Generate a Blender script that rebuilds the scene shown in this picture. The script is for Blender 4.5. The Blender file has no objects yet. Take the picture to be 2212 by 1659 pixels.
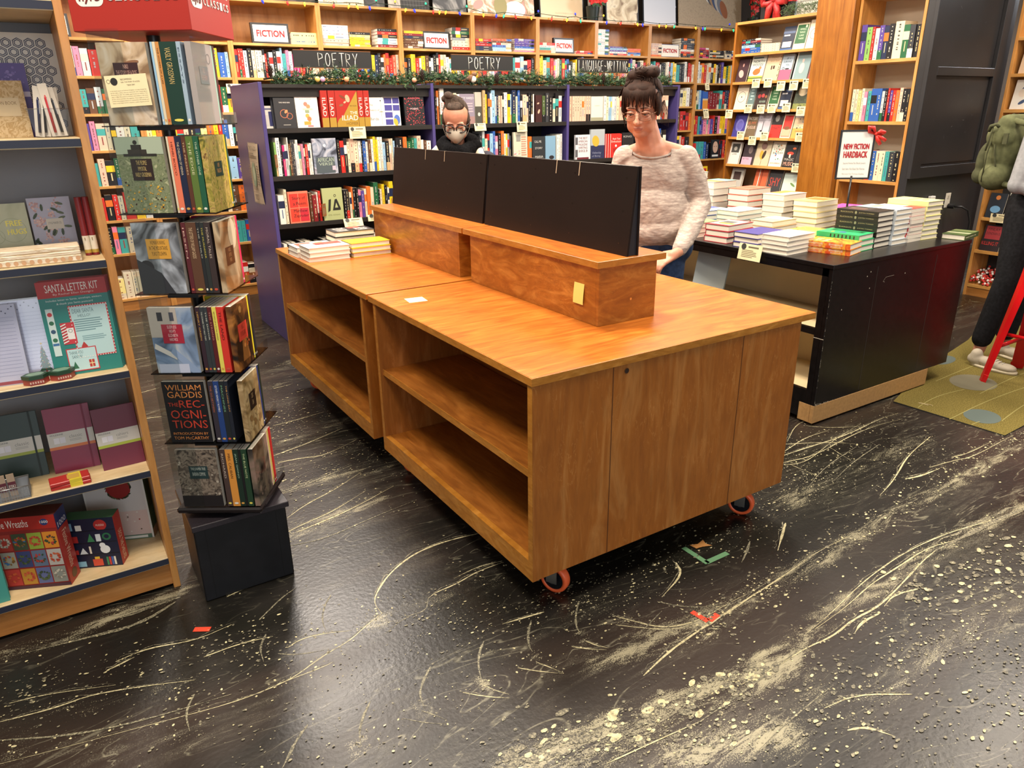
import bpy, math, random
from mathutils import Matrix, Vector, Euler
R = math.radians
col = bpy.context.scene.collection
SC = bpy.context.scene

# ------------------------------------------------------------------ camera
def make_camera():
    yaw, pitch, roll = -0.5616612, 0.3587274, -0.0138878
    cy, sy, cp, sp, cr, sr = math.cos(yaw), math.sin(yaw), math.cos(pitch), math.sin(pitch), math.cos(roll), math.sin(roll)
    fwd = Vector((-sy*cp, cy*cp, -sp)); right = Vector((cy, sy, 0)); up = right.cross(fwd)
    r2 = cr*right + sr*up; u2 = -sr*right + cr*up
    cam = bpy.data.cameras.new('camera'); o = bpy.data.objects.new('camera', cam); col.objects.link(o)
    cam.sensor_width = 36.0; cam.lens = 1577.02/2212*36.0; cam.clip_start = .05; cam.clip_end = 60
    m = Matrix((( r2.x, u2.x, -fwd.x, -1.08497), (r2.y, u2.y, -fwd.y, -1.61608), (r2.z, u2.z, -fwd.z, 1.54439), (0, 0, 0, 1)))
    o.matrix_world = m
    SC.camera = o
make_camera()
SC.view_settings.view_transform = 'Standard'; SC.view_settings.look = 'None'
SC.view_settings.exposure = 0.0; SC.view_settings.gamma = 1.0; SC.view_settings.use_curve_mapping = False
SC.cycles.max_bounces = 6; SC.cycles.diffuse_bounces = 3; SC.cycles.glossy_bounces = 3
SC.cycles.transparent_max_bounces = 24; SC.cycles.use_denoising = True

# ------------------------------------------------------------------ light
w = bpy.data.worlds.new('world'); SC.world = w; w.use_nodes = True
w.node_tree.nodes['Background'].inputs[0].default_value = (1.0, .93, .84, 1)
w.node_tree.nodes['Background'].inputs[1].default_value = 0.38
def area(name, loc, size, power, color=(1, .86, .70), rot=(0, 0, 0), sy=None):
    l = bpy.data.lights.new(name, 'AREA'); l.energy = power; l.color = color; l.size = size
    if sy: l.shape = 'RECTANGLE'; l.size_y = sy
    o = bpy.data.objects.new(name, l); o.location = loc; o.rotation_euler = rot; col.objects.link(o)
    return o
area('ceiling_lamp', (.6, 1.2, 3.6), .7, 131.75)
area('ceiling_lamp', (-1.3, -.2, 3.5), .7, 93)
area('ceiling_lamp', (2.6, -.6, 3.6), .7, 108.5)
area('ceiling_lamp', (2.6, 2.2, 3.6), .7, 131.75)
area('ceiling_lamp', (.2, 3.9, 3.6), .5, 58, rot=(R(-14), 0, 0))
area('ceiling_lamp', (3.4, 3.9, 3.6), .5, 80, rot=(R(-14), 0, 0))
area('ceiling_lamp', (-1.0, 2.4, 3.6), .6, 69.75)
area('ceiling_lamp', (5.0, .2, 3.6), .6, 77.5)
area('window_sky', (7.4, 1.3, 3.2), 1.0, 190, (.9, .94, 1.0), (0, R(50), 0))
area('ceiling_panel', (.55, 4.3, 3.62), .6, 95, (1, .9, .82))
area('shop_window', (-1.2, -6.5, 2.2), 4.0, 95, (.86, .92, 1.0), (R(78), 0, R(-4)), 2.4)

# ------------------------------------------------------------------ materials
def lin(h):
    h = h.lstrip('#'); v = [int(h[i:i+2], 16)/255 for i in (0, 2, 4)]
    return tuple((c/12.92 if c <= .04045 else ((c+.055)/1.055)**2.4) for c in v) + (1,)
_M = {}
def mat(hexc, rough=.55, spec=.5, metal=0, emit=0, key=None):
    k = key or (hexc, rough, spec, metal, emit)
    if k in _M: return _M[k]
    m = bpy.data.materials.new('paint_%s' % hexc); m.use_nodes = True
    b = m.node_tree.nodes['Principled BSDF']
    b.inputs['Base Color'].default_value = lin(hexc); b.inputs['Roughness'].default_value = rough
    b.inputs['Specular IOR Level'].default_value = spec; b.inputs['Metallic'].default_value = metal
    if emit:
        b.inputs['Emission Color'].default_value = lin(hexc); b.inputs['Emission Strength'].default_value = emit
    _M[k] = m; return m
def nodes(name):
    m = bpy.data.materials.new(name); m.use_nodes = True
    nt = m.node_tree; return m, nt, nt.nodes['Principled BSDF']
def add(nt, t, **kw):
    n = nt.nodes.new(t)
    for k, v in kw.items():
        if k.startswith('i_'): n.inputs[k[2:].replace('_', ' ')].default_value = v
        else: setattr(n, k, v)
    return n
def ramp(nt, src, stops, interp='LINEAR'):
    r = nt.nodes.new('ShaderNodeValToRGB'); r.color_ramp.interpolation = interp
    e = r.color_ramp.elements
    while len(e) < len(stops): e.new(.5)
    for i, (p, c) in enumerate(stops):
        e[i].position = p; e[i].color = c if len(c) == 4 else tuple(c)+(1,)
    nt.links.new(src, r.inputs[0]); return r.outputs[0]
def coords(nt, scale, rot=(0, 0, 0), loc=(0, 0, 0), kind='Object'):
    tc = nt.nodes.new('ShaderNodeTexCoord'); mp = nt.nodes.new('ShaderNodeMapping')
    mp.inputs['Scale'].default_value = scale; mp.inputs['Rotation'].default_value = rot; mp.inputs['Location'].default_value = loc
    nt.links.new(tc.outputs[kind], mp.inputs[0]); return mp.outputs[0]
def mixc(nt, fac, a, b, mode='MIX'):
    n = nt.nodes.new('ShaderNodeMix'); n.data_type = 'RGBA'; n.blend_type = mode
    for s, v in ((0, fac), (6, a), (7, b)):
        if hasattr(v, 'is_output') or hasattr(v, 'links'): nt.links.new(v, n.inputs[s])
        else: n.inputs[s].default_value = v
    return n.outputs[2]
def wood(name, dark, mid, light, grain=(3, 40, 3), rough=.32, vein=.5, blotch=1.0, coat=.2):
    """plywood / solid wood: long soft figure, fine pores and a few pale wisps"""
    m, nt, b = nodes(name)
    v = coords(nt, grain)
    n1 = add(nt, 'ShaderNodeTexNoise', i_Scale=1.0, i_Detail=5.0, i_Roughness=.6, i_Distortion=1.6); nt.links.new(v, n1.inputs[0])
    base = ramp(nt, n1.outputs[0], [(.25, lin(dark)), (.5, lin(mid)), (.75, lin(light))])
    v2 = coords(nt, tuple(g*5 for g in grain))
    n2 = add(nt, 'ShaderNodeTexNoise', i_Scale=1.0, i_Detail=3.0, i_Distortion=.4); nt.links.new(v2, n2.inputs[0])
    pore = ramp(nt, n2.outputs[0], [(.3, (.72, .70, .66, 1)), (.55, (1, 1, 1, 1))])
    c = mixc(nt, .55, base, pore, 'MULTIPLY')
    v3 = coords(nt, tuple(g*1.3 for g in grain), loc=(3, 7, 1))
    n3 = add(nt, 'ShaderNodeTexNoise', i_Scale=1.0, i_Detail=4.0, i_Distortion=3.0); nt.links.new(v3, n3.inputs[0])
    w1 = ramp(nt, n3.outputs[0], [(.495, (0, 0, 0, 1)), (.505, (vein, vein, vein, 1)), (.52, (0, 0, 0, 1))])
    n4 = add(nt, 'ShaderNodeTexNoise', i_Scale=2.2, i_Detail=2.0); nt.links.new(coords(nt, (2, 2, 2)), n4.inputs[0])
    patch = ramp(nt, n4.outputs[0], [(.42, (0, 0, 0, 1)), (.62, (1, 1, 1, 1))])
    f = mixc(nt, 1.0, w1, patch, 'MULTIPLY')
    c = mixc(nt, f, c, lin(light))
    bl = ramp(nt, n4.outputs[0], [(.3, (1-.22*blotch,)*3+(1,)), (.7, (1, 1, 1, 1))])
    c = mixc(nt, 1.0, c, bl, 'MULTIPLY')
    nt.links.new(c, b.inputs['Base Color']); b.inputs['Roughness'].default_value = rough
    b.inputs['Coat Weight'].default_value = coat; b.inputs['Coat Roughness'].default_value = .25
    return m
def speckle(name, cols, scale=20, rough=.5, detail=3, distort=.5, stretch=(1, 1, 1), spec=.5):
    """soft mixture of several colours, for printed pictures, cloth and paper"""
    m, nt, b = nodes(name)
    n = add(nt, 'ShaderNodeTexNoise', i_Scale=scale, i_Detail=float(detail), i_Distortion=distort); nt.links.new(coords(nt, stretch), n.inputs[0])
    k = len(cols); st = [(.32+.36*i/max(1, k-1), lin(c)) for i, c in enumerate(cols)]
    nt.links.new(ramp(nt, n.outputs[0], st), b.inputs['Base Color'])
    b.inputs['Roughness'].default_value = rough; b.inputs['Specular IOR Level'].default_value = spec
    return m
def acrylic(name, tint=(.93, .95, .95), alpha=.12, rough=.04):
    m = bpy.data.materials.new(name); m.use_nodes = True; nt = m.node_tree; nt.nodes.clear()
    o = nt.nodes.new('ShaderNodeOutputMaterial'); t = add(nt, 'ShaderNodeBsdfTransparent'); t.inputs[0].default_value = tint+(1,)
    g = add(nt, 'ShaderNodeBsdfGlossy'); g.inputs['Roughness'].default_value = rough
    mx = nt.nodes.new('ShaderNodeMixShader'); lw = add(nt, 'ShaderNodeLayerWeight', i_Blend=.25)
    mm = add(nt, 'ShaderNodeMath', operation='MULTIPLY_ADD'); nt.links.new(lw.outputs['Fresnel'], mm.inputs[0]); mm.inputs[1].default_value = .16; mm.inputs[2].default_value = alpha*.2
    nt.links.new(mm.outputs[0], mx.inputs[0]); nt.links.new(t.outputs[0], mx.inputs[1]); nt.links.new(g.outputs[0], mx.inputs[2]); nt.links.new(mx.outputs[0], o.inputs[0])
    return m
def grained(name, base, rough, bump=.0, scale=60, var=.15, spec=.5):
    m, nt, b = nodes(name)
    n = add(nt, 'ShaderNodeTexNoise', i_Scale=scale, i_Detail=4.0); nt.links.new(coords(nt, (1, 1, 1)), n.inputs[0])
    c = lin(base); lo = tuple(x*(1-var) for x in c[:3])+(1,); hi = tuple(min(1, x*(1+var)) for x in c[:3])+(1,)
    nt.links.new(ramp(nt, n.outputs[0], [(.35, lo), (.65, hi)]), b.inputs['Base Color'])
    b.inputs['Roughness'].default_value = rough; b.inputs['Specular IOR Level'].default_value = spec
    if bump:
        bp = add(nt, 'ShaderNodeBump', i_Strength=bump, i_Distance=.002); nt.links.new(n.outputs[0], bp.inputs['Height']); nt.links.new(bp.outputs[0], b.inputs['Normal'])
    return m
WTOP = wood('birch_top', 'a0520f', 'c06b1d', 'd58330', (3.2, 22, 22), .34, .35)
WTOPY = wood('birch_top_y', 'a0520f', 'c06b1d', 'd58330', (22, 3.2, 22), .34, .35)
WEDGE = wood('birch_edge', 'a8691f', 'bd7d2c', 'd19445', (8, 8, 30), .35, .15)
WEND = wood('birch_end', '9a581c', 'a5611f', 'bd8040', (13, 13, 2.2), .4, .9, .6)
WEND2 = wood('birch_end_b', '8d521c', '9a5c22', 'b87a40', (13, 13, 2.2), .42, .7, .6)
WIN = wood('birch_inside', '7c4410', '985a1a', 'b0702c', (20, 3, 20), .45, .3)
WRIS = wood('birch_riser', '87480f', 'a3601a', 'c98a3c', (5, 5, 16), .36, .8)
WMAP = wood('maple_case', 'c07f38', 'd2924a', 'dda45e', (14, 14, 2), .42, .15)
WMAPX = wood('maple_shelf', 'c78a42', 'd79c52', 'e3b06c', (2, 14, 14), .42, .15)
WMAPY = wood('maple_shelf_y', 'b97a34', 'cb8d46', 'd9a25e', (14, 2, 14), .42, .15)
WBACK = wood('fir_back', 'b8793c', 'd09253', 'dca468', (6, 6, 1.2), .5, .3)
WPALE = wood('pale_shelf', 'd9bd8b', 'e8cf9f', 'f0dcb2', (3, 10, 10), .45, .1)
WOAK = wood('oak_column', '8a4f16', 'a66620', 'bb7d34', (18, 18, 1.5), .35, .6)
WOAKX = wood('oak_kick', '9c6124', 'b7793a', 'c98f52', (1.5, 18, 18), .35, .4)
BLACKP = grained('black_board', '26221f', .38, 0, 8, .2)
BLACKT = grained('black_table_paint', '100d0d', .28, .05, 30, .3)
NAVY = mat('23283a', .5)
GREYB = grained('grey_back_panel', '8f9196', .55, 0, 3, .06)
PURP = grained('purple_panel', '4c437c', .33, 0, 3, .06)
PAGE = grained('page_edges', 'e6ddcb', .8, 0, 300, .05)
CARD = speckle('cream_card', ['f0dfae', 'f3e4b8', 'efdcaa'], 6, .7)
ACR = acrylic('clear_acrylic')

# ------------------------------------------------------------------ mesh builder
_T = {}
def glyphs(s):
    if s in _T: return _T[s]
    cu = bpy.data.curves.new('t', 'FONT'); cu.body = s; cu.resolution_u = 2; cu.align_x = 'LEFT'
    ob = bpy.data.objects.new('t', cu); me = bpy.data.meshes.new_from_object(ob)
    vs = [(v.co.x, v.co.y) for v in me.vertices]; fs = [tuple(p.vertices) for p in me.polygons]
    bpy.data.objects.remove(ob); bpy.data.curves.remove(cu); bpy.data.meshes.remove(me)
    if vs:
        x0 = min(v[0] for v in vs); x1 = max(v[0] for v in vs); y0 = min(v[1] for v in vs); y1 = max(v[1] for v in vs)
        vs = [((x-x0)/(x1-x0+1e-9), (y-y0)/(y1-y0+1e-9)) for x, y in vs]; asp = (x1-x0)/(y1-y0+1e-9)
    else: asp = 1
    _T[s] = (vs, fs, asp); return _T[s]
class B:
    """collects boxes, tubes, text ... and links them as ONE mesh object"""
    def __init__(s): s.v = []; s.f = []; s.fm = []; s.m = []; s.T = None; s.sm = []
    def mi(s, m):
        if m not in s.m: s.m.append(m)
        return s.m.index(m)
    def put(s, vs, fs, m, smooth=False):
        k = len(s.v); i = s.mi(m)
        if s.T: vs = [tuple(s.T @ Vector(v)) for v in vs]
        s.v += [tuple(v) for v in vs]
        for f in fs: s.f.append(tuple(k+a for a in f)); s.fm.append(i); s.sm.append(smooth)
        return s
    def box(s, x0, x1, y0, y1, z0, z1, m):
        vs = [(x, y, z) for z in (z0, z1) for y in (y0, y1) for x in (x0, x1)]
        return s.put(vs, [(0, 2, 3, 1), (4, 5, 7, 6), (0, 1, 5, 4), (2, 6, 7, 3), (0, 4, 6, 2), (1, 3, 7, 5)], m)
    def bbox(s, x0, x1, y0, y1, z0, z1, m, r=.003):
        """box with small chamfers"""
        r = min(r, (x1-x0)/2.01, (y1-y0)/2.01, (z1-z0)/2.01)
        vs = []; idx = {}
        X = (x0, x1); Y = (y0, y1); Z = (z0, z1)
        for a in (0, 1):
            for b in (0, 1):
                for c in (0, 1):
                    sx, sy, sz = (r, -r)[a], (r, -r)[b], (r, -r)[c]
                    for k, p in enumerate(((X[a], Y[b]+sy, Z[c]+sz), (X[a]+sx, Y[b], Z[c]+sz), (X[a]+sx, Y[b]+sy, Z[c]))):
                        idx[a, b, c, k] = len(vs); vs.append(p)
        fs = []
        q = lambda *t: fs.append(tuple(idx[i] for i in t))
        for a in (0, 1):
            o = [(a, 0, 0, 0), (a, 1, 0, 0), (a, 1, 1, 0), (a, 0, 1, 0)]; q(*(o if a else o[::-1]))
            o = [(0, a, 0, 1), (1, a, 0, 1), (1, a, 1, 1), (0, a, 1, 1)]; q(*(o[::-1] if a else o))
            o = [(0, 0, a, 2), (1, 0, a, 2), (1, 1, a, 2), (0, 1, a, 2)]; q(*(o if a else o[::-1]))
        for a in (0, 1):
            for b in (0, 1):
                q((a, b, 0, 0), (a, b, 1, 0), (a, b, 1, 1), (a, b, 0, 1)) if a != b else q((a, b, 0, 1), (a, b, 1, 1), (a, b, 1, 0), (a, b, 0, 0))
                q((a, 0, b, 0), (a, 1, b, 0), (a, 1, b, 2), (a, 0, b, 2)) if a == b else q((a, 0, b, 2), (a, 1, b, 2), (a, 1, b, 0), (a, 0, b, 0))
                q((0, a, b, 1), (1, a, b, 1), (1, a, b, 2), (0, a, b, 2)) if a != b else q((0, a, b, 2), (1, a, b, 2), (1, a, b, 1), (0, a, b, 1))
                for c in (0, 1):
                    t = [(a, b, c, 0), (a, b, c, 1), (a, b, c, 2)]; q(*(t if (a+b+c) % 2 else t[::-1]))
        return s.put(vs, fs, m)
    def quad(s, a, b, c, d, m): return s.put([a, b, c, d], [(0, 1, 2, 3)], m)
    def poly(s, pts, m): return s.put(pts, [tuple(range(len(pts)))], m)
    def btext(s, st, x0, x1, z0, z1, y, m, w=.001):
        for k, (dx, dz) in enumerate(((0, 0), (w, 0), (0, w), (w, w))): s.text(st, x0+dx, x1+dx-w, z0+dz, z1+dz-w, y-.0003*k, m)
        return s
    def rect(s, x0, x1, z0, z1, y, m): return s.put([(x0, y, z0), (x1, y, z0), (x1, y, z1), (x0, y, z1)], [(0, 1, 2, 3)], m)
    def prism(s, pts, y0, y1, m):
        """outline in x,z pushed from y0 to y1"""
        n = len(pts); vs = [(p[0], y0, p[1]) for p in pts]+[(p[0], y1, p[1]) for p in pts]
        fs = [tuple(range(n)), tuple(range(2*n-1, n-1, -1))]+[(i+n, (i+1) % n+n, (i+1) % n, i) for i in range(n)]
        return s.put(vs, fs, m)
    def disc(s, x, z, rx, rz, y, m, n=16, rot=0):
        c, q = math.cos(rot), math.sin(rot)
        return s.poly([(x+rx*math.cos(t)*c-rz*math.sin(t)*q, y, z+rx*math.cos(t)*q+rz*math.sin(t)*c) for t in [2*math.pi*i/n for i in range(n)]], m)
    def ring(s, x, z, r, w, y, m, n=24, rz=None):
        rz = rz or r
        vs = []; 
        for i in range(n):
            t = 2*math.pi*i/n; vs += [(x+r*math.cos(t), y, z+rz*math.sin(t)), (x+(r-w)*math.cos(t), y, z+(rz-w)*math.sin(t))]
        return s.put(vs, [(2*i, 2*((i+1) % n), 2*((i+1) % n)+1, 2*i+1) for i in range(n)], m)
    def text(s, st, x0, x1, z0, z1, y, m, keep=False, rot90=False):
        """lettering fitted in a box on the plane y; rot90: reads top to bottom"""
        vs, fs, asp = glyphs(st)
        if not vs: return s
        if rot90:
            if keep:
                h = min(x1-x0, (z1-z0)/asp); cx, cz = (x0+x1)/2, (z0+z1)/2; x0, x1, z0, z1 = cx-h/2, cx+h/2, cz-h*asp/2, cz+h*asp/2
            return s.put([(x0+(x1-x0)*b, y, z1-(z1-z0)*a) for a, b in vs], fs, m)
        if keep:
            h = min(z1-z0, (x1-x0)/asp); cx, cz = (x0+x1)/2, (z0+z1)/2; x0, x1, z0, z1 = cx-h*asp/2, cx+h*asp/2, cz-h/2, cz+h/2
        return s.put([(x0+(x1-x0)*a, y, z0+(z1-z0)*b) for a, b in vs], fs, m)
    def tube(s, pts, r, m, n=8, closed=False, caps=True):
        pts = [Vector(p) for p in pts]; k = len(pts); rs = r if isinstance(r, (list, tuple)) else [r]*k
        vs = []; prev = None
        for i, p in enumerate(pts):
            a = pts[(i-1) % k] if (closed or i) else p; b = pts[(i+1) % k] if (closed or i < k-1) else p
            d = (b-a).normalized() if (b-a).length > 1e-9 else Vector((0, 0, 1))
            if prev is None:
                u = d.orthogonal().normalized()
            else:
                u = prev-d*prev.dot(d); u = u.normalized() if u.length > 1e-6 else d.orthogonal().normalized()
            prev = u; v = d.cross(u)
            for j in range(n):
                t = 2*math.pi*j/n; vs.append(p+(u*math.cos(t)+v*math.sin(t))*rs[i])
        fs = []
        for i in range(k if closed else k-1):
            for j in range(n):
                a = i*n+j; b = i*n+(j+1) % n; c = ((i+1) % k)*n+(j+1) % n; d2 = ((i+1) % k)*n+j
                fs.append((a, b, c, d2))
        if caps and not closed: fs += [tuple(range(n-1, -1, -1)), tuple((k-1)*n+j for j in range(n))]
        return s.put(vs, fs, m, True)
    def cyl(s, c, axis, r, h, m, n=24, r2=None):
        c = Vector(c); a = Vector(axis).normalized(); r2 = r if r2 is None else r2
        u = a.orthogonal().normalized(); v = a.cross(u); vs = []
        for k, rr in ((-h/2, r), (h/2, r2)):
            for j in range(n):
                t = 2*math.pi*j/n; vs.append(c+a*k+(u*math.cos(t)+v*math.sin(t))*rr)
        s.put(vs, [(j, (j+1) % n, n+(j+1) % n, n+j) for j in range(n)], m, True)
        s.put(vs[:n], [tuple(range(n-1, -1, -1))], m); s.put(vs[n:], [tuple(range(n))], m)
        return s
    def ball(s, c, r, m, nu=12, nv=8):
        rx, ry, rz = r if isinstance(r, (tuple, list)) else (r, r, r)
        vs = [(c[0], c[1], c[2]-rz)]
        for i in range(1, nv):
            p = -math.pi/2+math.pi*i/nv
            for j in range(nu):
                t = 2*math.pi*j/nu; vs.append((c[0]+rx*math.cos(p)*math.cos(t), c[1]+ry*math.cos(p)*math.sin(t), c[2]+rz*math.sin(p)))
        vs.append((c[0], c[1], c[2]+rz)); fs = []
        for j in range(nu): fs.append((0, 1+(j+1) % nu, 1+j))
        for i in range(nv-2):
            for j in range(nu): a = 1+i*nu; fs.append((a+j, a+(j+1) % nu, a+nu+(j+1) % nu, a+nu+j))
        a = 1+(nv-2)*nu
        for j in range(nu): fs.append((a+j, a+(j+1) % nu, len(vs)-1))
        return s.put(vs, fs, m, True)
    def build(s, name, parent=None, loc=(0, 0, 0), rot=(0, 0, 0)):
        me = bpy.data.meshes.new(name); me.from_pydata(s.v, [], s.f)
        for m in s.m: me.materials.append(m)
        me.polygons.foreach_set('material_index', s.fm); me.polygons.foreach_set('use_smooth', s.sm); me.update()
        o = bpy.data.objects.new(name, me); col.objects.link(o)
        o.location = loc; o.rotation_euler = rot
        if parent: o.parent = parent
        return o
def tag(o, label, cat, group=None, kind=None):
    o['label'] = label; o['category'] = cat
    if group: o['group'] = group
    if kind: o['kind'] = kind
    return o
def struct(o): o['kind'] = 'structure'; return o
def empty(name, loc=(0, 0, 0), rz=0, rot=None):
    o = bpy.data.objects.new(name, None); o.location = loc; o.rotation_euler = rot or (0, 0, rz); col.objects.link(o); return o
ORD = 'first second third fourth fifth sixth seventh eighth ninth tenth eleventh twelfth thirteenth fourteenth fifteenth sixteenth seventeenth eighteenth nineteenth twentieth'.split()
def ordn(i):
    if i <= 20: return ORD[i-1]
    t = {2: 'twent', 3: 'thirt', 4: 'fort', 5: 'fift', 6: 'sixt'}[i//10]
    return t+'ieth' if i % 10 == 0 else t+'y-'+ORD[i % 10-1]

# ------------------------------------------------------------------ floor
def floor_material():
    m, nt, b = nodes('splattered_floor')
    L = nt.links.new
    big = add(nt, 'ShaderNodeTexNoise', i_Scale=.9, i_Detail=3.0, i_Distortion=.6); L(coords(nt, (.6, 1.5, 1)), big.inputs[0])
    base = ramp(nt, big.outputs[0], [(.38, lin('15140f')[:3]+(1,)), (.5, lin('1d1a17')), (.62, lin('2c221c'))])
    # smoky streaks, drawn out along the shop's length
    st = add(nt, 'ShaderNodeTexNoise', i_Scale=1.5, i_Detail=7.0, i_Roughness=.66, i_Distortion=1.1); L(coords(nt, (1.3, 7.5, 1), rot=(0, 0, R(3))), st.inputs[0])
    s1 = ramp(nt, st.outputs[0], [(.515, (0, 0, 0, 1)), (.62, (.55, .55, .55, 1)), (.72, (1, 1, 1, 1))])
    # second family running obliquely
    st2 = add(nt, 'ShaderNodeTexNoise', i_Scale=1.6, i_Detail=6.0, i_Roughness=.62, i_Distortion=1.8); L(coords(nt, (1.2, 6, 1), rot=(0, 0, R(-38)), loc=(4, 2, 0)), st2.inputs[0])
    s2 = ramp(nt, st2.outputs[0], [(.56, (0, 0, 0, 1)), (.68, (.8, .8, .8, 1))])
    mask = add(nt, 'ShaderNodeTexNoise', i_Scale=1.3, i_Detail=2.0); L(coords(nt, (.5, 1.6, 1), loc=(1.3, .4, 0)), mask.inputs[0])
    mk = ramp(nt, mask.outputs[0], [(.4, (.15, .15, .15, 1)), (.58, (1, 1, 1, 1))])
    sm = mixc(nt, 1.0, s1, s2, 'LIGHTEN'); sm = mixc(nt, 1.0, sm, mk, 'MULTIPLY')
    # powdery grain of the paint mist
    g = add(nt, 'ShaderNodeTexNoise', i_Scale=260.0, i_Detail=2.0); L(coords(nt, (1, 1, 1)), g.inputs[0])
    gr = ramp(nt, g.outputs[0], [(.42, (.12, .12, .12, 1)), (.6, (1, 1, 1, 1))])
    g2 = add(nt, 'ShaderNodeTexNoise', i_Scale=45.0, i_Detail=3.0); L(coords(nt, (.6, 1.6, 1)), g2.inputs[0])
    gr2 = ramp(nt, g2.outputs[0], [(.4, (.2, .2, .2, 1)), (.6, (1, 1, 1, 1))])
    f = mixc(nt, 1.0, sm, gr, 'MULTIPLY'); f = mixc(nt, .8, f, gr2, 'MULTIPLY')
    # sprayed bands where the paint was thrown (a property of the paint, stored per point)
    at = add(nt, 'ShaderNodeAttribute', attribute_name='paint_mist')
    jn = add(nt, 'ShaderNodeTexNoise', i_Scale=8.0, i_Detail=8.0, i_Roughness=.75, i_Distortion=1.2); L(coords(nt, (.5, 1.9, 1), rot=(0, 0, R(2))), jn.inputs[0])
    ma = add(nt, 'ShaderNodeMath', operation='MULTIPLY'); L(at.outputs['Fac'], ma.inputs[0]); L(ramp(nt, jn.outputs[0], [(.34, (.0, .0, .0, 1)), (.5, (.75, .75, .75, 1)), (.62, (1.3, 1.3, 1.3, 1))]), ma.inputs[1])
    gm = add(nt, 'ShaderNodeMath', operation='MULTIPLY_ADD'); L(g.outputs[0], gm.inputs[0]); gm.inputs[1].default_value = 1.6; gm.inputs[2].default_value = -1.05
    sm2 = add(nt, 'ShaderNodeMath', operation='ADD'); L(ma.outputs[0], sm2.inputs[0]); L(gm.outputs[0], sm2.inputs[1])
    spray = ramp(nt, sm2.outputs[0], [(.30, (0, 0, 0, 1)), (.55, (.6, .6, .6, 1)), (.85, (1, 1, 1, 1))])
    base_m = add(nt, 'ShaderNodeMath', operation='MULTIPLY_ADD'); L(at.outputs['Fac'], base_m.inputs[0]); base_m.inputs[1].default_value = .9; base_m.inputs[2].default_value = .32
    bm_c = ramp(nt, base_m.outputs[0], [(0, (0, 0, 0, 1)), (1, (1, 1, 1, 1))]); f = mixc(nt, 1.0, f, bm_c, 'MULTIPLY')
    c = mixc(nt, f, base, lin('8f8a78')); c = mixc(nt, spray, c, lin('a09a80'))
    # small drops
    vo = add(nt, 'ShaderNodeTexVoronoi', i_Scale=38.0); L(coords(nt, (.75, 1.2, 1)), vo.inputs[0])
    dr = ramp(nt, vo.outputs['Distance'], [(.09, (1, 1, 1, 1)), (.12, (0, 0, 0, 1))])
    dm = add(nt, 'ShaderNodeTexNoise', i_Scale=2.6, i_Detail=3.0); L(coords(nt, (.6, 1.8, 1), loc=(9, 3, 0)), dm.inputs[0])
    dmk = ramp(nt, dm.outputs[0], [(.56, (0, 0, 0, 1)), (.66, (.8, .8, .8, 1))])
    f2 = mixc(nt, 1.0, dr, dmk, 'MULTIPLY'); c = mixc(nt, f2, c, lin('aaa48a'))
    # long brush wisps
    wv = add(nt, 'ShaderNodeTexNoise', i_Scale=1.1, i_Detail=3.0, i_Distortion=2.4); L(coords(nt, (.9, 3.4, 1), rot=(0, 0, R(8)), loc=(2, 5, 0)), wv.inputs[0])
    wl = ramp(nt, wv.outputs[0], [(.492, (0, 0, 0, 1)), (.499, (.8, .8, .8, 1)), (.507, (0, 0, 0, 1))])
    wl = mixc(nt, 1.0, wl, gr2, 'MULTIPLY'); wl = mixc(nt, 1.0, wl, mk, 'MULTIPLY')
    c = mixc(nt, wl, c, lin('8a8672'))
    L(c, b.inputs['Base Color'])
    rr = ramp(nt, big.outputs[0], [(.4, (.3, .3, .3, 1)), (.6, (.4, .4, .4, 1))]); L(rr, b.inputs['Roughness'])
    b.inputs['Specular IOR Level'].default_value = .55
    bn = add(nt, 'ShaderNodeTexNoise', i_Scale=70.0, i_Detail=4.0); L(coords(nt, (1, 1, 1)), bn.inputs[0])
    bp = add(nt, 'ShaderNodeBump', i_Strength=.25, i_Distance=.003); L(bn.outputs[0], bp.inputs['Height']); L(bp.outputs[0], b.inputs['Normal'])
    return m
FLOORM = floor_material()
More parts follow.
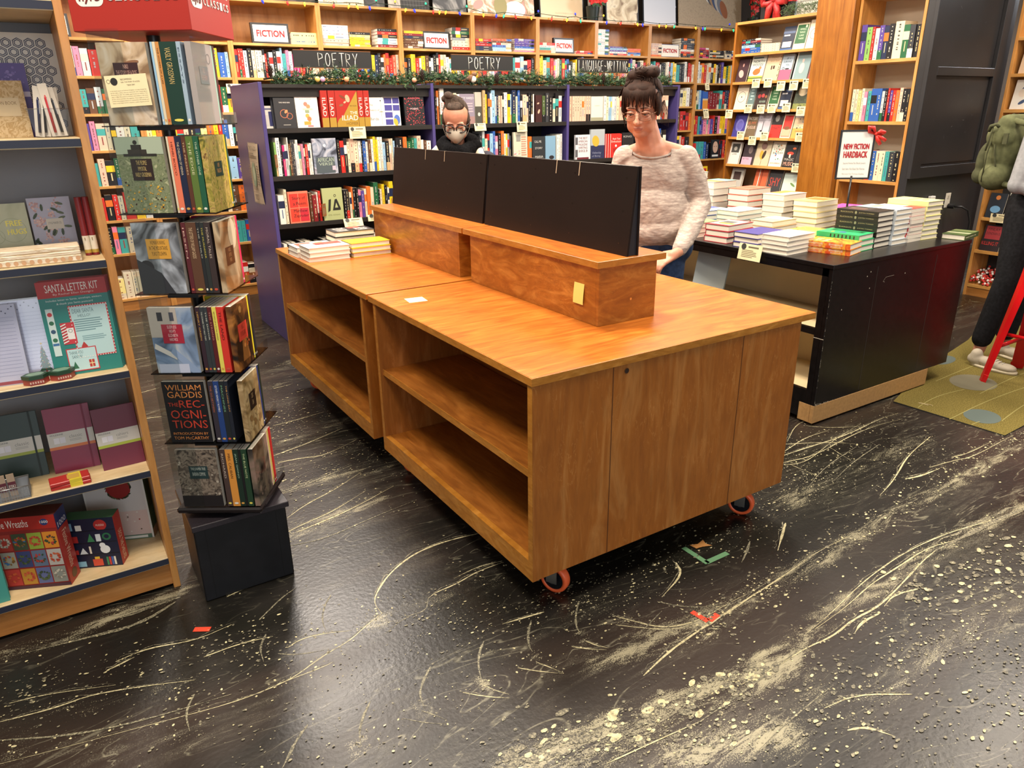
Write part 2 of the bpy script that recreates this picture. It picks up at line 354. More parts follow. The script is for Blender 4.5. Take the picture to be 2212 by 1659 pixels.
STROKES = [(0.012,'l',[(0.112,0.542),(0.019,0.56),(-0.087,0.566),(-0.193,0.544),(-0.303,0.48),(-0.387,0.393),(-0.401,0.343),(-0.398,0.299)]),(0.006,'l',[(-0.398,0.299),(-0.466,0.269),(-0.536,0.229),(-0.624,0.212),(-0.721,0.172),(-0.777,0.164),(-0.906,0.165),(-1.136,0.214),(-1.329,0.253),(-1.451,0.28)]),(0.005,'l',[(-0.776,0.168),(-0.64,0.164),(-0.61,0.168)]),(0.006,'f',[(-0.238,0.28),(-0.272,0.229),(-0.333,0.242),(-0.433,0.199)]),(0.008,'l',[(0.084,0.325),(-0.022,0.327),(-0.119,0.303),(-0.201,0.301),(-0.236,0.285)]),(0.006,'l',[(0.089,0.333),(-0.008,0.352),(-0.111,0.336)]),(0.01,'f',[(-0.505,0.487),(-0.546,0.439),(-0.576,0.374),(-0.582,0.311)]),(0.008,'f',[(-0.74,0.296),(-0.695,0.259),(-0.617,0.232)]),(0.006,'l',[(-0.709,0.305),(-0.66,0.323),(-0.591,0.308),(-0.512,0.272)]),(0.01,'l',[(0.051,0.011),(-0.023,0.023),(-0.095,0.035)]),(0.012,'f',[(0.178,-0.009),(0.125,-0.061),(0.093,-0.108),(0.086,-0.142)]),(0.012,'f',[(-0.007,-0.001),(-0.054,-0.05),(-0.081,-0.096),(-0.086,-0.124)]),(0.012,'f',[(-0.186,-0.002),(-0.224,-0.039),(-0.256,-0.088),(-0.276,-0.143)]),(0.012,'f',[(-0.374,-0.011),(-0.417,-0.05),(-0.451,-0.092),(-0.459,-0.138)]),(0.012,'f',[(-0.577,-0.041),(-0.612,-0.078),(-0.643,-0.124),(-0.655,-0.17)]),(0.012,'f',[(-0.75,-0.026),(-0.793,-0.062),(-0.83,-0.108),(-0.848,-0.128)]),(0.005,'l',[(-0.161,-0.157),(-0.121,-0.2),(-0.064,-0.249)]),(0.005,'l',[(-0.102,-0.167),(-0.082,-0.203),(-0.062,-0.246)]),(0.005,'l',[(-0.344,-0.154),(-0.297,-0.204),(-0.245,-0.244)]),(0.005,'l',[(-0.28,-0.162),(-0.263,-0.198),(-0.238,-0.232)]),(0.005,'f',[(-0.526,-0.147),(-0.481,-0.196),(-0.43,-0.233)]),(0.005,'f',[(-0.472,-0.15),(-0.447,-0.185),(-0.429,-0.218)]),(0.005,'l',[(0.027,-0.172),(0.062,-0.207),(0.107,-0.242)]),(0.005,'l',[(0.078,-0.175),(0.095,-0.212),(0.118,-0.239)]),(0.008,'l',[(0.232,-0.136),(0.266,-0.187),(0.308,-0.249),(0.374,-0.285),(0.464,-0.298),(0.58,-0.29),(0.67,-0.29)]),(0.006,'l',[(0.205,-0.168),(0.279,-0.238),(0.337,-0.282),(0.399,-0.301)]),(0.012,'l',[(0.127,-0.385),(0.248,-0.354),(0.362,-0.337),(0.522,-0.323),(0.673,-0.307),(0.884,-0.29),(1.076,-0.262),(1.272,-0.261)]),(0.008,'f',[(0.397,-0.154),(0.453,-0.226),(0.533,-0.273)]),(0.006,'f',[(0.376,-0.198),(0.291,-0.225),(0.211,-0.25)]),(0.012,'l',[(0.609,-0.023),(0.58,-0.088),(0.427,-0.144)]),(0.014,'f',[(0.94,-0.078),(0.867,-0.123),(0.807,-0.154)]),(0.014,'l',[(1.161,-0.066),(1.081,-0.114),(0.976,-0.177)]),(0.008,'l',[(2.425,0.066),(2.124,0.007),(1.884,-0.083),(1.752,-0.122),(1.672,-0.141)]),(0.014,'l',[(1.897,-0.118),(1.985,-0.14),(2.123,-0.146)]),(0.008,'l',[(2.278,-0.115),(2.379,-0.136),(2.601,-0.131)]),(0.006,'l',[(2.094,-0.116),(2.253,-0.138),(2.357,-0.168),(2.684,-0.154),(2.778,-0.153)]),(0.03,'l',[(2.055,-0.526),(1.892,-0.512),(1.697,-0.505),(1.574,-0.501),(1.456,-0.496)]),(0.008,'l',[(1.844,-0.501),(1.624,-0.456),(1.372,-0.44),(1.179,-0.452),(1.015,-0.472),(0.808,-0.511),(0.671,-0.527)]),(0.008,'l',[(1.581,-0.497),(1.443,-0.469),(1.247,-0.48),(1.073,-0.486),(0.9,-0.515),(0.713,-0.529)]),(0.01,'l',[(1.456,-0.496),(1.343,-0.509),(1.17,-0.543),(0.988,-0.573),(0.85,-0.566),(0.733,-0.581),(0.617,-0.567),(0.482,-0.573),(0.334,-0.564)]),(0.01,'l',[(1.186,-0.591),(1.083,-0.563),(1.001,-0.582)]),(0.012,'l',[(0.955,-0.594),(0.864,-0.589),(0.796,-0.61)]),(0.006,'f',[(0.553,-0.708),(0.332,-0.724),(0.197,-0.744)]),(0.008,'f',[(0.605,-0.56),(0.306,-0.588),(0.03,-0.6)]),(0.008,'l',[(0.705,-0.85),(0.576,-0.765),(0.456,-0.748)]),(0.012,'l',[(0.441,-0.829),(0.493,-0.848),(0.525,-0.906)]),(0.01,'l',[(1.642,0.331),(1.836,0.323),(1.997,0.31),(2.19,0.313),(2.422,0.335),(2.572,0.324)]),(0.006,'l',[(1.583,0.284),(1.768,0.247),(2.077,0.289),(2.32,0.296),(2.521,0.268)]),(0.006,'l',[(1.692,0.358),(1.908,0.403),(2.075,0.391)]),(0.005,'l',[(1.572,0.263),(1.671,0.225),(1.932,0.29),(2.04,0.314),(2.288,0.353)]),(0.005,'l',[(1.747,0.414),(1.973,0.293),(2.043,0.215)]),(0.004,'l',[(1.598,0.245),(1.606,0.104)]),(0.004,'l',[(1.909,0.273),(1.871,0.148)]),(0.004,'l',[(2.028,0.494),(2.119,0.396),(2.281,0.322)]),(0.006,'f',[(2.019,0.199),(1.701,0.149),(1.448,0.057)]),(0.006,'f',[(2.134,0.153),(1.846,0.107),(1.619,0.043)]),(0.02,'l',[(-0.462,1.287),(-0.376,1.304),(-0.237,1.341),(-0.09,1.381)]),(0.008,'l',[(-0.484,1.073),(-0.386,1.141),(-0.247,1.192),(-0.08,1.29)]),(0.008,'l',[(-0.555,0.954),(-0.432,0.995),(-0.308,1.021),(-0.128,1.113)]),(0.01,'l',[(-0.484,0.947),(-0.385,0.964),(-0.237,0.996),(-0.01,1.084)]),(0.01,'f',[(-0.544,0.869),(-0.409,0.838),(-0.201,0.883),(0.022,0.916)]),(0.006,'l',[(-0.271,2.052),(-0.119,2.062),(0.017,2.086)]),(0.008,'l',[(-0.371,1.688),(-0.199,1.729),(0.025,1.816)]),(0.01,'l',[(-0.373,1.601),(-0.267,1.588),(-0.166,1.55),(0.032,1.638)]),(0.006,'l',[(-0.117,2.61),(-0.001,2.626)]),(0.008,'l',[(-0.663,4.722),(-0.499,4.689)]),(0.006,'l',[(-0.738,4.317),(-0.551,4.302)]),(0.006,'l',[(-0.776,3.694),(-0.631,3.713)]),(0.008,'l',[(-0.804,2.988),(-0.686,3.019)]),(0.008,'l',[(-0.834,2.547),(-0.744,2.525)]),(0.008,'l',[(-0.808,0.672),(-0.759,0.685),(-0.696,0.685)]),(0.02,'l',[(-0.941,0.76),(-1.029,0.758),(-1.1,0.748),(-1.154,0.755)]),(0.02,'f',[(-0.959,0.741),(-1.08,0.679),(-1.237,0.703),(-1.386,0.726)]),(0.008,'l',[(-1.453,0.444),(-1.323,0.418),(-1.232,0.42),(-1.082,0.364),(-0.976,0.317)]),(0.006,'l',[(-1.433,0.51),(-1.343,0.493),(-1.172,0.423)]),(0.012,'f',[(-1.452,0.369),(-1.296,0.285),(-1.134,0.235),(-0.898,0.201)]),(0.008,'l',[(-1.162,0.53),(-1.071,0.543),(-0.944,0.497),(-0.828,0.513)]),(0.012,'l',[(-1.189,0.502),(-1.112,0.521)]),(0.006,'l',[(-0.934,0.404),(-0.824,0.406),(-0.731,0.382)]),(0.01,'f',[(-0.746,0.406),(-0.781,0.352),(-0.786,0.283)]),(0.012,'f',[(-0.987,0.259),(-1.022,0.2),(-1.023,0.125)]),(0.01,'f',[(-0.747,0.487),(-0.649,0.566),(-0.593,0.591)]),(0.006,'l',[(4.502,1.095),(4.358,1.12),(4.1,1.009),(4.044,0.912)]),(0.005,'l',[(4.865,1.517),(4.899,1.346),(5.259,1.427)]),(0.005,'l',[(4.445,1.293),(4.704,1.276),(5.136,1.325)]),(0.005,'l',[(5.32,1.383),(5.363,1.257)]),(0.004,'l',[(1.787,0.419),(2.014,0.539),(2.144,0.524),(2.306,0.528)]),(0.006,'l',[(-0.157,-0.564),(-0.0,-0.58),(0.152,-0.597)])]
CLUSTERS = [([(-0.37,-0.44),(-0.1,-0.48),(0.19,-0.53),(0.45,-0.55)],0.05,160,0.018),([(-0.32,-0.47),(-0.01,-0.56),(0.41,-0.66),(0.8,-0.69),(1.26,-0.73),(1.54,-0.76)],0.12,500,0.01),([(0.41,-0.31),(0.75,-0.3),(1.17,-0.27),(1.68,-0.24),(2.3,-0.2),(2.82,-0.18)],0.09,700,0.008),([(0.19,-0.07),(0.52,0.02),(1.01,0.03),(1.45,0.11)],0.16,500,0.006),([(-0.33,0.18),(-0.03,0.1),(0.26,-0.03)],0.12,220,0.005),([(-0.79,0.13),(-0.41,0.01),(-0.04,-0.18)],0.3,300,0.004),([(0.09,-0.62),(0.49,-0.89),(0.96,-1.02)],0.25,400,0.008),([(1.1,-0.59),(1.4,-0.63),(1.76,-0.66)],0.08,100,0.016),([(-0.44,1.37),(-0.21,1.43),(0.17,1.48)],0.2,300,0.006),([(-1.46,0.57),(-1.11,0.45),(-0.72,0.36)],0.15,250,0.006),([(-1.08,0.2),(-0.83,-0.04),(-0.55,-0.29)],0.2,120,0.006),([(1.45,0.16),(1.86,0.1),(2.32,0.03)],0.2,300,0.006),([(-0.05,2.38),(-0.3,1.86)],0.2,200,0.007),([(0.92,-0.77),(1.17,-0.93)],0.15,160,0.006)]
MIST = [([(0.03,-0.27),(0.21,-0.3),(0.42,-0.3),(0.67,-0.31),(1.0,-0.3),(1.47,-0.27),(1.99,-0.26),(2.7,-0.23)],0.055,0.85),([(-0.37,-0.44),(-0.16,-0.46),(0.04,-0.5),(0.27,-0.54),(0.52,-0.58)],0.06,1.0),([(0.45,-0.55),(0.7,-0.52),(0.97,-0.5),(1.25,-0.5),(1.56,-0.49),(2.09,-0.51)],0.05,0.9),([(0.04,-0.67),(0.33,-0.72),(0.66,-0.78),(0.98,-0.8),(1.33,-0.85)],0.1,0.6),([(1.32,0.05),(1.82,0.07),(2.37,0.06)],0.09,0.55),([(0.23,-0.13),(0.31,-0.27),(0.41,-0.35)],0.06,0.6),([(0.09,-0.13),(0.08,-0.16)],0.03,0.9),([(-0.09,-0.12),(-0.1,-0.16)],0.03,0.9),([(-0.28,-0.13),(-0.28,-0.17)],0.03,0.9),([(-0.47,-0.12),(-0.46,-0.16)],0.03,0.9),([(-0.66,-0.15),(-0.66,-0.2)],0.035,0.8),([(-0.46,1.31),(-0.24,1.32),(0.18,1.26)],0.05,0.8),([(-0.31,1.83),(-0.09,1.86),(0.18,1.94)],0.05,0.7),([(-0.56,0.94),(-0.36,0.97),(-0.1,1.02)],0.06,0.9),([(-0.16,2.64),(0.08,2.72)],0.06,0.6),([(-0.31,1.5),(-0.03,1.55),(0.17,1.61)],0.04,0.6),([(-0.72,4.77),(-0.43,4.72)],0.08,0.5),([(-0.82,3.5),(-0.59,3.57)],0.08,0.6),([(-0.85,2.6),(-0.73,2.6)],0.07,0.7),([(-1.15,0.77),(-1.04,0.77),(-0.93,0.8)],0.05,1.0),([(-1.46,0.77),(-1.3,0.74),(-1.14,0.76)],0.05,0.7),([(-1.45,0.42),(-1.23,0.38),(-0.98,0.32)],0.07,0.5),([(-0.78,0.16),(-0.6,0.19),(-0.45,0.27)],0.08,0.45),([(-0.52,0.51),(-0.35,0.53),(-0.11,0.51)],0.07,0.45),([(-0.4,0.28),(-0.12,0.25),(0.07,0.25)],0.06,0.5),([(-0.27,-0.5),(0.01,-0.62),(0.28,-0.76)],0.05,0.7),([(-1.45,0.3),(-1.25,0.2),(-1.02,0.1)],0.06,0.45),([(1.58,0.28),(1.91,0.3),(2.39,0.32)],0.05,0.5),([(0.98,0.1),(1.1,0.06),(1.32,0.05)],0.08,0.35),([(4.36,1.19),(4.99,1.25)],0.1,0.5),([(5.17,1.69),(5.65,1.55)],0.08,0.4),([(0.43,3.95),(0.24,3.78)],0.15,0.6),([(0.16,3.05),(-0.02,2.95)],0.1,0.6)]
def build_floor():
    rnd = random.Random(5)
    b = B(); b.put([(-4, -4, -.0003), (9, -4, -.0003), (9, 8, -.0003), (-4, 8, -.0003)], [(0, 1, 2, 3)], FLOORM)
    gx0, gy0, gs, gnx, gny = -2.0, -1.6, .04, 200, 150; ink = [0.0]*4
    for j in range(gny+1):
        for i in range(gnx+1):
            x, y = gx0+i*gs, gy0+j*gs; v = 0.0
            for p, w_, a in MIST:
                d2 = 1e9
                for (ax, ay), (cx, cy) in zip(p, p[1:]):
                    ex, ey = cx-ax, cy-ay; t = max(0, min(1, ((x-ax)*ex+(y-ay)*ey)/(ex*ex+ey*ey+1e-9))); d2 = min(d2, (x-ax-t*ex)**2+(y-ay-t*ey)**2)
                if d2 < 9*w_*w_: v += a*math.exp(-d2/(w_*w_))
            if x > 3.6 or y > 2.2: v = max(v, .35)
            ink.append(min(1.2, v))
    b.put([(gx0+i*gs, gy0+j*gs, 0) for j in range(gny+1) for i in range(gnx+1)], [(j*(gnx+1)+i, j*(gnx+1)+i+1, (j+1)*(gnx+1)+i+1, (j+1)*(gnx+1)+i) for j in range(gny) for i in range(gnx)], FLOORM)
    cream = speckle('floor_paint_cream', ['8f8868', 'c4bb92', 'd6cda6'], 90, .45)
    grey = speckle('floor_paint_thin', ['2a2822', '6f6b58', 'a29b80'], 160, .5, 4)
    thin = speckle('floor_paint_drybrush', ['2a2824', '6f6a58', 'a39c80'], 140, .5, 4)
    def smooth(p):
        for _ in range(2):
            q = [p[0]]
            for a, c in zip(p, p[1:]): q += [tuple(.75*a[k]+.25*c[k] for k in (0, 1)), tuple(.25*a[k]+.75*c[k] for k in (0, 1))]
            p = q+[p[-1]]
        return p
    z = [.0004]
    def ribbon(p, wd, m, jit=.35):
        vs = []; n = len(p)
        z[0] += .000004
        for i in range(n):
            a = p[max(0, i-1)]; c = p[min(n-1, i+1)]; dx, dy = c[0]-a[0], c[1]-a[1]; l = math.hypot(dx, dy)+1e-9
            t = i/(n-1); ww = wd*.5*(.25+.75*math.sin(math.pi*min(1, t*1.15+.05)))*(1+rnd.uniform(-jit, jit))
            vs += [(p[i][0]-dy/l*ww, p[i][1]+dx/l*ww, z[0]), (p[i][0]+dy/l*ww, p[i][1]-dx/l*ww, z[0])]
        b.put(vs, [(2*i+1, 2*i+3, 2*i+2, 2*i) for i in range(n-1)], m)
    def blob(x, y, rx, ry, rot, m, n=8):
        z[0] += .0000002
        pts = []; c, s = math.cos(rot), math.sin(rot)
        for i in range(n):
            t = 2*math.pi*i/n; k = rnd.uniform(.8, 1.15); u, v = rx*k*math.cos(t), ry*k*math.sin(t)
            pts.append((x+u*c-v*s, y+u*s+v*c, z[0]))
        b.poly(pts, m)
    for wd, k, p in STROKES:
        q = smooth(p); ln = sum(math.dist(a, c) for a, c in zip(p, p[1:]))
        ribbon(q, wd*.62, {'l': cream if wd < .02 else thin, 'f': grey}[k])
        if k == 'l':
            q2 = [(x+rnd.uniform(-.004, .004), y+rnd.gauss(0, .004)+wd*.9) for x, y in q]; ribbon(q2, wd*.3, thin, .8)
        for i in range(int(ln*55)):
            a = rnd.choice(q); r = rnd.uniform(.0010, .0038)
            blob(a[0]+rnd.gauss(0, .035), a[1]+rnd.gauss(0, .03), r*1.4, r, rnd.uniform(0, 3), rnd.choice((cream, thin, thin)), 6)
    for p, sp, n, sz in CLUSTERS:
        q = smooth(p)
        for i in range(int(n*1.8)):
            t = rnd.random()*(len(q)-1); j = int(t); a, c = q[j], q[j+1]; u = t-j
            x = a[0]+(c[0]-a[0])*u+rnd.gauss(0, sp*.5); y = a[1]+(c[1]-a[1])*u+rnd.gauss(0, sp*.55)
            r = sz*rnd.choice((.10, .12, .15, .2, .25, .3, .45, .6))
            blob(x, y, r*rnd.uniform(1, 2.2), r, rnd.gauss(.05, .25), rnd.choice((cream, thin, thin, grey)), 8)
    for i in range(1300):
        x, y = rnd.uniform(-1.6, 6), rnd.uniform(-1.3, 3.2); r = rnd.choice((.0015, .002, .003, .004))
        if rnd.random() < .5+.5*math.sin(y*7+x): blob(x, y, r*1.3, r, 0, rnd.choice((grey, thin, cream)), 6)
    o = b.build('floor'); at = o.data.attributes.new('paint_mist', 'FLOAT', 'POINT'); at.data.foreach_set('value', ink+[0.0]*(len(o.data.vertices)-len(ink)))
    return struct(o)
build_floor()
# walls
b = B(); b.box(-4, 9, 5.62, 5.72, 0, 3.7, mat('3a322b', .8)); struct(b.build('wall_back'))
b = B(); b.box(8.0, 8.1, -4, 5.62, 0, 3.7, mat('6b625a', .8)); struct(b.build('wall_right'))
# loose tape marks and a leaf
def tape(name, p, q, wd, m, label, group=None, extra=None):
    b = B(); a = Vector(p); c = Vector(q); d = (c-a).normalized(); n = Vector((-d.y, d.x))*wd/2
    b.put([(a.x+n.x, a.y+n.y, .0016), (a.x-n.x, a.y-n.y, .0016), (c.x-n.x, c.y-n.y, .0016), (c.x+n.x, c.y+n.y, .0016)], [(0, 1, 2, 3)], m)
    if extra:
        for e in extra: b.box(*e, mat('20201e'))
    return tag(b.build(name), label, 'tape', group)
GT = mat('5c8a62', .6); OT = mat('e0472a', .6)
tape('floor_tape', (.70, .03), (.70, -.092), .022, GT, 'green tape strip on the floor, the longer arm of the green corner mark')
tape('floor_tape', (.70, -.085), (.81, -.085), .022, GT, 'green tape strip on the floor, the shorter arm of the green corner mark')
tape('floor_tape', (.454, -.255), (.462, -.318), .02, OT, 'orange tape strip on the floor, left arm of the orange corner mark')
tape('floor_tape', (.468, -.318), (.515, -.310), .02, OT, 'short orange tape strip on the floor, right arm of the orange corner mark')
tape('floor_tape', (-.935, .555), (-.89, .528), .022, OT, 'orange tape scrap on the floor beside the black spinner base')
b = B(); b.poly([(.73, .03, .002), (.76, .015, .004), (.80, .028, .002), (.785, .0, .005), (.80, -.02, .002), (.76, -.008, .004), (.735, -.002, .002)], mat('a8743a', .7)); tag(b.build('leaf'), 'small dry brown leaf on the floor by the green tape', 'leaf')

# ------------------------------------------------------------------ centre table (two wheeled units)
H = .832; TT = .026
def caster(parent, x, y, rz, z=0):
    c = B(); t = mat('ff6f3c', .35); hub = mat('15161c', .25)
    M0 = Matrix.Translation((x, y, 0)) @ Matrix.Rotation(rz, 4, 'Z'); c.T = M0
    prof = [(.052, -.010), (.052, .010), (.049, .016), (.038, .017), (.038, -.017), (.049, -.016)]
    n = 32; vs = []; 
    for i in range(n):
        a = 2*math.pi*i/n
        for r, w_ in prof: vs.append((r*math.cos(a), w_, .052+r*math.sin(a)))
    k = len(prof)
    c.put(vs, [(i*k+j, i*k+(j+1) % k, ((i+1) % n)*k+(j+1) % k, ((i+1) % n)*k+j) for i in range(n) for j in range(k)], t, True)
    o = c.build('caster', parent)
    h = B(); h.T = M0; h.cyl((0, 0, .052), (0, 1, 0), .0385, .028, hub, 28); h.cyl((0, 0, .052), (0, 1, 0), .012, .05, mat('9aa0a8', .25, .5, 1), 16); h.build('hub', o)
    f = B(); f.T = M0; st = mat('b9bcc0', .3, .5, 1)
    f.box(-.02, .02, -.028, -.024, .045, .125, st); f.box(-.02, .02, .024, .028, .045, .125, st); f.box(-.03, .03, -.028, .028, .12, .132, st); f.build('fork', o)
def unit(name, y0, y1, label, near):
    """wheeled display unit: body from y0 to y1"""
    e = empty(name, (0, y0, 0)); tag(e, label, 'display table', None)
    Ly = y1-y0; zb = .142; ze = H-TT; X = 1.1914
    s = B()   # outer panels
    s.bbox(0, .026, 0, .026, zb, ze, WEDGE) if False else None
    # end panel (near) and end panel (far), each full width with edge band
    b1 = B(); b1.bbox(0.0, X, 0.0, .024, zb, ze, WEND, .0015)
    if near:
        for xs in (.300, .882): b1.box(xs-.0012, xs+.0012, -.0006, 0, zb, ze, mat('4a2508', .6))
        b1.disc(.353, .783, .0085, .0085, -.0008, mat('2a1606', .7), 18); b1.ring(.353, .783, .0095, .0015, -.0011, mat('6b3c12', .5), 18)
    b1.rect(.0, .024, zb, ze, -.0003, WEND)
    b1.build('end_panel', e)
    b2 = B(); b2.bbox(0.0, X, Ly-.024, Ly, zb, ze, WEND2, .0015); b2.build('end_panel', e)
    # edge bands in front
    for a in (0, Ly-.024): B().box(-.0008, 0, a, a+.024, zb, ze, WEDGE).build('edge_band', e)
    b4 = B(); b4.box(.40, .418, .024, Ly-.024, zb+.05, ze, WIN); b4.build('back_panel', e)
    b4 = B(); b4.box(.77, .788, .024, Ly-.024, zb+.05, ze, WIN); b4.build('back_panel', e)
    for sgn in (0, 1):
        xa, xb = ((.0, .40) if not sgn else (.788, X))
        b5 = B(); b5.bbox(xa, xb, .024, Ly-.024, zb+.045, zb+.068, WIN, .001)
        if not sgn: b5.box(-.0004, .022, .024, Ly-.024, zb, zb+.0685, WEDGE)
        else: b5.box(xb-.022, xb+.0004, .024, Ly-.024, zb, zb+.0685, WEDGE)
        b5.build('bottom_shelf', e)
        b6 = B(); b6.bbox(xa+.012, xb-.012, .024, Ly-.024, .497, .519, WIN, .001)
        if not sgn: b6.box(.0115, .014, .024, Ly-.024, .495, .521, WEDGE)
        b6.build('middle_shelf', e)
    t = B()
    ty0 = -.004 if near else .024-.075+.0; 
    t.bbox(-.004, 1.26, (-.004 if near else -.058), (Ly+.04 if near else Ly+.012), ze+.0002, H, WTOP, .002)
    t.build('top', e)
    ed = B(); ya = -.004 if near else -.058; yb = Ly+.04 if near else Ly+.012
    ed.box(-.0052, -.004, ya, yb, ze+.001, H-.0012, WEDGE); 
    if near: ed.box(-.0052, 1.2605, -.0052, -.004, ze+.001, H-.0012, WEDGE)
    ed.build('edging', e)
    if near:
        caster(e, .1496, .0867, R(-65)); caster(e, 1.071, .0867, R(-62)); caster(e, .13, Ly-.02, R(-18)); caster(e, 1.07, Ly-.1, R(40))
    else:
        caster(e, .12, Ly-.12, R(-18)); caster(e, 1.07, Ly-.1, R(-20)); caster(e, .25, .12, R(30)); caster(e, 1.07, .1, R(10))
    return e
unit('display_table', 0.0, 1.179, 'nearer orange birch display table on orange wheels, empty shelves, bored hole in its end', True)
unit('display_table', 1.281+.058-.04, 2.577, 'farther orange birch display table on wheels, with book stacks on its far corner', False)
def riser(y0, y1, label, near):
    e = empty('display_riser', (.4775, y0, H)); tag(e, label, 'riser')
    L_ = y1-y0; Wd = .2628; h = .2296; t = .024
    b = B(); b.bbox(0, Wd, 0, .016, 0, h-t, WRIS, .001)
    if near: b.disc(.146, .08, .0045, .005, -.0006, mat('d98a3c', .5), 14)
    b.build('end_panel', e)
    b = B(); b.bbox(0, .018, .0162, L_, 0, h-t, WRIS, .001); b.build('side_panel', e)
    b = B(); b.bbox(Wd-.018, Wd, .0162, L_, 0, h-t, WRIS, .001); b.build('side_panel', e)
    b = B(); b.box(.02, Wd-.02, L_-.016, L_-.0005, 0, h-t, WRIS); b.build('end_panel', e)
    ya, yb = (-.006 if near else -.052), (L_+.04 if near else L_+.01)
    b = B(); b.bbox(-.012, Wd+.0355, ya, yb, h-t+.0002, h, WTOPY, .0015)
    b.box(-.0132, -.012, ya, yb, h-t+.001, h-.001, WEDGE); 
    if near: b.box(-.0132, Wd+.036, ya-.0012, ya, h-t+.001, h-.001, WEDGE)
    b.build('top', e)
riser(.2998, 1.195, 'nearer birch riser box on the table top, with the yellow sticky note', True)
riser(1.245+.055, 2.29, 'farther birch riser box on the table top, beside the book stacks', False)
def easel(y0, y1, label, slots):
    """black slanted display board with a vertical back, on the riser"""
    e = empty('display_board', (.605, y0, H+.2298)); tag(e, label, 'display board', 'black boards on the riser')
    L_ = y1-y0; h = .30; bl = grained('board_laminate', '190f0b', .42, 0, 5, .1, .3) if 'bl' not in _M else _M['bl']; _M['bl'] = bl
    b = B(); T = .008
    def slab(xb, xt, name):
        m = B(); m.put([(xb, 0, 0), (xb+T, 0, 0), (xt+T, 0, h), (xt, 0, h), (xb, L_, 0), (xb+T, L_, 0), (xt+T, L_, h), (xt, L_, h)],
                       [(0, 3, 2, 1), (4, 5, 6, 7), (0, 4, 7, 3), (1, 2, 6, 5), (3, 7, 6, 2), (0, 1, 5, 4)], bl); return m
    m = slab(0, .034, 'f')
    for i, (yy, zz) in enumerate([(a, z) for a in (.05, L_-.05, L_*.35, L_*.62) for z in (.04, .15, .26)]):
        x = .034*zz/h-.0008; m.put([(x, yy+.003*math.cos(t), zz+.003*math.sin(t)) for t in [k*math.pi/4 for k in range(8)]][::-1], [tuple(range(8))], mat('57504a', .3, .5, 1))
    for yy in slots:
        x0_, x1_ = .034*.84-.001, .034-.001
        m.put([(x0_, yy, h*.84), (x0_, yy+.004, h*.84), (x1_, yy+.004, h+.0005), (x1_, yy, h+.0005), (x1_+T+.001, yy+.004, h+.0006), (x1_+T+.001, yy, h+.0006)], [(0, 3, 2, 1), (3, 5, 4, 2)], mat('cdb79a', .4))
    m.build('front_board', e)
    slab(.046, .044, 'b').build('back_board', e)
    g = B(); g.prism([(0.006, .001), (.05, .001), (.047, h-.01), (.038, h-.01)], .004, .012, mat('20222a', .5)); g.build('side_gusset', e)
    g = B(); g.prism([(0.006, .001), (.05, .001), (.047, h-.01), (.038, h-.01)], L_-.012, L_-.004, mat('20222a', .5)); g.build('side_gusset', e)
easel(.31, 1.285, 'nearer long black display board slanted on the birch riser', (.315, .46))
easel(1.306, 2.312, 'farther long black display board slanted on the birch riser', (.40, .61))
def paper(name, w_, h_, loc, rot, m, label, cat='note', curl=0., lines=None, group=None):
    b = B(); n = 6; vs = []
    for j in range(n+1):
        z = h_*j/n
        for x in (0, w_): vs.append((x, -curl*math.sin(math.pi*(1-j/n)*.5), z))
    b.put(vs, [(2*j, 2*j+1, 2*j+3, 2*j+2) for j in range(n)], m)
    if lines: lines(b)
    o = b.build(name, None, loc, rot); return tag(o, label, cat, group)
NOTE = mat('f0dc78', .7); NOTE2 = mat('f5efb0', .7)
def scr(b):
    for k, (x, dx) in enumerate(((.02, .004), (.027, .006), (.036, .004), (.043, .005))): b.rect(x, x+dx, .046, .053, -.0005, mat('b9a64e'))
paper('sticky_note', .058, .074, (.4768, .437, .895), (0, 0, R(-90)), NOTE, 'yellow sticky note stuck upright on the side of the nearer riser', curl=.006, lines=scr)
paper('sticky_note', .076, .076, (.158, .985, H+.0008), (R(-90), 0, R(82)), NOTE2, 'pale yellow sticky note lying flat on the table top')

# ------------------------------------------------------------------ books
PAL = dict(W='e9e4d8', w='dccfb2', K='17161a', R='c4281f', r='841f24', O='e8702a', Y='f0c420', G='22603c', g='86b45c', B='2d5aa6', b='94bcd8', N='1d2848',
           T='3f9d98', P='e6809c', M='c2266e', V='56408f', S='82868a', s='c0c3c3', t='c7a678', n='634028', L='f1de8e', C='e4563a', D='36383d', E='dcb8a0', o='4a5c34', m='a8dcc8')
CN = dict(W='white', w='cream', K='black', R='red', r='dark red', O='orange', Y='yellow', G='dark green', g='light green', B='blue', b='pale blue', N='navy',
          T='teal', P='pink', M='magenta', V='purple', S='grey', s='pale grey', t='tan', n='brown', L='pale yellow', C='coral', D='charcoal', E='peach', o='olive', m='mint')
LIGHT = set('WwYbstLEmgPOT')
def C_(k): return mat(PAL[k], .42) if (isinstance(k, str) and k in PAL) else (mat(k, .42) if isinstance(k, str) else k)
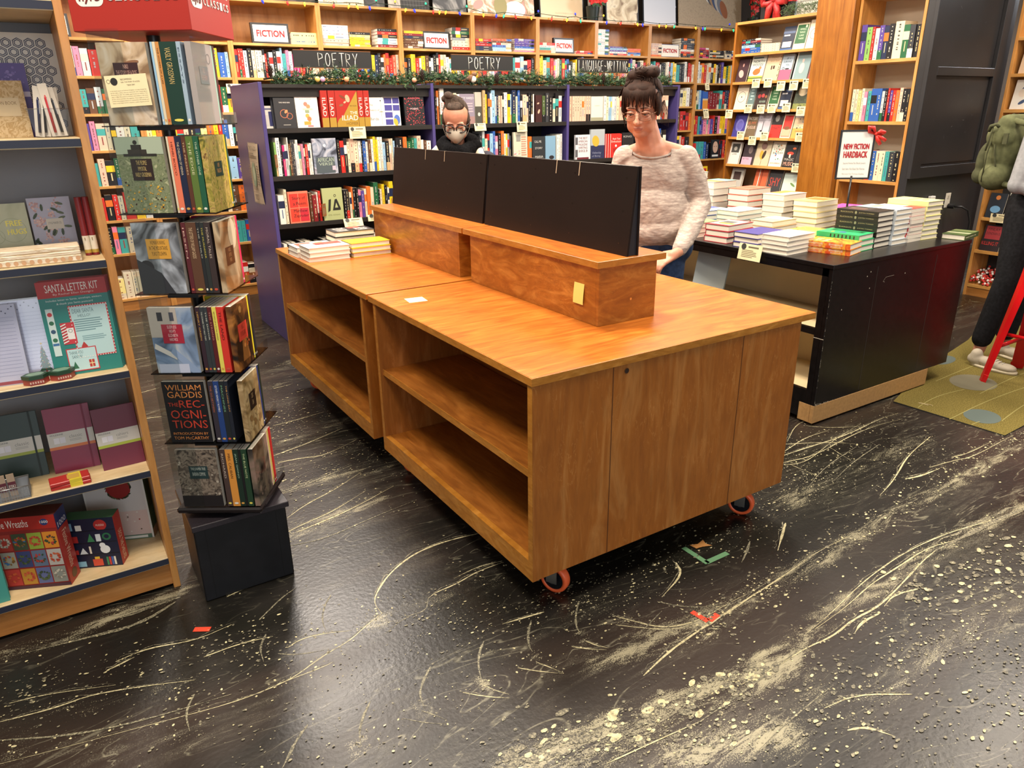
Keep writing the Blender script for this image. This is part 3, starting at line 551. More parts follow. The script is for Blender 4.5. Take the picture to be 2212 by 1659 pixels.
def book(name, W, Hh, T, cov, spine=None, back=None, art=None, spart=None, hard=True, pages=True, parent=None, pm=None):
    """front cover faces -y, spine on the left; origin at the middle of the bottom front edge"""
    b = B(); c = C_(cov); sp = C_(spine) if spine else c; bk = C_(back) if back else c; k = .0024 if hard else .0006
    k = min(k, T/5)
    b.box(-W/2, W/2, 0, k, 0, Hh, c); b.box(-W/2, W/2, T-k, T, 0, Hh, bk); b.box(-W/2, -W/2+k, k, T-k, 0, Hh, sp)
    if spine: b.rect(-W/2, -W/2, 0, 0, 0, sp)
    iz = .003 if hard else .0004
    if not pages: b.box(-W/2+k, W/2-iz, k, T-k, iz, Hh-iz, pm or PAGE)
    if art: art(b, W, Hh)
    if spart:   # spine art: local frame x->thickness
        b.T = Matrix.Translation((-W/2, 0, 0)) @ Matrix.Rotation(R(-90), 4, 'Z') @ Matrix.Translation((-T, 0, 0)); spart(b, T, Hh); b.T = None
    o = b.build(name, parent)
    if pages:
        p = B(); p.box(-W/2+k, W/2-iz, k+.0001, T-k-.0001, iz, Hh-iz, pm or PAGE); p.build('pages', o)
    return o
def M_spine(W, T): return Matrix.Rotation(R(90), 4, 'Z') @ Matrix.Translation((W/2, -T/2, 0))
def M_flat(Hh, T): return Matrix.Translation((0, -Hh/2, T)) @ Matrix.Rotation(R(-90), 4, 'X')
def setm(o, frame, M): o.matrix_world = frame @ M; return o
def frame(x, y, z=0, rz=0): return Matrix.Translation((x, y, z)) @ Matrix.Rotation(R(rz), 4, 'Z')
def marks(rnd, col_, dense=.7):
    """rows of small printed dashes down a spine"""
    def f(b, T, Hh):
        z = Hh*.93; m = mat(col_, .5)
        while z > Hh*.2:
            l = rnd.uniform(.004, .012)
            if rnd.random() < dense: b.rect(T*.40, T*.60, z-l, z, -.0004, m)
            z -= l+rnd.choice((.002, .002, .006, .014))
        if rnd.random() < .5: b.rect(T*.36, T*.64, .009, .014, -.0004, m)
    return f
_BM = {}
rb = random.Random(11)
def small_book(k, T, Hh, W, var, name='book'):
    T = max(.006, round(T/.002)*.002); Hh = round(Hh/.004)*.004
    key = (k, T, Hh, W, var)
    if key in _BM:
        o = bpy.data.objects.new(name, _BM[key]); col.objects.link(o); return o
    rr = random.Random(hash((ord(k), int(T*1e4), int(Hh*1e4), var)) & 0xffff)
    b = B(); c = C_(k); kk = .001
    b.box(-W/2, W/2, 0, kk, 0, Hh, c); b.box(-W/2, W/2, T-kk, T, 0, Hh, c); b.box(-W/2, -W/2+kk, kk, T-kk, 0, Hh, c)
    b.box(-W/2+kk, W/2-.001, kk, T-kk, .002, Hh-.002, PAGE)
    b.T = Matrix.Translation((-W/2, 0, 0)) @ Matrix.Rotation(R(-90), 4, 'Z') @ Matrix.Translation((-T, 0, 0))
    ac = rr.choice(['4a4844', '8a4a44', '4a608a']) if k in LIGHT else rr.choice(['c8c0b0', 'c8b88a', 'b0b0b0'])
    if var == 2: # band across the spine
        b.rect(0, T, Hh*.55, Hh*.8, -.0003, C_(rr.choice('WKRYNOTw'))); b.rect(T*.42, T*.58, Hh*.2, Hh*.5, -.0004, mat(ac))
    elif var == 3:
        b.rect(0, T, 0, Hh*.28, -.0003, C_(rr.choice('WKRBGtw'))); marks(rr, ac)(b, T, Hh)
    else: marks(rr, ac)(b, T, Hh)
    b.T = None
    o = b.build(name); _BM[key] = o.data; return o
def row(s, F, x0, x1, y, z, hmin, hmax, W, where, group, stuff=None, lean=.012, cat='book', names=True, smin=.013, smax=.028):
    """a run of spine-out books; letters are colours, + thick, - thin, _ gap, / one leaning"""
    toks = []
    for ch in s:
        if ch == '+': toks[-1][1] *= 1.55
        elif ch == '-': toks[-1][1] *= .62
        elif ch == '/': toks[-1][2] = 1
        elif ch == "'": toks[-1][3] = 1
        elif ch == '_': toks.append(['_', .03, 0, 0])
        else: toks.append([ch, rb.uniform(smin, smax), 0, 0])
    tot = sum(t[1]+.0012 for t in toks); sc = (x1-x0)/tot
    x = x0; i = 0; out = []; prevh = None; prevk = None
    real = [t[0] for t in toks if t[0] != '_']; n = 0
    for k, T, ln, tall in toks:
        T = T*sc
        if k == '_': x += T+.0012*sc; prevh = None; continue
        Hh = rb.uniform(hmin, hmax) if not (k == prevk and rb.random() < .75) else prevh
        if tall: Hh = hmax+.012
        prevh = Hh; prevk = k
        var = rb.choice((1, 1, 2, 3)); Tq = max(.006, math.floor(T/.002)*.002); 
        a = R(5) if ln else rb.uniform(-1, 1)*lean*.3
        M = Matrix.Translation((x+T/2, y+rb.uniform(0, .012), z)) @ Matrix.Rotation(a, 4, 'Y') @ M_spine(W, Tq)
        if stuff is not None: stuff.append((k, Tq, Hh, W, var, F @ M))
        else:
            o = small_book(k, Tq, Hh, W, var); o.matrix_world = F @ M
            sz = 'slim' if T < .016 else ('thick' if T > .031 else 'medium')
            tag(o, '%s %s %s, %s from left %s' % (sz, CN[k], cat, ordn(n+1), where), cat, group)
            out.append(o)
        n += 1; x += T+.0012*sc
    return out
def merge_books(lst, name, label, cat):
    """many distant spines as one object"""
    vs = []; fs = []; fm = []; ms = []
    for k, T, Hh, W, var, M in lst:
        o = small_book(k, T, Hh, W, var); me = o.data; bpy.data.objects.remove(o)
        base = len(vs); vs += [tuple(M @ v.co) for v in me.vertices]
        mm = []
        for m in me.materials:
            if m not in ms: ms.append(m)
            mm.append(ms.index(m))
        for p in me.polygons: fs.append(tuple(base+i for i in p.vertices)); fm.append(mm[p.material_index])
    me = bpy.data.meshes.new(name); me.from_pydata(vs, [], fs)
    for m in ms: me.materials.append(m)
    me.polygons.foreach_set('material_index', fm); o = bpy.data.objects.new(name, me); col.objects.link(o)
    return tag(o, label, cat, None, 'stuff')
ST = {1: 'the only book', 2: '', 3: ''}
def stack(F, x, y, z, n, W, Hh, T, cov, rz, what, group, art=None, spine=None, spart=None, hard=True, pages=True, jit=.004, pm=None, name='book', seed=0):
    """lying books; level labels are written from the top"""
    rr = random.Random(seed+int(x*1000)+int(y*77)); out = []
    proto = None
    for i in range(n):
        if proto is None: o = proto = book(name, W, Hh, T, cov, spine=spine, art=art, spart=spart, hard=hard, pages=pages, pm=pm)
        else:
            o = proto.copy(); col.objects.link(o)
            for ch in proto.children: c = ch.copy(); col.objects.link(c); c.parent = o
        M = Matrix.Translation((x+rr.uniform(-jit, jit), y+rr.uniform(-jit, jit), z+i*(T+.0004))) @ Matrix.Rotation(R(rz)+rr.uniform(-.02, .02), 4, 'Z') @ M_flat(Hh, T)
        o.matrix_world = F @ M
        lv = n-i
        pos = 'topmost in' if lv == 1 else ('lowest in' if i == 0 else ordn(lv)+' from top in')
        lab = '%s, %s %s' % (what[0], pos, what[1]) if n > 1 else '%s, lying on %s' % (what[0], what[1])
        tag(o, lab, 'book', group); out.append(o)
    return out
def faceout(F, x, y, z, W, Hh, T, cov, label, group=None, art=None, tilt=-8, name='book', cat='book', rz=0, **kw):
    o = book(name, W, Hh, T, cov, art=art, **kw)
    setm(o, F, Matrix.Translation((x, y, z)) @ Matrix.Rotation(R(rz), 4, 'Z') @ Matrix.Rotation(R(tilt), 4, 'X'))
    return tag(o, label, cat, group)
E_ = -.0006
def A(*items):
    """cover art from fractions: ('r',x0,x1,z0,z1,col) ('c',x,z,r,col) ('o',x,z,r,w,col) ('t',text,x0,x1,z0,z1,col) ('p',[(x,z)..],col) ('d',n,r,cols,x0,x1,z0,z1)"""
    def f(b, W, Hh):
        X = lambda t: (t-.5)*W
        e = E_
        for it in items:
            e -= .00005
            k = it[0]; m = it[-1]; m = mat(m, .45) if isinstance(m, str) and len(m) == 6 else m
            if k == 'r': b.rect(X(it[1]), X(it[2]), it[3]*Hh, it[4]*Hh, e, m)
            elif k == 'c': b.disc(X(it[1]), it[2]*Hh, it[3]*W, it[3]*W, e, m, 16)
            elif k == 'e': b.disc(X(it[1]), it[2]*Hh, it[3]*W, it[4]*W, e, m, 16, it[5])
            elif k == 'o': b.ring(X(it[1]), it[2]*Hh, it[3]*W, it[4]*W, e, m)
            elif k == 't': b.text(it[1], X(it[2]), X(it[3]), it[4]*Hh, it[5]*Hh, e, m)
            elif k == 'v': b.text(it[1], X(it[2]), X(it[3]), it[4]*Hh, it[5]*Hh, e, m, rot90=True)
            elif k == 'p': b.poly([(X(p[0]), e, p[1]*Hh) for p in it[1]], m)
            elif k == 'd':
                rr = random.Random(it[1]); _, n, r, cols, x0, x1, z0, z1 = it
                for i in range(n):
                    q = r*rr.uniform(.5, 1.3); b.disc(X(rr.uniform(x0, x1)), rr.uniform(z0, z1)*Hh, q*W, q*W*rr.uniform(.6, 1), e-.00001*(i % 5), mat(rr.choice(cols), .45), 7, rr.uniform(0, 3))
            elif k == 'l':   # text lines
                _, n, x0, x1, z0, z1, _c = it; rr = random.Random(n*7+int(x0*100))
                for i in range(n):
                    zz = z1-(z1-z0)*i/n; b.rect(X(x0), X(x1-(x1-x0)*rr.choice((0, .05, .1, .3))), (zz-(z1-z0)/n*.45)*Hh, zz*Hh, e, m)
    return f
def SP(text_, c, z0=.35, z1=.95, x0=.3, x1=.7, foot=None, band=None):
    def f(b, T, Hh):
        if band: b.rect(0, T, band[0]*Hh, band[1]*Hh, -.0003, mat(band[2]))
        if text_: b.text(text_, T*x0, T*x1, z0*Hh, z1*Hh, -.0006, mat(c), rot90=True)
        if foot: b.disc(T/2, .055*Hh, T*.3, .0035, -.0006, mat(foot), 10); 
    return f
# ------------------------------------------------------------------ cases
def bookcase(name, W, Hh, D, shelves, F, label, mv, mh, mb=None, t=.022, kick=None, topz=None, edge=None, strip=None, cat='bookcase', mids=(), group=None, th=None):
    """open case, front on y=0; shelves = top surfaces"""
    e = empty(name); e.matrix_world = F; tag(e, label, cat, group); th = th or t
    for a in (0, W-t): B().bbox(a, a+t, 0, D, 0, Hh, mv, .001).build('side_panel', e)
    for q in mids: B().bbox(q-t/2, q+t/2, .0005, D-.012, 0, Hh-t, mv, .001).build('divider', e)
    B().bbox(t, W-t, 0, D, Hh-th, Hh, mh, .001).build('top_panel', e)
    if mb: B().box(t, W-t, D-.01, D, 0.02, Hh-th, mb).build('back_panel', e)
    cuts = [t]+[q+k*t/2 for q in mids for k in (-1, 1)]+[W-t]
    for z in shelves:
        for a, c in zip(cuts[::2], cuts[1::2]):
            o = B().bbox(a+.0003, c-.0003, .001, D-.011, z-th, z, mh, .001).build('shelf', e)
            if strip: B().box(a+.0005, c-.0005, -.0015, .001, z-th+.003, z-.003, strip).build('price_rail', o)
    if kick: B().box(t, W-t, .012, .03, kick[0], kick[1], kick[2]).build('kickboard', e)
    return e
def shelf_card(F, x, y, z, w_, h_, label, tilt=0, m=None, group='cream shelf talker cards', rz=0, dot=True, name='shelf_card'):
    b = B(); b.box(-w_/2, w_/2, 0, .0008, -h_, 0, m or CARD)
    if dot: b.disc(-w_*.3, -h_*.2, w_*.11, w_*.11, -.0003, mat('3a3a38'), 12)
    A(('l', 5, .15, .85, .12, .62, '8d8468'))(_sub(b, -h_), w_, h_)
    b.rect(-w_*.1, w_*.35, -h_*.24, -h_*.14, -.0004, mat('6f6850'))
    o = b.build(name); setm(o, F, Matrix.Translation((x, y, z)) @ Matrix.Rotation(R(rz), 4, 'Z') @ Matrix.Rotation(R(-tilt), 4, 'X')); return tag(o, label, 'card', group)
class _sub:
    def __init__(s, b, dz): s.b = b; s.dz = dz
    def rect(s, x0, x1, z0, z1, y, m): s.b.rect(x0, x1, z0+s.dz, z1+s.dz, y, m)

# ------------------------------------------------------------------ left case with stationery
LF = frame(-2.146, .828)
bookcase('bookcase', 1.218, 2.16, .36, [1.83, 1.489, 1.151, .806, .459, .123], LF, 'pale maple bookcase with navy price rails, holding notebooks, Christmas kits and puzzle boxes', WMAP, WPALE, GREYB, kick=(.012, .098, WOAKX), strip=NAVY, th=.026)
G0 = frame(0, 0)
def hexpat(b, W, Hh):
    m = mat('2f3757'); k = .0165; j = 0
    for r_ in range(int(Hh/(k*1.5))+1):
        for c_ in range(int(W/(k*1.732))+1):
            x = -W/2+c_*k*1.732+(r_ % 2)*k*.866+.006; z = r_*k*1.5+.010
            if x > W/2-.008 or z > Hh-.008: continue
            for rad in (.0142, .0098):
                p = [(x+rad*math.sin(math.pi*q/3), z+rad*math.cos(math.pi*q/3)) for q in range(7)]
                i_ = rad-.0023; p2 = [(x+i_*math.sin(math.pi*q/3), z+i_*math.cos(math.pi*q/3)) for q in range(7)]
                for a in range(6): b.put([(p[a][0], E_, p[a][1]), (p[a+1][0], E_, p[a+1][1]), (p2[a+1][0], E_, p2[a+1][1]), (p2[a][0], E_, p2[a][1])], [(0, 1, 2, 3)], m)
faceout(G0, -1.085, 1.12, 1.4895, .27, .285, .02, 'e4e6ee' if False else 'W', 'large white notebook with navy honeycomb pattern at the back of the top shelf', art=hexpat, tilt=-2, name='notebook', cat='notebook')
faceout(G0, -1.135, 1.05, 1.4895, .19, .2, .012, 'V', 'purple composition notebook standing behind the tan map one', art=A(('r', 0, 1, .55, .62, 'd6cfe6'), ('d', 60, .02, ['7d68b0', '8f7cc0'], .05, .95, .65, .95)), tilt=-4, name='notebook', cat='notebook')
TANM = speckle('map_print', ['c9ad7e', 'd8c096', 'b3925e', 'd3b98c'], 40, .6, 6, 3)
faceout(G0, -1.137, 1.0, 1.4895, .16, .152, .01, TANM, 'tan composition notebook printed like an old map, beside the pen bin', art=A(('r', .2, .9, .38, .7, 'd9c49c'), ('t', 'COMPOSITION BOOK', .26, .86, .58, .64, '8a6c40')), tilt=-5, name='notebook', cat='notebook')
# clear bin with carded pens
e = empty('pen_bin', (-1.012, .93, 1.49)); tag(e, 'clear plastic bin full of carded pens on the top shelf', 'bin')
def wall4(b, w0, d0, w1, d1, h, m, t=.0015):
    c0 = [(-w0, -d0), (w0, -d0), (w0, d0), (-w0, d0)]; c1 = [(-w1, -d1), (w1, -d1), (w1, d1), (-w1, d1)]
    for i in range(4):
        j = (i+1) % 4; b.quad(c0[i]+(0,), c0[j]+(0,), c1[j]+(h,), c1[i]+(h,), m)
    b.quad(*[(x, y, .0005) for x, y in c0], m)
    b.tube([p+(h,) for p in c1], .0018, m, 6, True)
b = B(); wall4(b, .038, .04, .05, .05, .075, acrylic('bin_plastic', (.9, .92, .95), .35, .1)); b.build('bin_body', e)
for i, (x, y, c, tl, rz, hh) in enumerate([(-.030, -.015, '20284a', -8, 8, .135), (-.014, .005, '2a2c34', -10, 5, .12), (.010, -.018, 'b8323a', -6, -4, .14), (.028, .0, '3b3e44', -4, -6, .13), (-.005, .02, '41659a', -3, 0, .125), (.018, .022, 'd6d2ca', -3, 3, .13)]):
    o = empty('carded_pen'); o.matrix_world = Matrix.Translation((-1.012+x, .93+y, 1.4925)) @ Matrix.Rotation(R(rz), 4, 'Y') @ Matrix.Rotation(R(tl), 4, 'X')
    tag(o, '%s pen on a white card in the clear bin, %s from the left' % (['navy', 'black', 'red', 'charcoal', 'blue', 'silver'][i], ordn([1, 2, 4, 6, 3, 5][i])), 'pen', 'carded pens in the clear bin')
    B().box(-.011, .011, .003, .004, .0, hh, mat('cfc8ba')).build('backing_card', o)
    q = B(); q.tube([(0, 0, .01), (0, 0, hh*.72), (0, 0, hh*.78)], [.0035, .0035, .001], mat(c, .3), 8); q.box(.002, .0032, -.0045, -.0035, hh*.45, hh*.72, mat('c9c9c9', .3)); q.build('pen', o)
b = B(); b.bbox(-.035, .035, 0, .05, 0, .022, mat('e6dfce'), .002); o = b.build('notepad', None, (-1.03, .86, 1.8305)); tag(o, 'cream notepad lying on the topmost visible shelf', 'notepad')
# shelf B
SAGE = speckle('sage_print', ['b9c0a4', 'c6cbb2', 'aab294'], 8, .6)
faceout(G0, -1.178, 1.03, 1.1515, .118, .155, .012, SAGE, 'sage green spiral notebook reading FREE HUGS in gold', art=A(('o', .62, .5, .3, .01, 'a6b08c'), ('o', .25, .4, .18, .01, 'a6b08c'), ('t', 'FREE', .50, .84, .58, .68, 'f4e86a'), ('t', 'FREE', .51, .85, .583, .683, 'f4e86a'), ('t', 'HUGS', .50, .90, .42, .52, 'f4e86a'), ('t', 'HUGS', .51, .91, .423, .523, 'f4e86a')), tilt=-6, name='notebook', cat='notebook')
def floral(b, W, Hh):
    r3 = random.Random(3)
    for i in range(9):
        cx, cz = r3.uniform(-.45, .45)*W, r3.uniform(.08, .95)*Hh
        for j in range(26):
            a = r3.uniform(0, 6.3); q = r3.uniform(0, .016); b.disc(cx+q*math.cos(a), cz+q*math.sin(a), .0026, .0026, E_-.00001*j, mat(r3.choice(['d9b4b0', 'e3c4bd', 'c79d9c']), .6), 6)
    for i in range(16):
        b.disc(r3.uniform(-.46, .46)*W, r3.uniform(.06, .96)*Hh, .011, .004, E_-.0004, mat(r3.choice(['4d5b4a', '66715c']), .6), 8, r3.uniform(0, 3))
    b.rect(-.15*W, .25*W, .43*Hh, .62*Hh, E_-.0005, mat('d9d3c6')); b.text('STYLE MAKER CO.', -.11*W, .21*W, .52*Hh, .56*Hh, E_-.0006, mat('7a7a72'))
faceout(G0, -1.058, 1.04, 1.1515, .112, .165, .02, 'b4b3c6', 'lilac notebook with pink hydrangea print and cream title label', art=floral, tilt=-5, name='notebook', cat='notebook')
for i, x in enumerate((-.985, -.966)):
    b = B(); red = mat('7f2328', .4); b.cyl((0, 0, .085), (0, 0, 1), .0093, .17, red, 18); o = b.build('diary', None, (x, .93, 1.152)); tag(o, 'dark red round-spined diary with cream band, %s of the pair' % ('left' if not i else 'right'), 'diary', 'pair of dark red diaries')
    b = B(); b.cyl((0, 0, .033), (0, 0, 1), .0095, .05, mat('e3dcc8', .5), 18); b.cyl((0, 0, .012), (0, 0, 1), .0096, .01, mat('b49a45', .35), 18); b.put([(v*.004+.0, -.0102, .045+u*.008) for u, v in ((0, -1), (0, -.3), (1, -.3), (1, -1))], [(0, 1, 2, 3)], mat('9a8a6a')); b.build('paper_band', o)
WPAINT = speckle('whitewashed', ['d9c6a8', 'eee2cc', 'c9ae88', 'f3ead8'], 12, .6, 5, 1, (1, 6, 6))
for k, (z, hgt, nm) in enumerate(((0, .018, 'lower'), (.0185, .011, 'middle'), (.030, .012, 'upper'))):
    b = B(); b.bbox(-.15, .15, 0, .09, z, z+hgt, WPAINT, .002)
    if k == 0:
        for i in range(16): b.disc(-.145+.019*i, hgt*.5, .006, .0065, -.0006, mat('d2a57c'), 10)
    o = b.build('journal', None, (-1.158, .842+.004*k, 1.1516)); tag(o, 'long cream journal lying at the shelf front, %s of three' % nm, 'journal', 'cream journals below the free hugs notebook')
# shelf C
def pad(b, W, Hh):
    for i in range(17): b.rect(-.42*W, .42*W, .12*Hh+i*.045*Hh, .12*Hh+i*.045*Hh+.0006, E_, mat('8d92b4'))
    for i in range(12): b.disc((-.45+.08*i)*W, (.93-.04*math.sin(i*1.6))*Hh, .0022, .0022, E_, mat('4e5272'), 6)
    b.rect(-.48*W, .48*W, .01*Hh, .05*Hh, E_, mat('a8424a'))
def pad_tree(b, W, Hh):
    pad(b, W, Hh)
    for i in range(5): b.poly([((.26-.14+.02*i)*W, E_-.0003-.00002*i, (.08+.055*i)*Hh), ((.26+.14-.02*i)*W, E_-.0003-.00002*i, (.08+.055*i)*Hh), (.26*W, E_-.0003-.00002*i, (.19+.055*i)*Hh)], mat('2f5a40'))
    b.disc(.26*W, .43*Hh, .003, .003, E_-.0005, mat('d9b83a'), 6); b.rect(.24*W, .28*W, .05*Hh, .08*Hh, E_-.0003, mat('9c3a3a'))
    for i in range(14): b.disc((.26+.1*math.sin(i*2.4)*(1-i/16))*W, (.1+.022*i)*Hh, .0015, .0015, E_-.0005, mat(['c23a3a', 'e3cf6a'][i % 2]), 5)
cel = acrylic('cellophane', (.95, .96, 1), .5, .12)
for x, ar, lb, rz in ((-1.195, pad_tree, 'ruled letter pad with a Christmas tree, in clear cellophane', 4), (-1.262, pad, 'ruled letter pad in cellophane at the left edge, partly cut off', 8)):
    o = faceout(G0, x, .905 if ar is pad_tree else .875, .8065, .125 if ar is pad_tree else .11, .235, .006, 'd3d4e6', lb, art=ar, tilt=-9, name='letter_pad', cat='letter pad', rz=-rz, hard=False)
    b = B(); b.rect(-.066, .066, -.001, .24, -.003, cel); b.build('cellophane_sleeve', o)
def santa(b, W, Hh):
    t = A(('r', 0, 1, .83, 1, 'b5241f'), ('t', 'SANTA LETTER KIT', .12, .88, .885, .965, 'f0ece2'), ('t', 'By Rachel Ellen Designs', .22, .8, .845, .872, 'e8c9c0'),
          ('t', 'Includes letter to Santa, envelope, stickers', .1, .9, .785, .81, 'e6efe9'), ('t', '& thank you Santa postcard', .24, .76, .745, .772, 'e6efe9'),
          ('r', .38, .95, .17, .73, 'c4343a'), ('r', .40, .93, .185, .715, 'b9dadb'), ('t', 'DEAR SANTA', .43, .74, .645, .69, '5d7d84'), ('t', 'HELLO!', .5, .68, .6, .63, '5d7d84'),
          ('l', 6, .43, .84, .44, .58, '6f959b'), ('l', 3, .5, .85, .34, .40, '7fa5ab'), ('p', [(.46, .2), (.55, .2), (.55, .29), (.505, .34), (.46, .29)], 'b5342c'),
          ('r', .22, .42, .33, .56, 'c9353c'), ('r', .3, .4, .38, .5, 'ecebe6'), ('o', .35, .47, .03, .006, '3a3a3a'),
          ('r', .06, .16, .22, .72, 'cfe3de'), ('c', .11, .66, .035, 'c4343a'), ('c', .11, .57, .035, '2f6d4a'), ('c', .11, .48, .035, '32506e'), ('c', .11, .39, .035, '2f6d4a'), ('r', .065, .155, .33, .355, '3a6ea0'),
          ('r', .22, .66, .03, .28, 'c9353c'), ('r', .235, .645, .04, .27, 'bfdfe0'), ('t', 'THANK YOU', .26, .46, .215, .25, '4d6d74'), ('t', 'SANTA!', .29, .44, .17, .205, '4d6d74'), ('p', [(.27, .06), (.36, .06), (.315, .14)], '2f6d4a'), ('r', .52, .6, .06, .14, 'b5342c'), ('r', .555, .565, .06, .14, 'e8d9a0'), ('r', .52, .6, .095, .105, 'e8d9a0'))
    t(b, W, Hh)
    for i in range(30):
        s = i/30
        if i % 2: 
            for z_ in (.175, .72): b.rect((.38+.57*s-.5)*W, (.38+.57*s+.012-.5)*W, (z_-.006)*Hh, (z_+.006)*Hh, E_-.0020, mat('f1ece4'))
            for x_ in (.383, .937): b.rect((x_-.5)*W, (x_+.012-.5)*W, (.18+.54*s)*Hh, (.18+.54*s+.012)*Hh, E_-.0020, mat('f1ece4'))
    for i in range(7): b.poly([((.22+.0-.5)*W, E_-.0019, (.34+.03*i)*Hh), ((.30-.5)*W, E_-.0019, (.36+.03*i)*Hh), ((.30-.5)*W, E_-.0019, (.372+.03*i)*Hh), ((.22-.5)*W, E_-.0019, (.352+.03*i)*Hh)], mat('f1ece4'))
for i in range(3):
    faceout(G0, -1.052+.005*i, .872+.013*i, .8065, .182, .285, .004, '1f8077', 'teal and red Santa letter kit, %s in its stack' % ('front one' if i == 0 else ('second' if i == 1 else 'rearmost')), art=santa if i == 0 else A(('r', 0, 1, .83, 1, 'b5241f')), tilt=-6, name='letter_kit', cat='letter kit', group='Santa letter kits', hard=False, rz=-3)
for i, (x, y) in enumerate(((-1.193, .852), (-1.125, .858))):
    o = empty('gift_tin', (x, y, .8065), R(12 if i else 5)); tag(o, 'small green and red hexagonal Christmas tin, %s of the two' % ('left' if i == 0 else 'right'), 'tin', 'small Christmas tins')
    for nm, r_, z0, z1, m in (('tin_body', .031, 0, .017, mat('a5483e', .4)), ('lid', .033, .0172, .028, mat('2c4a35', .35))):
        b = B(); p0 = [(r_*math.cos(math.pi*k/3)*1.08, r_*math.sin(math.pi*k/3)*.8) for k in range(6)]
        b.put([p+(z0,) for p in p0]+[p+(z1,) for p in p0], [tuple(range(5, -1, -1)), tuple(range(6, 12))]+[(k, (k+1) % 6, (k+1) % 6+6, k+6) for k in range(6)], m)
        if z0 == 0:
            for k in range(6): b.box(-.018+.0064*k, -.0145+.0064*k, -.0225, -.0218, .005, .011, mat('e3c0ae'))
        else: b.put([(q[0]*.7, q[1]*.7, z1+.0003) for q in p0], [tuple(range(6))], mat('7e9a86', .4))
        b.build(nm, o)
# shelf D: notebooks with paper bands
def bandart(c2, t1, t2, elastic):
    def f(b, W, Hh):
        A(('r', 0, 1, .40, .62, 'cfcdc4'), ('r', 0, 1, .36, .405, c2), ('t', t1, .06, .34, .575, .6, '3a3a3a'), ('t', t2, .46, .74, .51, .56, '8d8d88'), ('r', .12, .24, .45, .54, 'e6e6ea'), ('r', .25, .37, .45, .54, 'dedee6'), ('l', 2, .46, .74, .45, .49, 'aaaaa5'))(b, W, Hh)
        if elastic: b.rect(.33*W, .37*W, 0, Hh, E_-.0012, mat(elastic))
    return f
faceout(G0, -1.295, .985, .4595, .135, .212, .013, '1c332c', 'dark green elastic-closed notebook with paper band, at the left edge', art=bandart('9aa83a', 'MOLESKINE', 'classic', '14241f'), tilt=-12, name='notebook', cat='notebook', rz=-3)
faceout(G0, -1.146, .965, .4595, .13, .212, .014, '8a2244', 'magenta hardcover notebook with orange-striped band, middle of the three', art=bandart('d8783c', 'MOLESKINE', 'classic', '7a1c3a'), tilt=-12, name='notebook', cat='notebook', rz=-3)
faceout(G0, -1.014, .905, .4595, .125, .205, .009, '6b1f35', 'burgundy soft notebook with green-striped band, next to the case side', art=bandart('a9b83a', 'MOLESKINE', 'cahiers', None), tilt=-9, name='notebook', cat='notebook', rz=2)
for i in range(2):
    b = B(); b.bbox(-.055, .055, 0, .055, 0, .0115, mat('b8302c', .4), .002); b.box(-.008+.006, .026+.006, -.0005, .0555, -.0004, .0119, mat('dcc838')); 
    if i: b.quad((-.006, .01, .0122), (.028, .01, .0122), (.028, .045, .0122), (-.006, .045, .0122), mat('c9a24a'))
    o = b.build('pocket_notebook', None, (-1.172, .838, .4595+.0122*i), (0, 0, R(3 if i else 0))); tag(o, 'red pocket notebook with yellow band, %s one of the pair' % ('upper' if i else 'lower'), 'notebook', 'red pocket notebooks')
e = empty('mesh_basket', (-1.335, .875, .46)); tag(e, 'silver wire mesh pen basket at the left edge', 'basket')
b = B(); sm = mat('a9abad', .35, .5, .8)
for k in range(17):
    for z in (0,): b.box(-.055+.0069*k-.0006, -.055+.0069*k+.0006, -.0405, -.0395, .002, .038, sm); b.box(.0545, .0555, -.04+.005*k-.0005, -.04+.005*k+.0005, .002, .038, sm)
for k in range(9): b.box(-.055, .055, -.0408, -.0397, .002+.0045*k, .003+.0045*k, sm); b.box(.0548, .0558, -.04, .04, .002+.0045*k, .003+.0045*k, sm)
b.box(-.055, .055, .039, .04, .002, .038, sm); b.box(-.0555, -.0545, -.04, .04, .002, .038, sm); b.box(-.055, .055, -.04, .04, 0, .002, sm); b.tube([(-.056, -.041, .04), (.056, -.041, .04), (.056, .041, .04), (-.056, .041, .04)], .002, sm, 6, True)
b.build('basket_body', e)
for i, x in enumerate((-.02, .004)):
    b = B(); b.box(x, x+.02, -.01, -.006, .004, .075, mat('a58f78')); b.box(x, x+.02, -.0105, -.010, .02, .05, mat('5a2430')); b.text('MOLESKIN'[i*3:i*3+4], x+.002, x+.018, .03, .04, -.0108, mat('e8e2d6')); o = b.build('pen_box', None, (-1.335, .875, .46)); tag(o, 'slim brown pen box in the mesh basket, %s one' % ('left' if i == 0 else 'right'), 'box', 'pen boxes in the mesh basket')
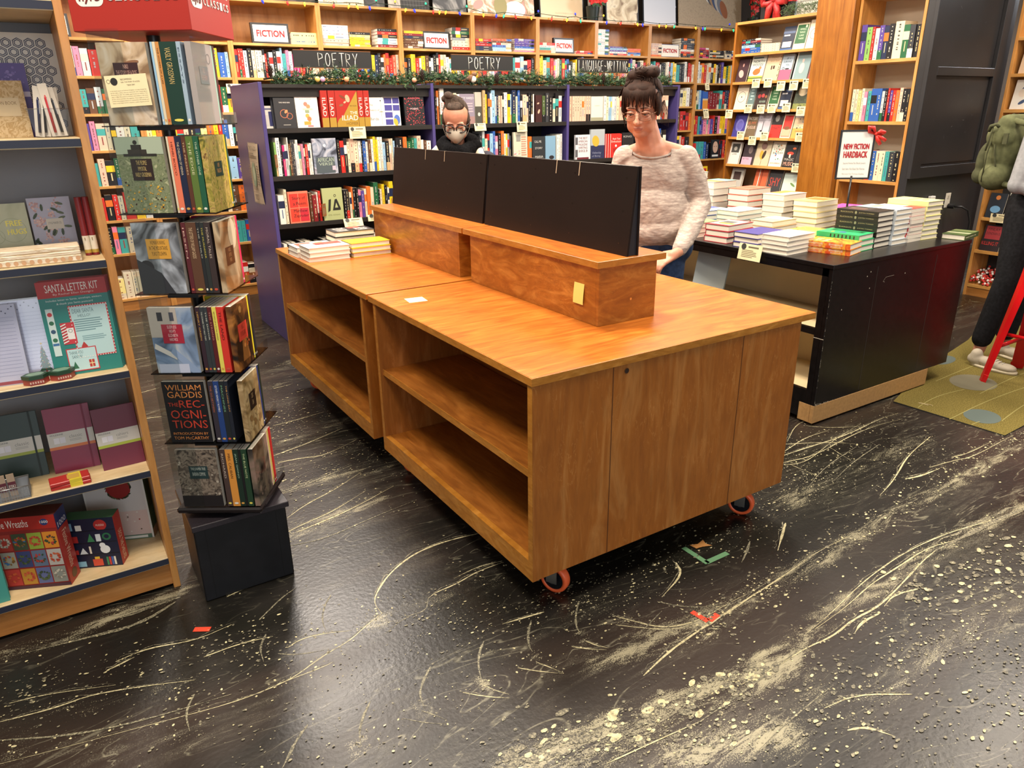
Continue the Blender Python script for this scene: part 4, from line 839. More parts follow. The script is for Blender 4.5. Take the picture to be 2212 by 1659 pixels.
# shelf E: puzzles
def gbox(name, w_, d_, h_, x, y, z, rz, front, side, top, label, f_art, s_art):
    e = B(); e.box(-w_/2, w_/2, 0, d_, 0, h_, front)
    e.box(w_/2, w_/2+.0003, .0002, d_-.0002, .0002, h_-.0002, side); e.box(-w_/2+.0002, w_/2, .0002, d_, h_, h_+.0003, top)
    f_art(e, w_, h_)
    e.T = Matrix.Translation((w_/2, d_/2, 0)) @ Matrix.Rotation(R(90), 4, 'Z'); s_art(e, d_, h_); e.T = None
    o = e.build(name, None, (x, y, z), (0, 0, R(rz))); return tag(o, label, 'puzzle box', 'jigsaw puzzle boxes')
def wreaths(b, W, Hh):
    r4 = random.Random(8); cols = ['8c8f86', 'a8382e', '5d6e86', 'b43a34', '3d4b34', 'b8b2aa', 'b8862e', '8fa33a', '9b9c90', '5d6796', 'd88a2c', '36406e']
    for r_ in range(3):
        for c_ in range(5):
            x0 = (-.5+.03+c_*.192)*W; z0 = (.06+r_*.245)*Hh; w_, h_ = .178*W, .225*Hh; b.rect(x0, x0+w_, z0, z0+h_, E_, mat(cols[(r_*5+c_*3) % 12]))
            wc = r4.choice([['35452e', '4d5f3a'], ['a83a2c', 'c25a34'], ['6b2f2a', '8a4a3a'], ['c9c2b0', '8a8478'], ['b8862e', '7a5a2a', 'a83a2c', '3a6ea0'], ['2f4a30', 'b43a34']])
            for i in range(30):
                a = r4.uniform(0, 6.28); q = .062*W*r4.uniform(.75, 1.1); b.disc(x0+w_/2+q*math.cos(a), z0+h_/2+q*math.sin(a), .0042, .003, E_-.0003-.00001*i, mat(r4.choice(wc)), 6, a)
    A(('r', 0, 1, .82, 1, 'a82820'), ('t', 'Festive Wreaths', .16, .66, .86, .96, 'f0e6d8'), ('c', .86, .91, .05, '2c3a6e'), ('t', '1000', .81, .91, .895, .93, 'f0e6d8'), ('r', 0, 1, 0, .045, '4a2a3a'))(b, W, Hh)
gbox('puzzle_box', .235, .07, .26, -1.345, .885, .1235, -24, mat('8a2420'), mat('b3342a', .4), mat('5a2c26'), 'red festive wreaths jigsaw puzzle box, leftmost and nearest', wreaths,
     lambda b, W, Hh: A(('r', 0, 1, .78, 1, '2c3668'), ('t', '1000', .12, .9, .80, .87, 'e8e6ee'), ('v', 'Festive Wreaths', .3, .7, .2, .72, 'e9c9b0'), ('c', .5, .1, .25, '6a4a2c'))(b, W, Hh))
def shelves_art(b, W, Hh):
    A(('r', 0, 1, 0, 1, '1b1f38'), ('c', .72, .86, .13, 'b8302c'), ('t', 'PUZZLE', .64, .8, .84, .875, 'eee'+'6da'), ('r', .02, .98, .745, .765, '0e1122'), ('r', .02, .98, .5, .52, '0e1122'), ('r', .02, .98, .26, .28, '0e1122'),
      ('r', .06, .16, .78, .93, '8ab0c8'), ('r', .22, .34, .77, .88, 'e8e6da'), ('p', [(.4, .53), (.55, .53), (.475, .7)], '3f8a5a'), ('r', .1, .22, .53, .66, 'b8302c'), ('c', .8, .62, .09, '2f6d4a'), ('c', .8, .62, .05, '1b1f38'),
      ('r', .58, .68, .53, .68, 'dfe6e6'), ('c', .72, .36, .1, 'eef0ee'), ('c', .68, .45, .06, 'eef0ee'), ('r', .4, .44, .29, .44, 'f0e6d0'), ('p', [(.2, .29), (.36, .29), (.28, .42)], 'dfe6e6'), ('r', .08, .18, .29, .38, 'b8302c'),
      ('r', .08, .28, .03, .14, '8fc0d6'), ('r', .42, .62, .03, .17, 'd8503a'), ('r', .47, .57, .17, .22, 'e8b83a'), ('r', .7, .74, .03, .2, '3f8a5a'), ('r', .75, .79, .03, .2, 'c8403a'), ('r', .8, .84, .03, .2, '4a6ab0'), ('r', .85, .89, .03, .2, 'e6e0d0'))(b, W, Hh)
gbox('puzzle_box', .155, .055, .185, -1.155, .9, .1235, -24, mat('1b1f38'), mat('b8302c', .4), mat('3f6a48', .5), 'red-sided puzzle box showing Christmas shelves, between the two larger puzzles', shelves_art,
     lambda b, W, Hh: A(('v', 'DECK THE SHELVES', .3, .72, .06, .66, 'f3dfc0'))(b, W, Hh))
def deer(b, W, Hh):
    A(('r', .03, .97, .06, .97, 'cfcbc8'), ('r', .03, .97, .06, .4, 'd6bfb8'), ('c', .58, .72, .2, '8f2a28'), ('r', .03, .97, 0, .06, '5e7a66'), ('r', .42, .9, .012, .045, 'e6e6dc'))(b, W, Hh)
    r5 = random.Random(4)
    for i in range(70):
        a = r5.uniform(0, 6.28); b.disc((.08+.2*math.cos(a))*W, (.72*Hh+.2*W*math.sin(a)), .006, .002, E_-.0008, mat(r5.choice(['35452e', '4d5f3a', '2f3d28', '8a2a28'])), 6, a+1)
    for i in range(24): b.disc(r5.uniform(-.4, .42)*W, r5.uniform(.1, .42)*Hh, .003, .003, E_-.0009, mat(r5.choice(['a83a34', '6b5a48', 'e6e0d6'])), 6)
gbox('puzzle_box', .20, .065, .285, -1.062, 1.035, .1235, -22, mat('d9d8d2'), mat('38513c', .5), mat('4a6650'), 'tall white and green puzzle box with a red winter scene, against the back', deer,
     lambda b, W, Hh: A(('r', .2, .7, .4, .75, '22351f'), ('c', .5, .82, .2, '8f2a28'), ('r', 0, 1, 0, .12, '9a7a5a'), ('r', 0, 1, .9, 1, '4a6650'))(b, W, Hh))
faceout(G0, -1.445, .85, .1235, .08, .2, .02, '3f8f86', 'teal book cut off by the left edge of the bottom shelf', tilt=-5)

# ------------------------------------------------------------------ spinner of classics
SPF = frame(-.728, .775, 0, -33)
e = empty('book_spinner', (-.722, .815, 0)); tag(e, 'tall revolving book rack with a red CLASSICS header on a black cube base', 'book rack')
bk = mat('141417', .35)
b = B(); b.bbox(-.15, .15, -.135, .135, 0, .285, grained('spinner_base_black', '131418', .4, 0, 20, .2), .004)
for xx in (-.115, .115): b.box(xx-.0008, xx+.0008, -.1358, -.135, .01, .28, mat('050506'))
b.build('base_cube', e)
b = B(); b.bbox(-.156, .156, -.165, .145, .2855, .306, grained('spinner_lid', '2a262b', .3, 0, 200, .25), .002); b.build('base_lid', e)
def sp_part(bb, name): o = bb.build(name, e); o.matrix_basis = Matrix.Translation((.722, -.815, 0)) @ SPF; return o
b = B(); b.cyl((0, 0, 1.04), (0, 0, 1), .018, 1.46, mat('0d0d0f', .3), 20); b.cyl((0, 0, .315), (0, 0, 1), .07, .02, bk, 28); sp_part(b, 'pole')
b = B(); b.bbox(-.125, .153, -.13, .13, .324, .345, mat('191416', .25), .006); sp_part(b, 'tray')
tz = [.35, .58, .812, 1.057, 1.287, 1.52]
SMOKE = acrylic('smoked_acrylic', (.25, .25, .27), .3, .08)
for i, z in enumerate(tz):
    if i:
        b = B(); b.box(-.12, .152, -.13, .13, z-.004, z-.001, SMOKE); b.box(-.03, .06, -.12, .12, z-.014, z-.004, bk); sp_part(b, 'tier_plate')
    b = B()
    b.box(-.115, -.03, -.1285, -.127, z-.002, z+.235, ACR); b.box(-.115, -.1135, -.127, .0, z-.002, z+.235, ACR); b.box(.1515, .1528, -.127, -.035, z-.002, z+.215, ACR); b.box(.1515, .1528, .015, .13, z-.002, z+.03, ACR)
    b.box(.0405, .0418, -.127, .005, z, z+.19, ACR)
    sp_part(b, 'clear_pocket')
RED = mat('a82a20', .45)
b = B(); b.bbox(-.145, .162, -.128, .172, 1.748, 2.04, RED, .002); hd = sp_part(b, 'header_box')
def lozenge(b, x0, x1, z0, z1, y, m, r=.016):
    p = []
    for cx, cz, a0 in ((x1-r, z0+r, -90), (x1-r, z1-r, 0), (x0+r, z1-r, 90), (x0+r, z0+r, 180)):
        for k in range(7): a = R(a0+15*k); p.append((cx+r*math.cos(a), y, cz+r*math.sin(a)))
    b.poly(p, m)
def serif(b, st, x0, x1, z0, z1, y, m):
    n = len(st); wd = (x1-x0)/n
    for i, ch in enumerate(st):
        cx = x0+wd*(i+.5); cw = wd*.33; h = z1-z0; sr = lambda a, c, z: b.rect(a, c, z, z+h*.055, y, m)
        b.btext(ch, cx-cw, cx+cw, z0, z1, y, m, .0007)
        if ch == 'I': sr(cx-cw*.6, cx+cw*.6, z0); sr(cx-cw*.6, cx+cw*.6, z1-h*.055)
        if ch == 'L': sr(cx-cw*1.25, cx-cw*.2, z1-h*.055); sr(cx-cw*1.25, cx-cw, z0)
        if ch == 'A': sr(cx-cw*1.3, cx-cw*.5, z0); sr(cx+cw*.5, cx+cw*1.3, z0)
for fr, x0, x1, pl in ((Matrix.Identity(4), -.145, .162, -.128), (Matrix.Translation((.162, .022, 0)) @ Matrix.Rotation(R(90), 4, 'Z'), -.15, .15, 0)):
    b = B(); b.T = fr; wm = mat('efe9df', .5); y = pl-.0006
    lozenge(b, x0+.022, x0+.092, 1.806, 1.846, y, wm)
    b.btext('nyrb', x0+.030, x0+.084, 1.812, 1.838, y-.0004, mat('7a2a22'))
    serif(b, 'CLASSICS', x0+.096, x1-.018, 1.818, 1.838, y, wm)
    b.text('NEW YORK REVIEW BOOKS', x0+.098, x1-.02, 1.850, 1.862, y, wm)
    o = b.build('lettering', hd)
NY = '8d8a84'
def nyb(mode, z, pos, T, cov, label, art=None, sp=None, lab=None, Hh=.203, tall=0):
    W = .13; o = book('paperback', W, Hh, T, cov, art=art, spart=sp, hard=False)
    if mode == 'cf': M = Matrix.Translation((pos, -.124, z))
    elif mode == 'sf': M = Matrix.Translation((pos, -.123, z)) @ M_spine(W, T)
    elif mode == 'cr': M = Matrix.Translation((.150, pos, z)) @ Matrix.Rotation(R(90), 4, 'Z')
    else: M = Matrix.Translation((.147, pos, z)) @ Matrix.Rotation(R(90), 4, 'Z') @ M_spine(W, T)
    setm(o, SPF, M); return tag(o, label, 'book', 'paperbacks in the revolving rack')
def lbl(x0, x1, z0, z1, c, tc, lines):
    it = [('r', x0, x1, z0, z1, c)]; n = len(lines); hh = (z1-z0)/(n+.6)
    for i, s in enumerate(lines):
        zz = z1-(i+1.0)*hh; it.append(('t', s, x0+(x1-x0)*(.5-.42*min(1, len(s)/17)), x0+(x1-x0)*(.5+.42*min(1, len(s)/17)), zz, zz+hh*.72, tc))
    return it
ph1 = speckle('photo_beige', ['8a6e52', 'c4ab8c', 'd9c9b4', '6b5140'], 9, .4, 3, 1.5)
ph2 = speckle('photo_field', ['4f5a40', '8a9070', '6e7a56', 'b3b490'], 70, .4, 5)
ph3 = speckle('photo_grey', ['2b2c30', '6e7278', 'a9b0ba', 'ced4dc'], 7, .4, 3, 2)
ph4 = speckle('photo_street', ['3b4a5e', '7d94b4', 'a9b6c6', 'c9bfae'], 10, .4, 3, 1)
ph6 = speckle('photo_weeds', ['2a2624', '5c5148', '8c7f70', '3a302c'], 40, .4, 6, 2)
pA = speckle('painting_green', ['5a5a28', '9a8f3a', 'c4a860', '6b4a28'], 22, .4, 5, 3, (2, 1, 1)); pB = speckle('photo_sepia', ['5a4028', '8f6c48', 'cdb592', '3a2a1c'], 8, .4)
pC = speckle('painting_dark', ['150e0a', '2a1a10', '7a4a22', 'b87a3a'], 12, .4, 3, 1); pD = speckle('painting_tan', ['6b5638', '9c8158', 'c0a67c', '4a3a26'], 11, .4, 4, 2); pE = speckle('photo_night', ['1a1818', '4a423c', '7a6a5a', '9a7a70'], 14, .4)
sunfl = ('d', 60, .02, ['c9952a', '3a2414', 'e0b040', 'c08a24'], .05, .95, .02, .45)
FR = [
 (5, ph1, 'dog photo cover with dark title label', [('e', .62, .62+.13, .2, .05, .2, '8a6248')]+lbl(.28, .78, .5, .76, '3a2024', 'c9a090', ['NIKI', 'THE STORY OF A DOG', 'TIBOR DERY']), None),
 (4, ph2, 'sunflower field cover with a dark title label', [('r', 0, 1, .78, 1, 'aab7a0'), sunfl, ('r', .25, .65, .78, .84, '35302a'), ('r', .33, .55, .84, .9, '2b2723'), ('c', .43, .93, .045, '2b2723'), ('r', .15, .85, .755, .785, '2b2723')]+lbl(.27, .72, .44, .72, '2c1e1c', 'c9b070', ['THE PEOPLE', 'IMMORTAL', 'VASILY GROSSMAN']), None),
 (3, ph3, 'grey photo cover with a mustard title label', [('c', .2, .38, .16, '24252a'), ('p', [(0, 0), (.75, 0), (.5, .3), (0, .5)], '303238')]+lbl(.27, .78, .5, .78, 'd9a040', '3a2c18', ['WOMAN RUNNING', 'IN THE MOUNTAINS', 'YUKO TSUSHIMA']), None),
 (2, ph4, 'blue street photo cover with a crimson title label', [('r', 0, .65, .55, 1, 'b9b0a6'), ('r', .2, .32, .8, .93, '2b2c34'), ('r', .48, .58, .8, .93, '4a4c58'), ('p', [(.02, .38), (.5, .2), (.5, .28), (.05, .46)], 'd8d4ce'), ('p', [(.45, .4), (.98, .05), (.98, 0), (.8, 0), (.38, .32)], '8fa4c4'), ('r', .05, .75, 0, .14, 'c4cbe0')]+lbl(.26, .74, .46, .75, 'a8263c', 'e6c8c8', ['SLEEPLESS', 'NIGHTS', 'ELIZABETH', 'HARDWICK']), None),
 (1, 'K', 'black cover lettered in orange and red', [('t', 'WILLIAM', .08, .92, .86, .95, 'd98a4a'), ('t', 'GADDIS', .1, .92, .74, .84, 'd98a4a'), ('t', 'THE', .08, .32, .60, .66, 'c4402c'), ('t', 'REC-', .34, .94, .58, .7, 'c4402c'), ('t', 'OGNI-', .1, .94, .40, .54, 'c4402c'), ('t', 'TIONS', .1, .94, .24, .37, 'c4402c'), ('t', 'INTRODUCTION BY', .08, .92, .13, .17, 'd98a4a'), ('t', 'TOM McCARTHY', .08, .92, .05, .10, 'd98a4a')], None),
 (0, ph6, 'dark woodland cover with a green title label', [('d', 26, .03, ['b3a898', '8c8274'], .05, .95, .2, .8), ('r', 0, 1, .0, .2, '1e1a1c')]+lbl(.28, .74, .5, .72, '22383a', 'b3bab0', ['THE JUNIPER TREE', 'BARBARA COMYNS']), None)]
tn = ['bottom', 'second-lowest', 'third-lowest', 'third-highest', 'second-highest', 'top']
for i, c, d, art, _ in FR: nyb('cf', tz[i], -.033, .018, c, 'paperback facing out on the %s tier, %s' % (tn[i], d), A(*art))
SPN = {5: [('b', .006, None, ''), ('w', .008, None, ''), ('c98a4a', .010, '4a2a10', 'THE STORIES OF A LIFE'), ('1a3a30', .044, 'c9b070', 'VASILY GROSSMAN'), ('9fb4c4', .012, '4a5a6a', 'ESSAYS'), ],
       4: [('w', .006, None, ''), ('e87a5a', .017, '7a2a1a', 'HENRI BOSCO'), ('1c2440', .018, 'd8c8a8', 'THE CHILDREN OF VIENNA'), ('5a3424', .012, 'd8b890', 'THE PRESSES'), ('5c7434', .020, 'd8d8a8', 'THE EDGE'), ('1f5a40', .016, 'c8d8b8', 'THE OTHER ONE')],
       3: [('5a2028', .013, 'd8b0a0', 'IBSEN'), ('5e3e2c', .030, 'd8b890', 'THE LETTERS OF WILLIAM GADDIS'), ('23262a', .010, 'c8c8b8', 'THE CHILD'), ('2b3030', .012, 'c9b84a', 'THE MURDERER'), ('3a2e2e', .018, 'c8b8a8', 'MORAL TALES')],
       2: [('35232e', .013, 'd8a84a', 'HENRY GREEN'), ('33383c', .012, 'd8d8c8', 'THE CORNER THAT HELD THEM'), ('33383c', .011, 'd8d8c8', 'THE DOOR'), ('5a1c20', .013, 'c88a7a', 'THE STRONG'), ('e6d860', .013, '5a5420', 'RECORDS OF A YOUNG WOMAN'), ('d8382c', .021, '5a1410', 'THE LAND')],
       1: [('35303a', .016, 'b8684a', 'THE GO-BETWEEN'), ('24407c', .018, 'e0e4ee', 'ESTHER KINSKY ROMBO'), ('20262a', .016, '7ab08a', 'MACHINES'), ('1f2430', .012, 'd8a05a', 'THE LONG DAY')],
       0: [('4a3a36', .018, 'c8b8a8', 'RICHARD'), ('dc9440', .024, '6a3a14', 'MRS. CALIBAN'), ('1c3026', .018, 'a8c8b0', 'JEAN GIONO'), ('1a1a1c', .008, None, ''), ('23402c', .018, 'c8d8a0', 'THE BLUE NOTE')]}
for i, lst in SPN.items():
    tot = sum(t[1] for t in lst); sc = min(1.0, .088/tot); x = .0435
    for j, (c, T, tc, s) in enumerate(lst):
        T = T*sc; nyb('sf', tz[i], x+T/2, T-.0006, c, '%s paperback spine on the rack\'s %s tier, %s from the left' % (CN.get(c) or {'1a3a30': 'very wide dark green', 'c98a4a': 'narrow tan', '9fb4c4': 'pale blue', 'e87a5a': 'salmon', '1c2440': 'navy', '5a3424': 'brown', '5c7434': 'olive green', '1f5a40': 'deep green', '5a2028': 'maroon', '5e3e2c': 'wide brown', '23262a': 'black', '2b3030': 'charcoal', '3a2e2e': 'dark brown', '35232e': 'plum', '33383c': 'slate grey', '5a1c20': 'maroon', 'e6d860': 'yellow', 'd8382c': 'bright red', '35303a': 'plum grey', '24407c': 'blue', '20262a': 'black', '1f2430': 'dark navy', '4a3a36': 'brown', 'dc9440': 'orange', '1c3026': 'dark green', '1a1a1c': 'slim black', '23402c': 'forest green'}.get(c, 'dark'), tn[i], ordn(j+1)),
             sp=SP(s, tc or '333333', .5, .93, .28, .62, foot={'1a1a1c': None}.get(c, ['e6d860', 'e8e4d8', 'd8a04a', 'c8503a'][(i+j) % 4]))); x += T
RT = [(5, 'a8a09c', 'grey cover with a pale label', lbl(.25, .68, .5, .72, '96989a', 'd8b8b0', ['TALES', 'NELLIE HERMANN'])+[('o', .78, .82, .1, .012, '6a6a6a')]),
      (4, pA, 'ochre painting cover with a dark green label', lbl(.3, .72, .46, .66, '1c3a2c', 'd89a5a', ['HOMER', 'TRANSLATION'])),
      (3, pB, 'sepia arch photo cover with a brown label', [('e', .7, .78, .22, .34, 0, 'd8c6a8')]+lbl(.2, .66, .36, .62, '4a2c1c', 'c99a6a', ['NOVELS', 'OF THE', 'SHORE'])),
      (2, pC, 'dark portrait painting cover with a red label', [('c', .5, .88, .08, 'b8844a'), ('p', [(.3, .1), (.75, .1), (.62, .6), (.45, .6)], '8f5a2a'), ('d', 14, .05, ['c9662a', 'a84a20', 'd88a4a'], .5, .85, .3, .5)]+lbl(.22, .78, .42, .68, 'c43a2c', '5a1410', ['KING', 'OF THE LAND'])),
      (1, pD, 'tan figures painting cover with a black label', [('d', 12, .09, ['c4a878', '8c6c44', 'a88a5c'], .2, .9, .05, .45)]+lbl(.28, .7, .44, .72, '1c1816', 'c8a87a', ['COUNT', 'LUNA'])),
      (0, pE, 'dark night photo cover', [('d', 20, .06, ['6b5a50', '8c7468', '3a3230'], .1, .9, .1, .6)])]
for i, c, d, art in RT: nyb('cr', tz[i], -.058, .016, c, 'paperback facing right on the %s tier, %s' % (tn[i], d), A(*art))
RS = {5: [('9fcab8', .012, 'mint'), ('4a2420', .016, 'dark brown')], 4: [('e6c020', .012, 'yellow'), ('1f5038', .012, 'deep green')], 3: [('d8245a', .016, 'hot pink')], 2: [('ead82c', .012, 'yellow'), ('1c1c1e', .012, 'black'), ('2a2e34', .01, 'charcoal')], 1: [('2c3a74', .014, 'blue'), ('1c2c22', .014, 'dark green')], 0: [('d8b4a4', .010, 'pale pink'), ('cabd6a', .014, 'straw'), ('b8282a', .012, 'red'), ('c4342c', .010, 'scarlet')]}
for i, lst in RS.items():
    x = .012
    for j, (c, T, nm) in enumerate(lst): nyb('sr', tz[i], x+T/2, T-.0006, c, '%s paperback spine on the right-hand face of the rack, %s tier' % (nm, tn[i]), sp=SP('', '333333', foot='e8e4d8')); x += T
b = B(); b.box(-.056, .056, 0, .0008, 0, .078, CARD); b.disc(-.032, .063, .0095, .0095, -.0004, mat('2b2b2a'), 18); b.ring(-.047, .064, .005, .0008, -.0004, mat('4a4a44'), 14)
b.text('RECOMMENDS', -.014, .016, .065, .069, -.0004, mat('5a5340')); b.text('NIKI: THE STORY OF A DOG', -.014, .036, .0585, .062, -.0004, mat('5a5340')); b.text('TIBOR DERY', .0, .022, .051, .0545, -.0004, mat('5a5340'))
for i, s in enumerate(['In the harsh world of Stalinist Hungary, a young, female fox', 'terrier with a white coat and nut-brown ears, adopts Janos', 'Ancsa and his wife. The middle-aged Ancsas are childless. The', 'year is 1948. When Janos is arrested, what follows is the story', 'of Mrs. Ancsa and Niki\'s life together. These pages are some', 'of the most poignant about our relationship with animals and', 'how a small dog\'s terrier restores a state of grace on her']):
    b.text(s, -.048, .050, .0385-.005*i, .0415-.005*i, -.0004, mat('6f6850'))
o = b.build('shelf_card'); setm(o, SPF, Matrix.Translation((-.0275, -.1325, 1.567)) @ Matrix.Rotation(R(-3), 4, 'Y')); tag(o, 'cream staff recommendation card on the front of the revolving rack', 'card')

# ------------------------------------------------------------------ fiction wall: 30 inch cases
FY = 5.164; FX = .503
FZ = [1.83, 1.56, 1.29, 1.02, .75, .48, .105]
stuff = []
kn = {-2: 'leftmost', -1: 'second', 0: 'third', 1: 'fourth', 2: 'fifth', 3: 'sixth', 4: 'seventh', 5: 'eighth', 6: 'ninth', 7: 'tenth'}
for k in range(-2, 8):
    F = frame(FX+.762*k, FY); zs = FZ if k < 7 else [1.82, 1.525, 1.235, .94, .65, .38, .105]
    bookcase('bookcase', .7615, 2.424, .30, [2.096]+zs, F, 'tall maple bookcase of the fiction wall, %s' % ('leftmost, behind the revolving rack' if k == -2 else ('rightmost, beside the face-out case' if k == 7 else kn[k]+' case from the left')), WMAP, WMAPX, WBACK, kick=(0, .08, WOAKX), th=.02, group='fiction wall bookcases')
def fpx(p):
    """x on the wall from the divider spacing of the photo"""
    d = [(146, -.66), (495, .503), (690, 1.265), (862, 2.027), (1022, 2.789), (1162, 3.551), (1291, 4.313), (1404, 5.075), (1507, 5.837), (1590, 6.55)]
    for (a, x0), (b, x1) in zip(d, d[1:]):
        if p <= b: return x0+(x1-x0)*(p-a)/(b-a)
    return 6.55
FF = frame(0, FY)
TOPROW = {-2: "WRLwsWPsRRKWT", -1: "WRLVVRRNWwEE_KYBb", 0: "RRRsKwwwKRKsKWb'TPsMMOR'KRwE", 1: "WKwBWKRwKNsRBYBKYNKWORRCE", 2: "KKYYRWYnKWKK'RwwWWYYWwRKY", 3: "YORwWPNRRKTWbwRK", 4: "YY'wTRPWwGRTBKKwYBB'WWRY", 5: "wRKWYTOOCPEYV'wPKwR", 6: "GsVTR+WKKwWRbYLT+DDDWKRRw", 7: "W'sORwwKYwKnV'YGYsW+W"}
for k, s in TOPROW.items():
    x0 = FX+.762*k+.024; row(s, FF, x0, x0+.712, .012, 1.83 if k < 7 else 1.82, .18, .225, .14, '', '', stuff=stuff)
LOW = {-2: ["WwBKWwRTnsGwOY", "VEPRMRVPEwKWwT", "LLOwRYTEKGLOYR", "wLwnKKRKRwRYs", "NNNKRDKPTwnGKK", "RLwwwwLwwwYOL"], -1: ["bwKwwRTRRbKnORGY", "LLOwRYTEKGLOYRBWK", "LLGYKDKPRNsbV", "wWRKTwYKRLWKnO", "RMPwKRWwGDTTB", "KKRWwLwwPRRK"], 0: ["wnYnYsYnwKR", "BBRLLg'KKDPRLW", "bRVBBBTRKW", "TTmbsPRKW", "KWKRRWKNR", "RRMRYOORY"],
       6: ["KKKLWRWwKYLKwLWn", "wKOwWNTOYOnRRrO", "RRRRRwwTYERK", "YYORKBBNKRW", "KWRTOYBNRwKR", "WwRTKOYRWNB"], 7: ["LwbBYRrrrrrTRNNRRN", "RRTBVPEPVRKPYYPPYE", "R+TTTBN_K+RKRKBN", "Y+Y+RRKBNKBTWRK", "WRKTOYBNRwKRKW", "RwWTKOYRWNBRKK"]}
for k, L in LOW.items():
    zs = FZ[1:] if k < 7 else [1.525, 1.235, .94, .65, .38, .105]
    for z, s in zip(zs, L):
        if k >= 6 and z < .9: continue
        x0 = FX+.762*k+.024; row(s, FF, x0, x0+.712, .012, z, .17, .22, .14, '', '', stuff=stuff)
merge_books(stuff, 'fiction_books', 'rows of many small coloured book spines filling the fiction wall cases', 'books')
# lying stacks and framed signs on the top display shelf
def fstack(p0, p1, cols, T, what, Hh=None, z=2.0965, seed=0):
    """spines to the front; cols from the bottom up"""
    x0, x1 = fpx(p0), fpx(p1); L_ = x1-x0; zz = z; n = len(cols); rr = random.Random(int(p0)+seed); i = 0
    for c in cols:
        t = T*rr.uniform(.9, 1.1); o = small_book(c, t, min(.24, L_-.004), .15, rr.choice((1, 2, 3)), 'paperback')
        t = max(.006, round(t/.002)*.002)
        o.matrix_world = FF @ Matrix.Translation(((x0+x1)/2+rr.uniform(-.004, .004), .03+rr.uniform(0, .006), zz)) @ Matrix.Rotation(R(90), 4, 'Z') @ Matrix.Translation((.075, 0, 0)) @ M_flat(min(.24, L_-.004), t)
        zz += t+.0004; i += 1
        pos = 'topmost' if i == n else ('lowest' if i == 1 else ordn(n-i+1)+' from top')
        tag(o, '%s book, %s in the %s' % (CN[c], pos, what), 'book', 'books lying on the fiction wall display shelf')
def fsign(p0, p1, h, black, which):
    x0, x1 = fpx(p0), fpx(p1); w_ = x1-x0
    e = B(); fc = mat('1d1c1e' if black else '3c4f7c', .4); q = .016 if black else .006
    e.box(-w_/2, w_/2, 0, .03, 0, h, fc); e.box(-w_/2+q, w_/2-q, -.001, 0, q, h-q, mat('eae4d6', .5))
    o = e.build('fiction_sign'); o.matrix_world = FF @ Matrix.Translation(((x0+x1)/2, .05, 2.098)) @ Matrix.Rotation(R(-5), 4, 'X')
    l = B(); l.btext('FICTION', -w_*.37, w_*.37, h*.33, h*.66, -.0022, mat('b5141c', .5), .0035); l.build('lettering', o)
    tag(o, 'FICTION sign, red letters in a %s frame, %s' % ('black' if black else 'dark blue', which), 'sign', 'fiction signs on the top shelf')
fsign(545, 626, .16, True, 'leftmost of the four'); fsign(915, 975, .155, True, 'second from the left'); fsign(1203, 1247, .15, True, 'third from the left'); fsign(1434, 1473, .135, False, 'rightmost of the four')
fsign(80, 156, .16, True, 'half hidden behind the red rack header')
fstack(628, 690, 'LL', .046, 'yellow pair right of the leftmost sign')
fstack(697, 752, 'EEsWWW', .028, 'white stack left of the yellow one')
fstack(754, 798, 'YYYYLK', .020, 'yellow stack of the fourth case')
fstack(813, 865, 'rWWKRK', .025, 'black and white stack of the fourth case')
fstack(872, 913, 'nnnnDrY', .020, 'brown stack left of the second sign')
fstack(977, 1021, 'RwwSKGD', .027, 'stack right of the second sign')
fstack(1030, 1064, 'DDRrR', .020, 'red and black stack of the sixth case')
fstack(1066, 1107, 'bbBwnC', .018, 'blue and coral stack of the sixth case')
fstack(1113, 1159, 'PwBVVVV', .018, 'lilac stack of the sixth case')
fstack(1169, 1203, 'OTsR', .024, 'stack left of the third sign')
fstack(1249, 1287, 'RR', .016, 'red pair right of the third sign')
fstack(1292, 1320, 'WWWWWWsWWWWWW', .019, 'tall white stack of the eighth case')
fstack(1323, 1359, 'RWVbV', .016, 'violet stack of the eighth case')
fstack(1361, 1389, 'bBOC', .018, 'blue and coral stack of the eighth case')
fstack(1408, 1433, 'OEEEEEE', .020, 'patterned stack left of the blue sign')
fstack(1473, 1503, 'KKRWDDDDD', .022, 'tall dark stack right of the blue sign')
fstack(1510, 1532, 'MRrrrM', .018, 'pink stack of the rightmost case')
fstack(1534, 1563, 'KwKwK', .018, 'black and cream stack of the rightmost case')
fstack(1565, 1583, 'wwwKK', .018, 'pale stack at the right end')
def fcard(p, z, w_, h_, label): shelf_card(FF, fpx(p), -.004, z, w_, h_, label, tilt=8)
fcard(489, 1.78, .12, .075, 'cream shelf card on the fiction wall, left of the purple end panel')
shelf_card(FF, 6.02, -.004, 1.82, .07, .08, 'white shelf card hanging in the rightmost fiction case, upper one', tilt=14, dot=False)
shelf_card(FF, 6.03, -.004, 1.53, .09, .11, 'curled cream shelf card in the rightmost fiction case, lower one', tilt=14)
faceout(FF, 6.02, .0, 1.526, .09, .2, .02, 'B', 'blue and orange book facing out above the curled card', art=A(('r', 0, 1, 0, .5, 'd98a2c'), ('r', 0, 1, .5, .6, 'c9b48a')), tilt=-2)
faceout(FF, 6.26, -.002, .941, .14, .225, .02, 'K', 'black book facing out with a large pale face on its cover, rightmost case', art=A(('e', .5, .6, .33, .5, 0, 'c9a088'), ('e', .36, .64, .06, .03, 0, '2a2a30'), ('e', .64, .64, .06, .03, 0, '2a2a30'), ('r', .12, .88, .1, .2, 'd8d4cc')), tilt=-2)
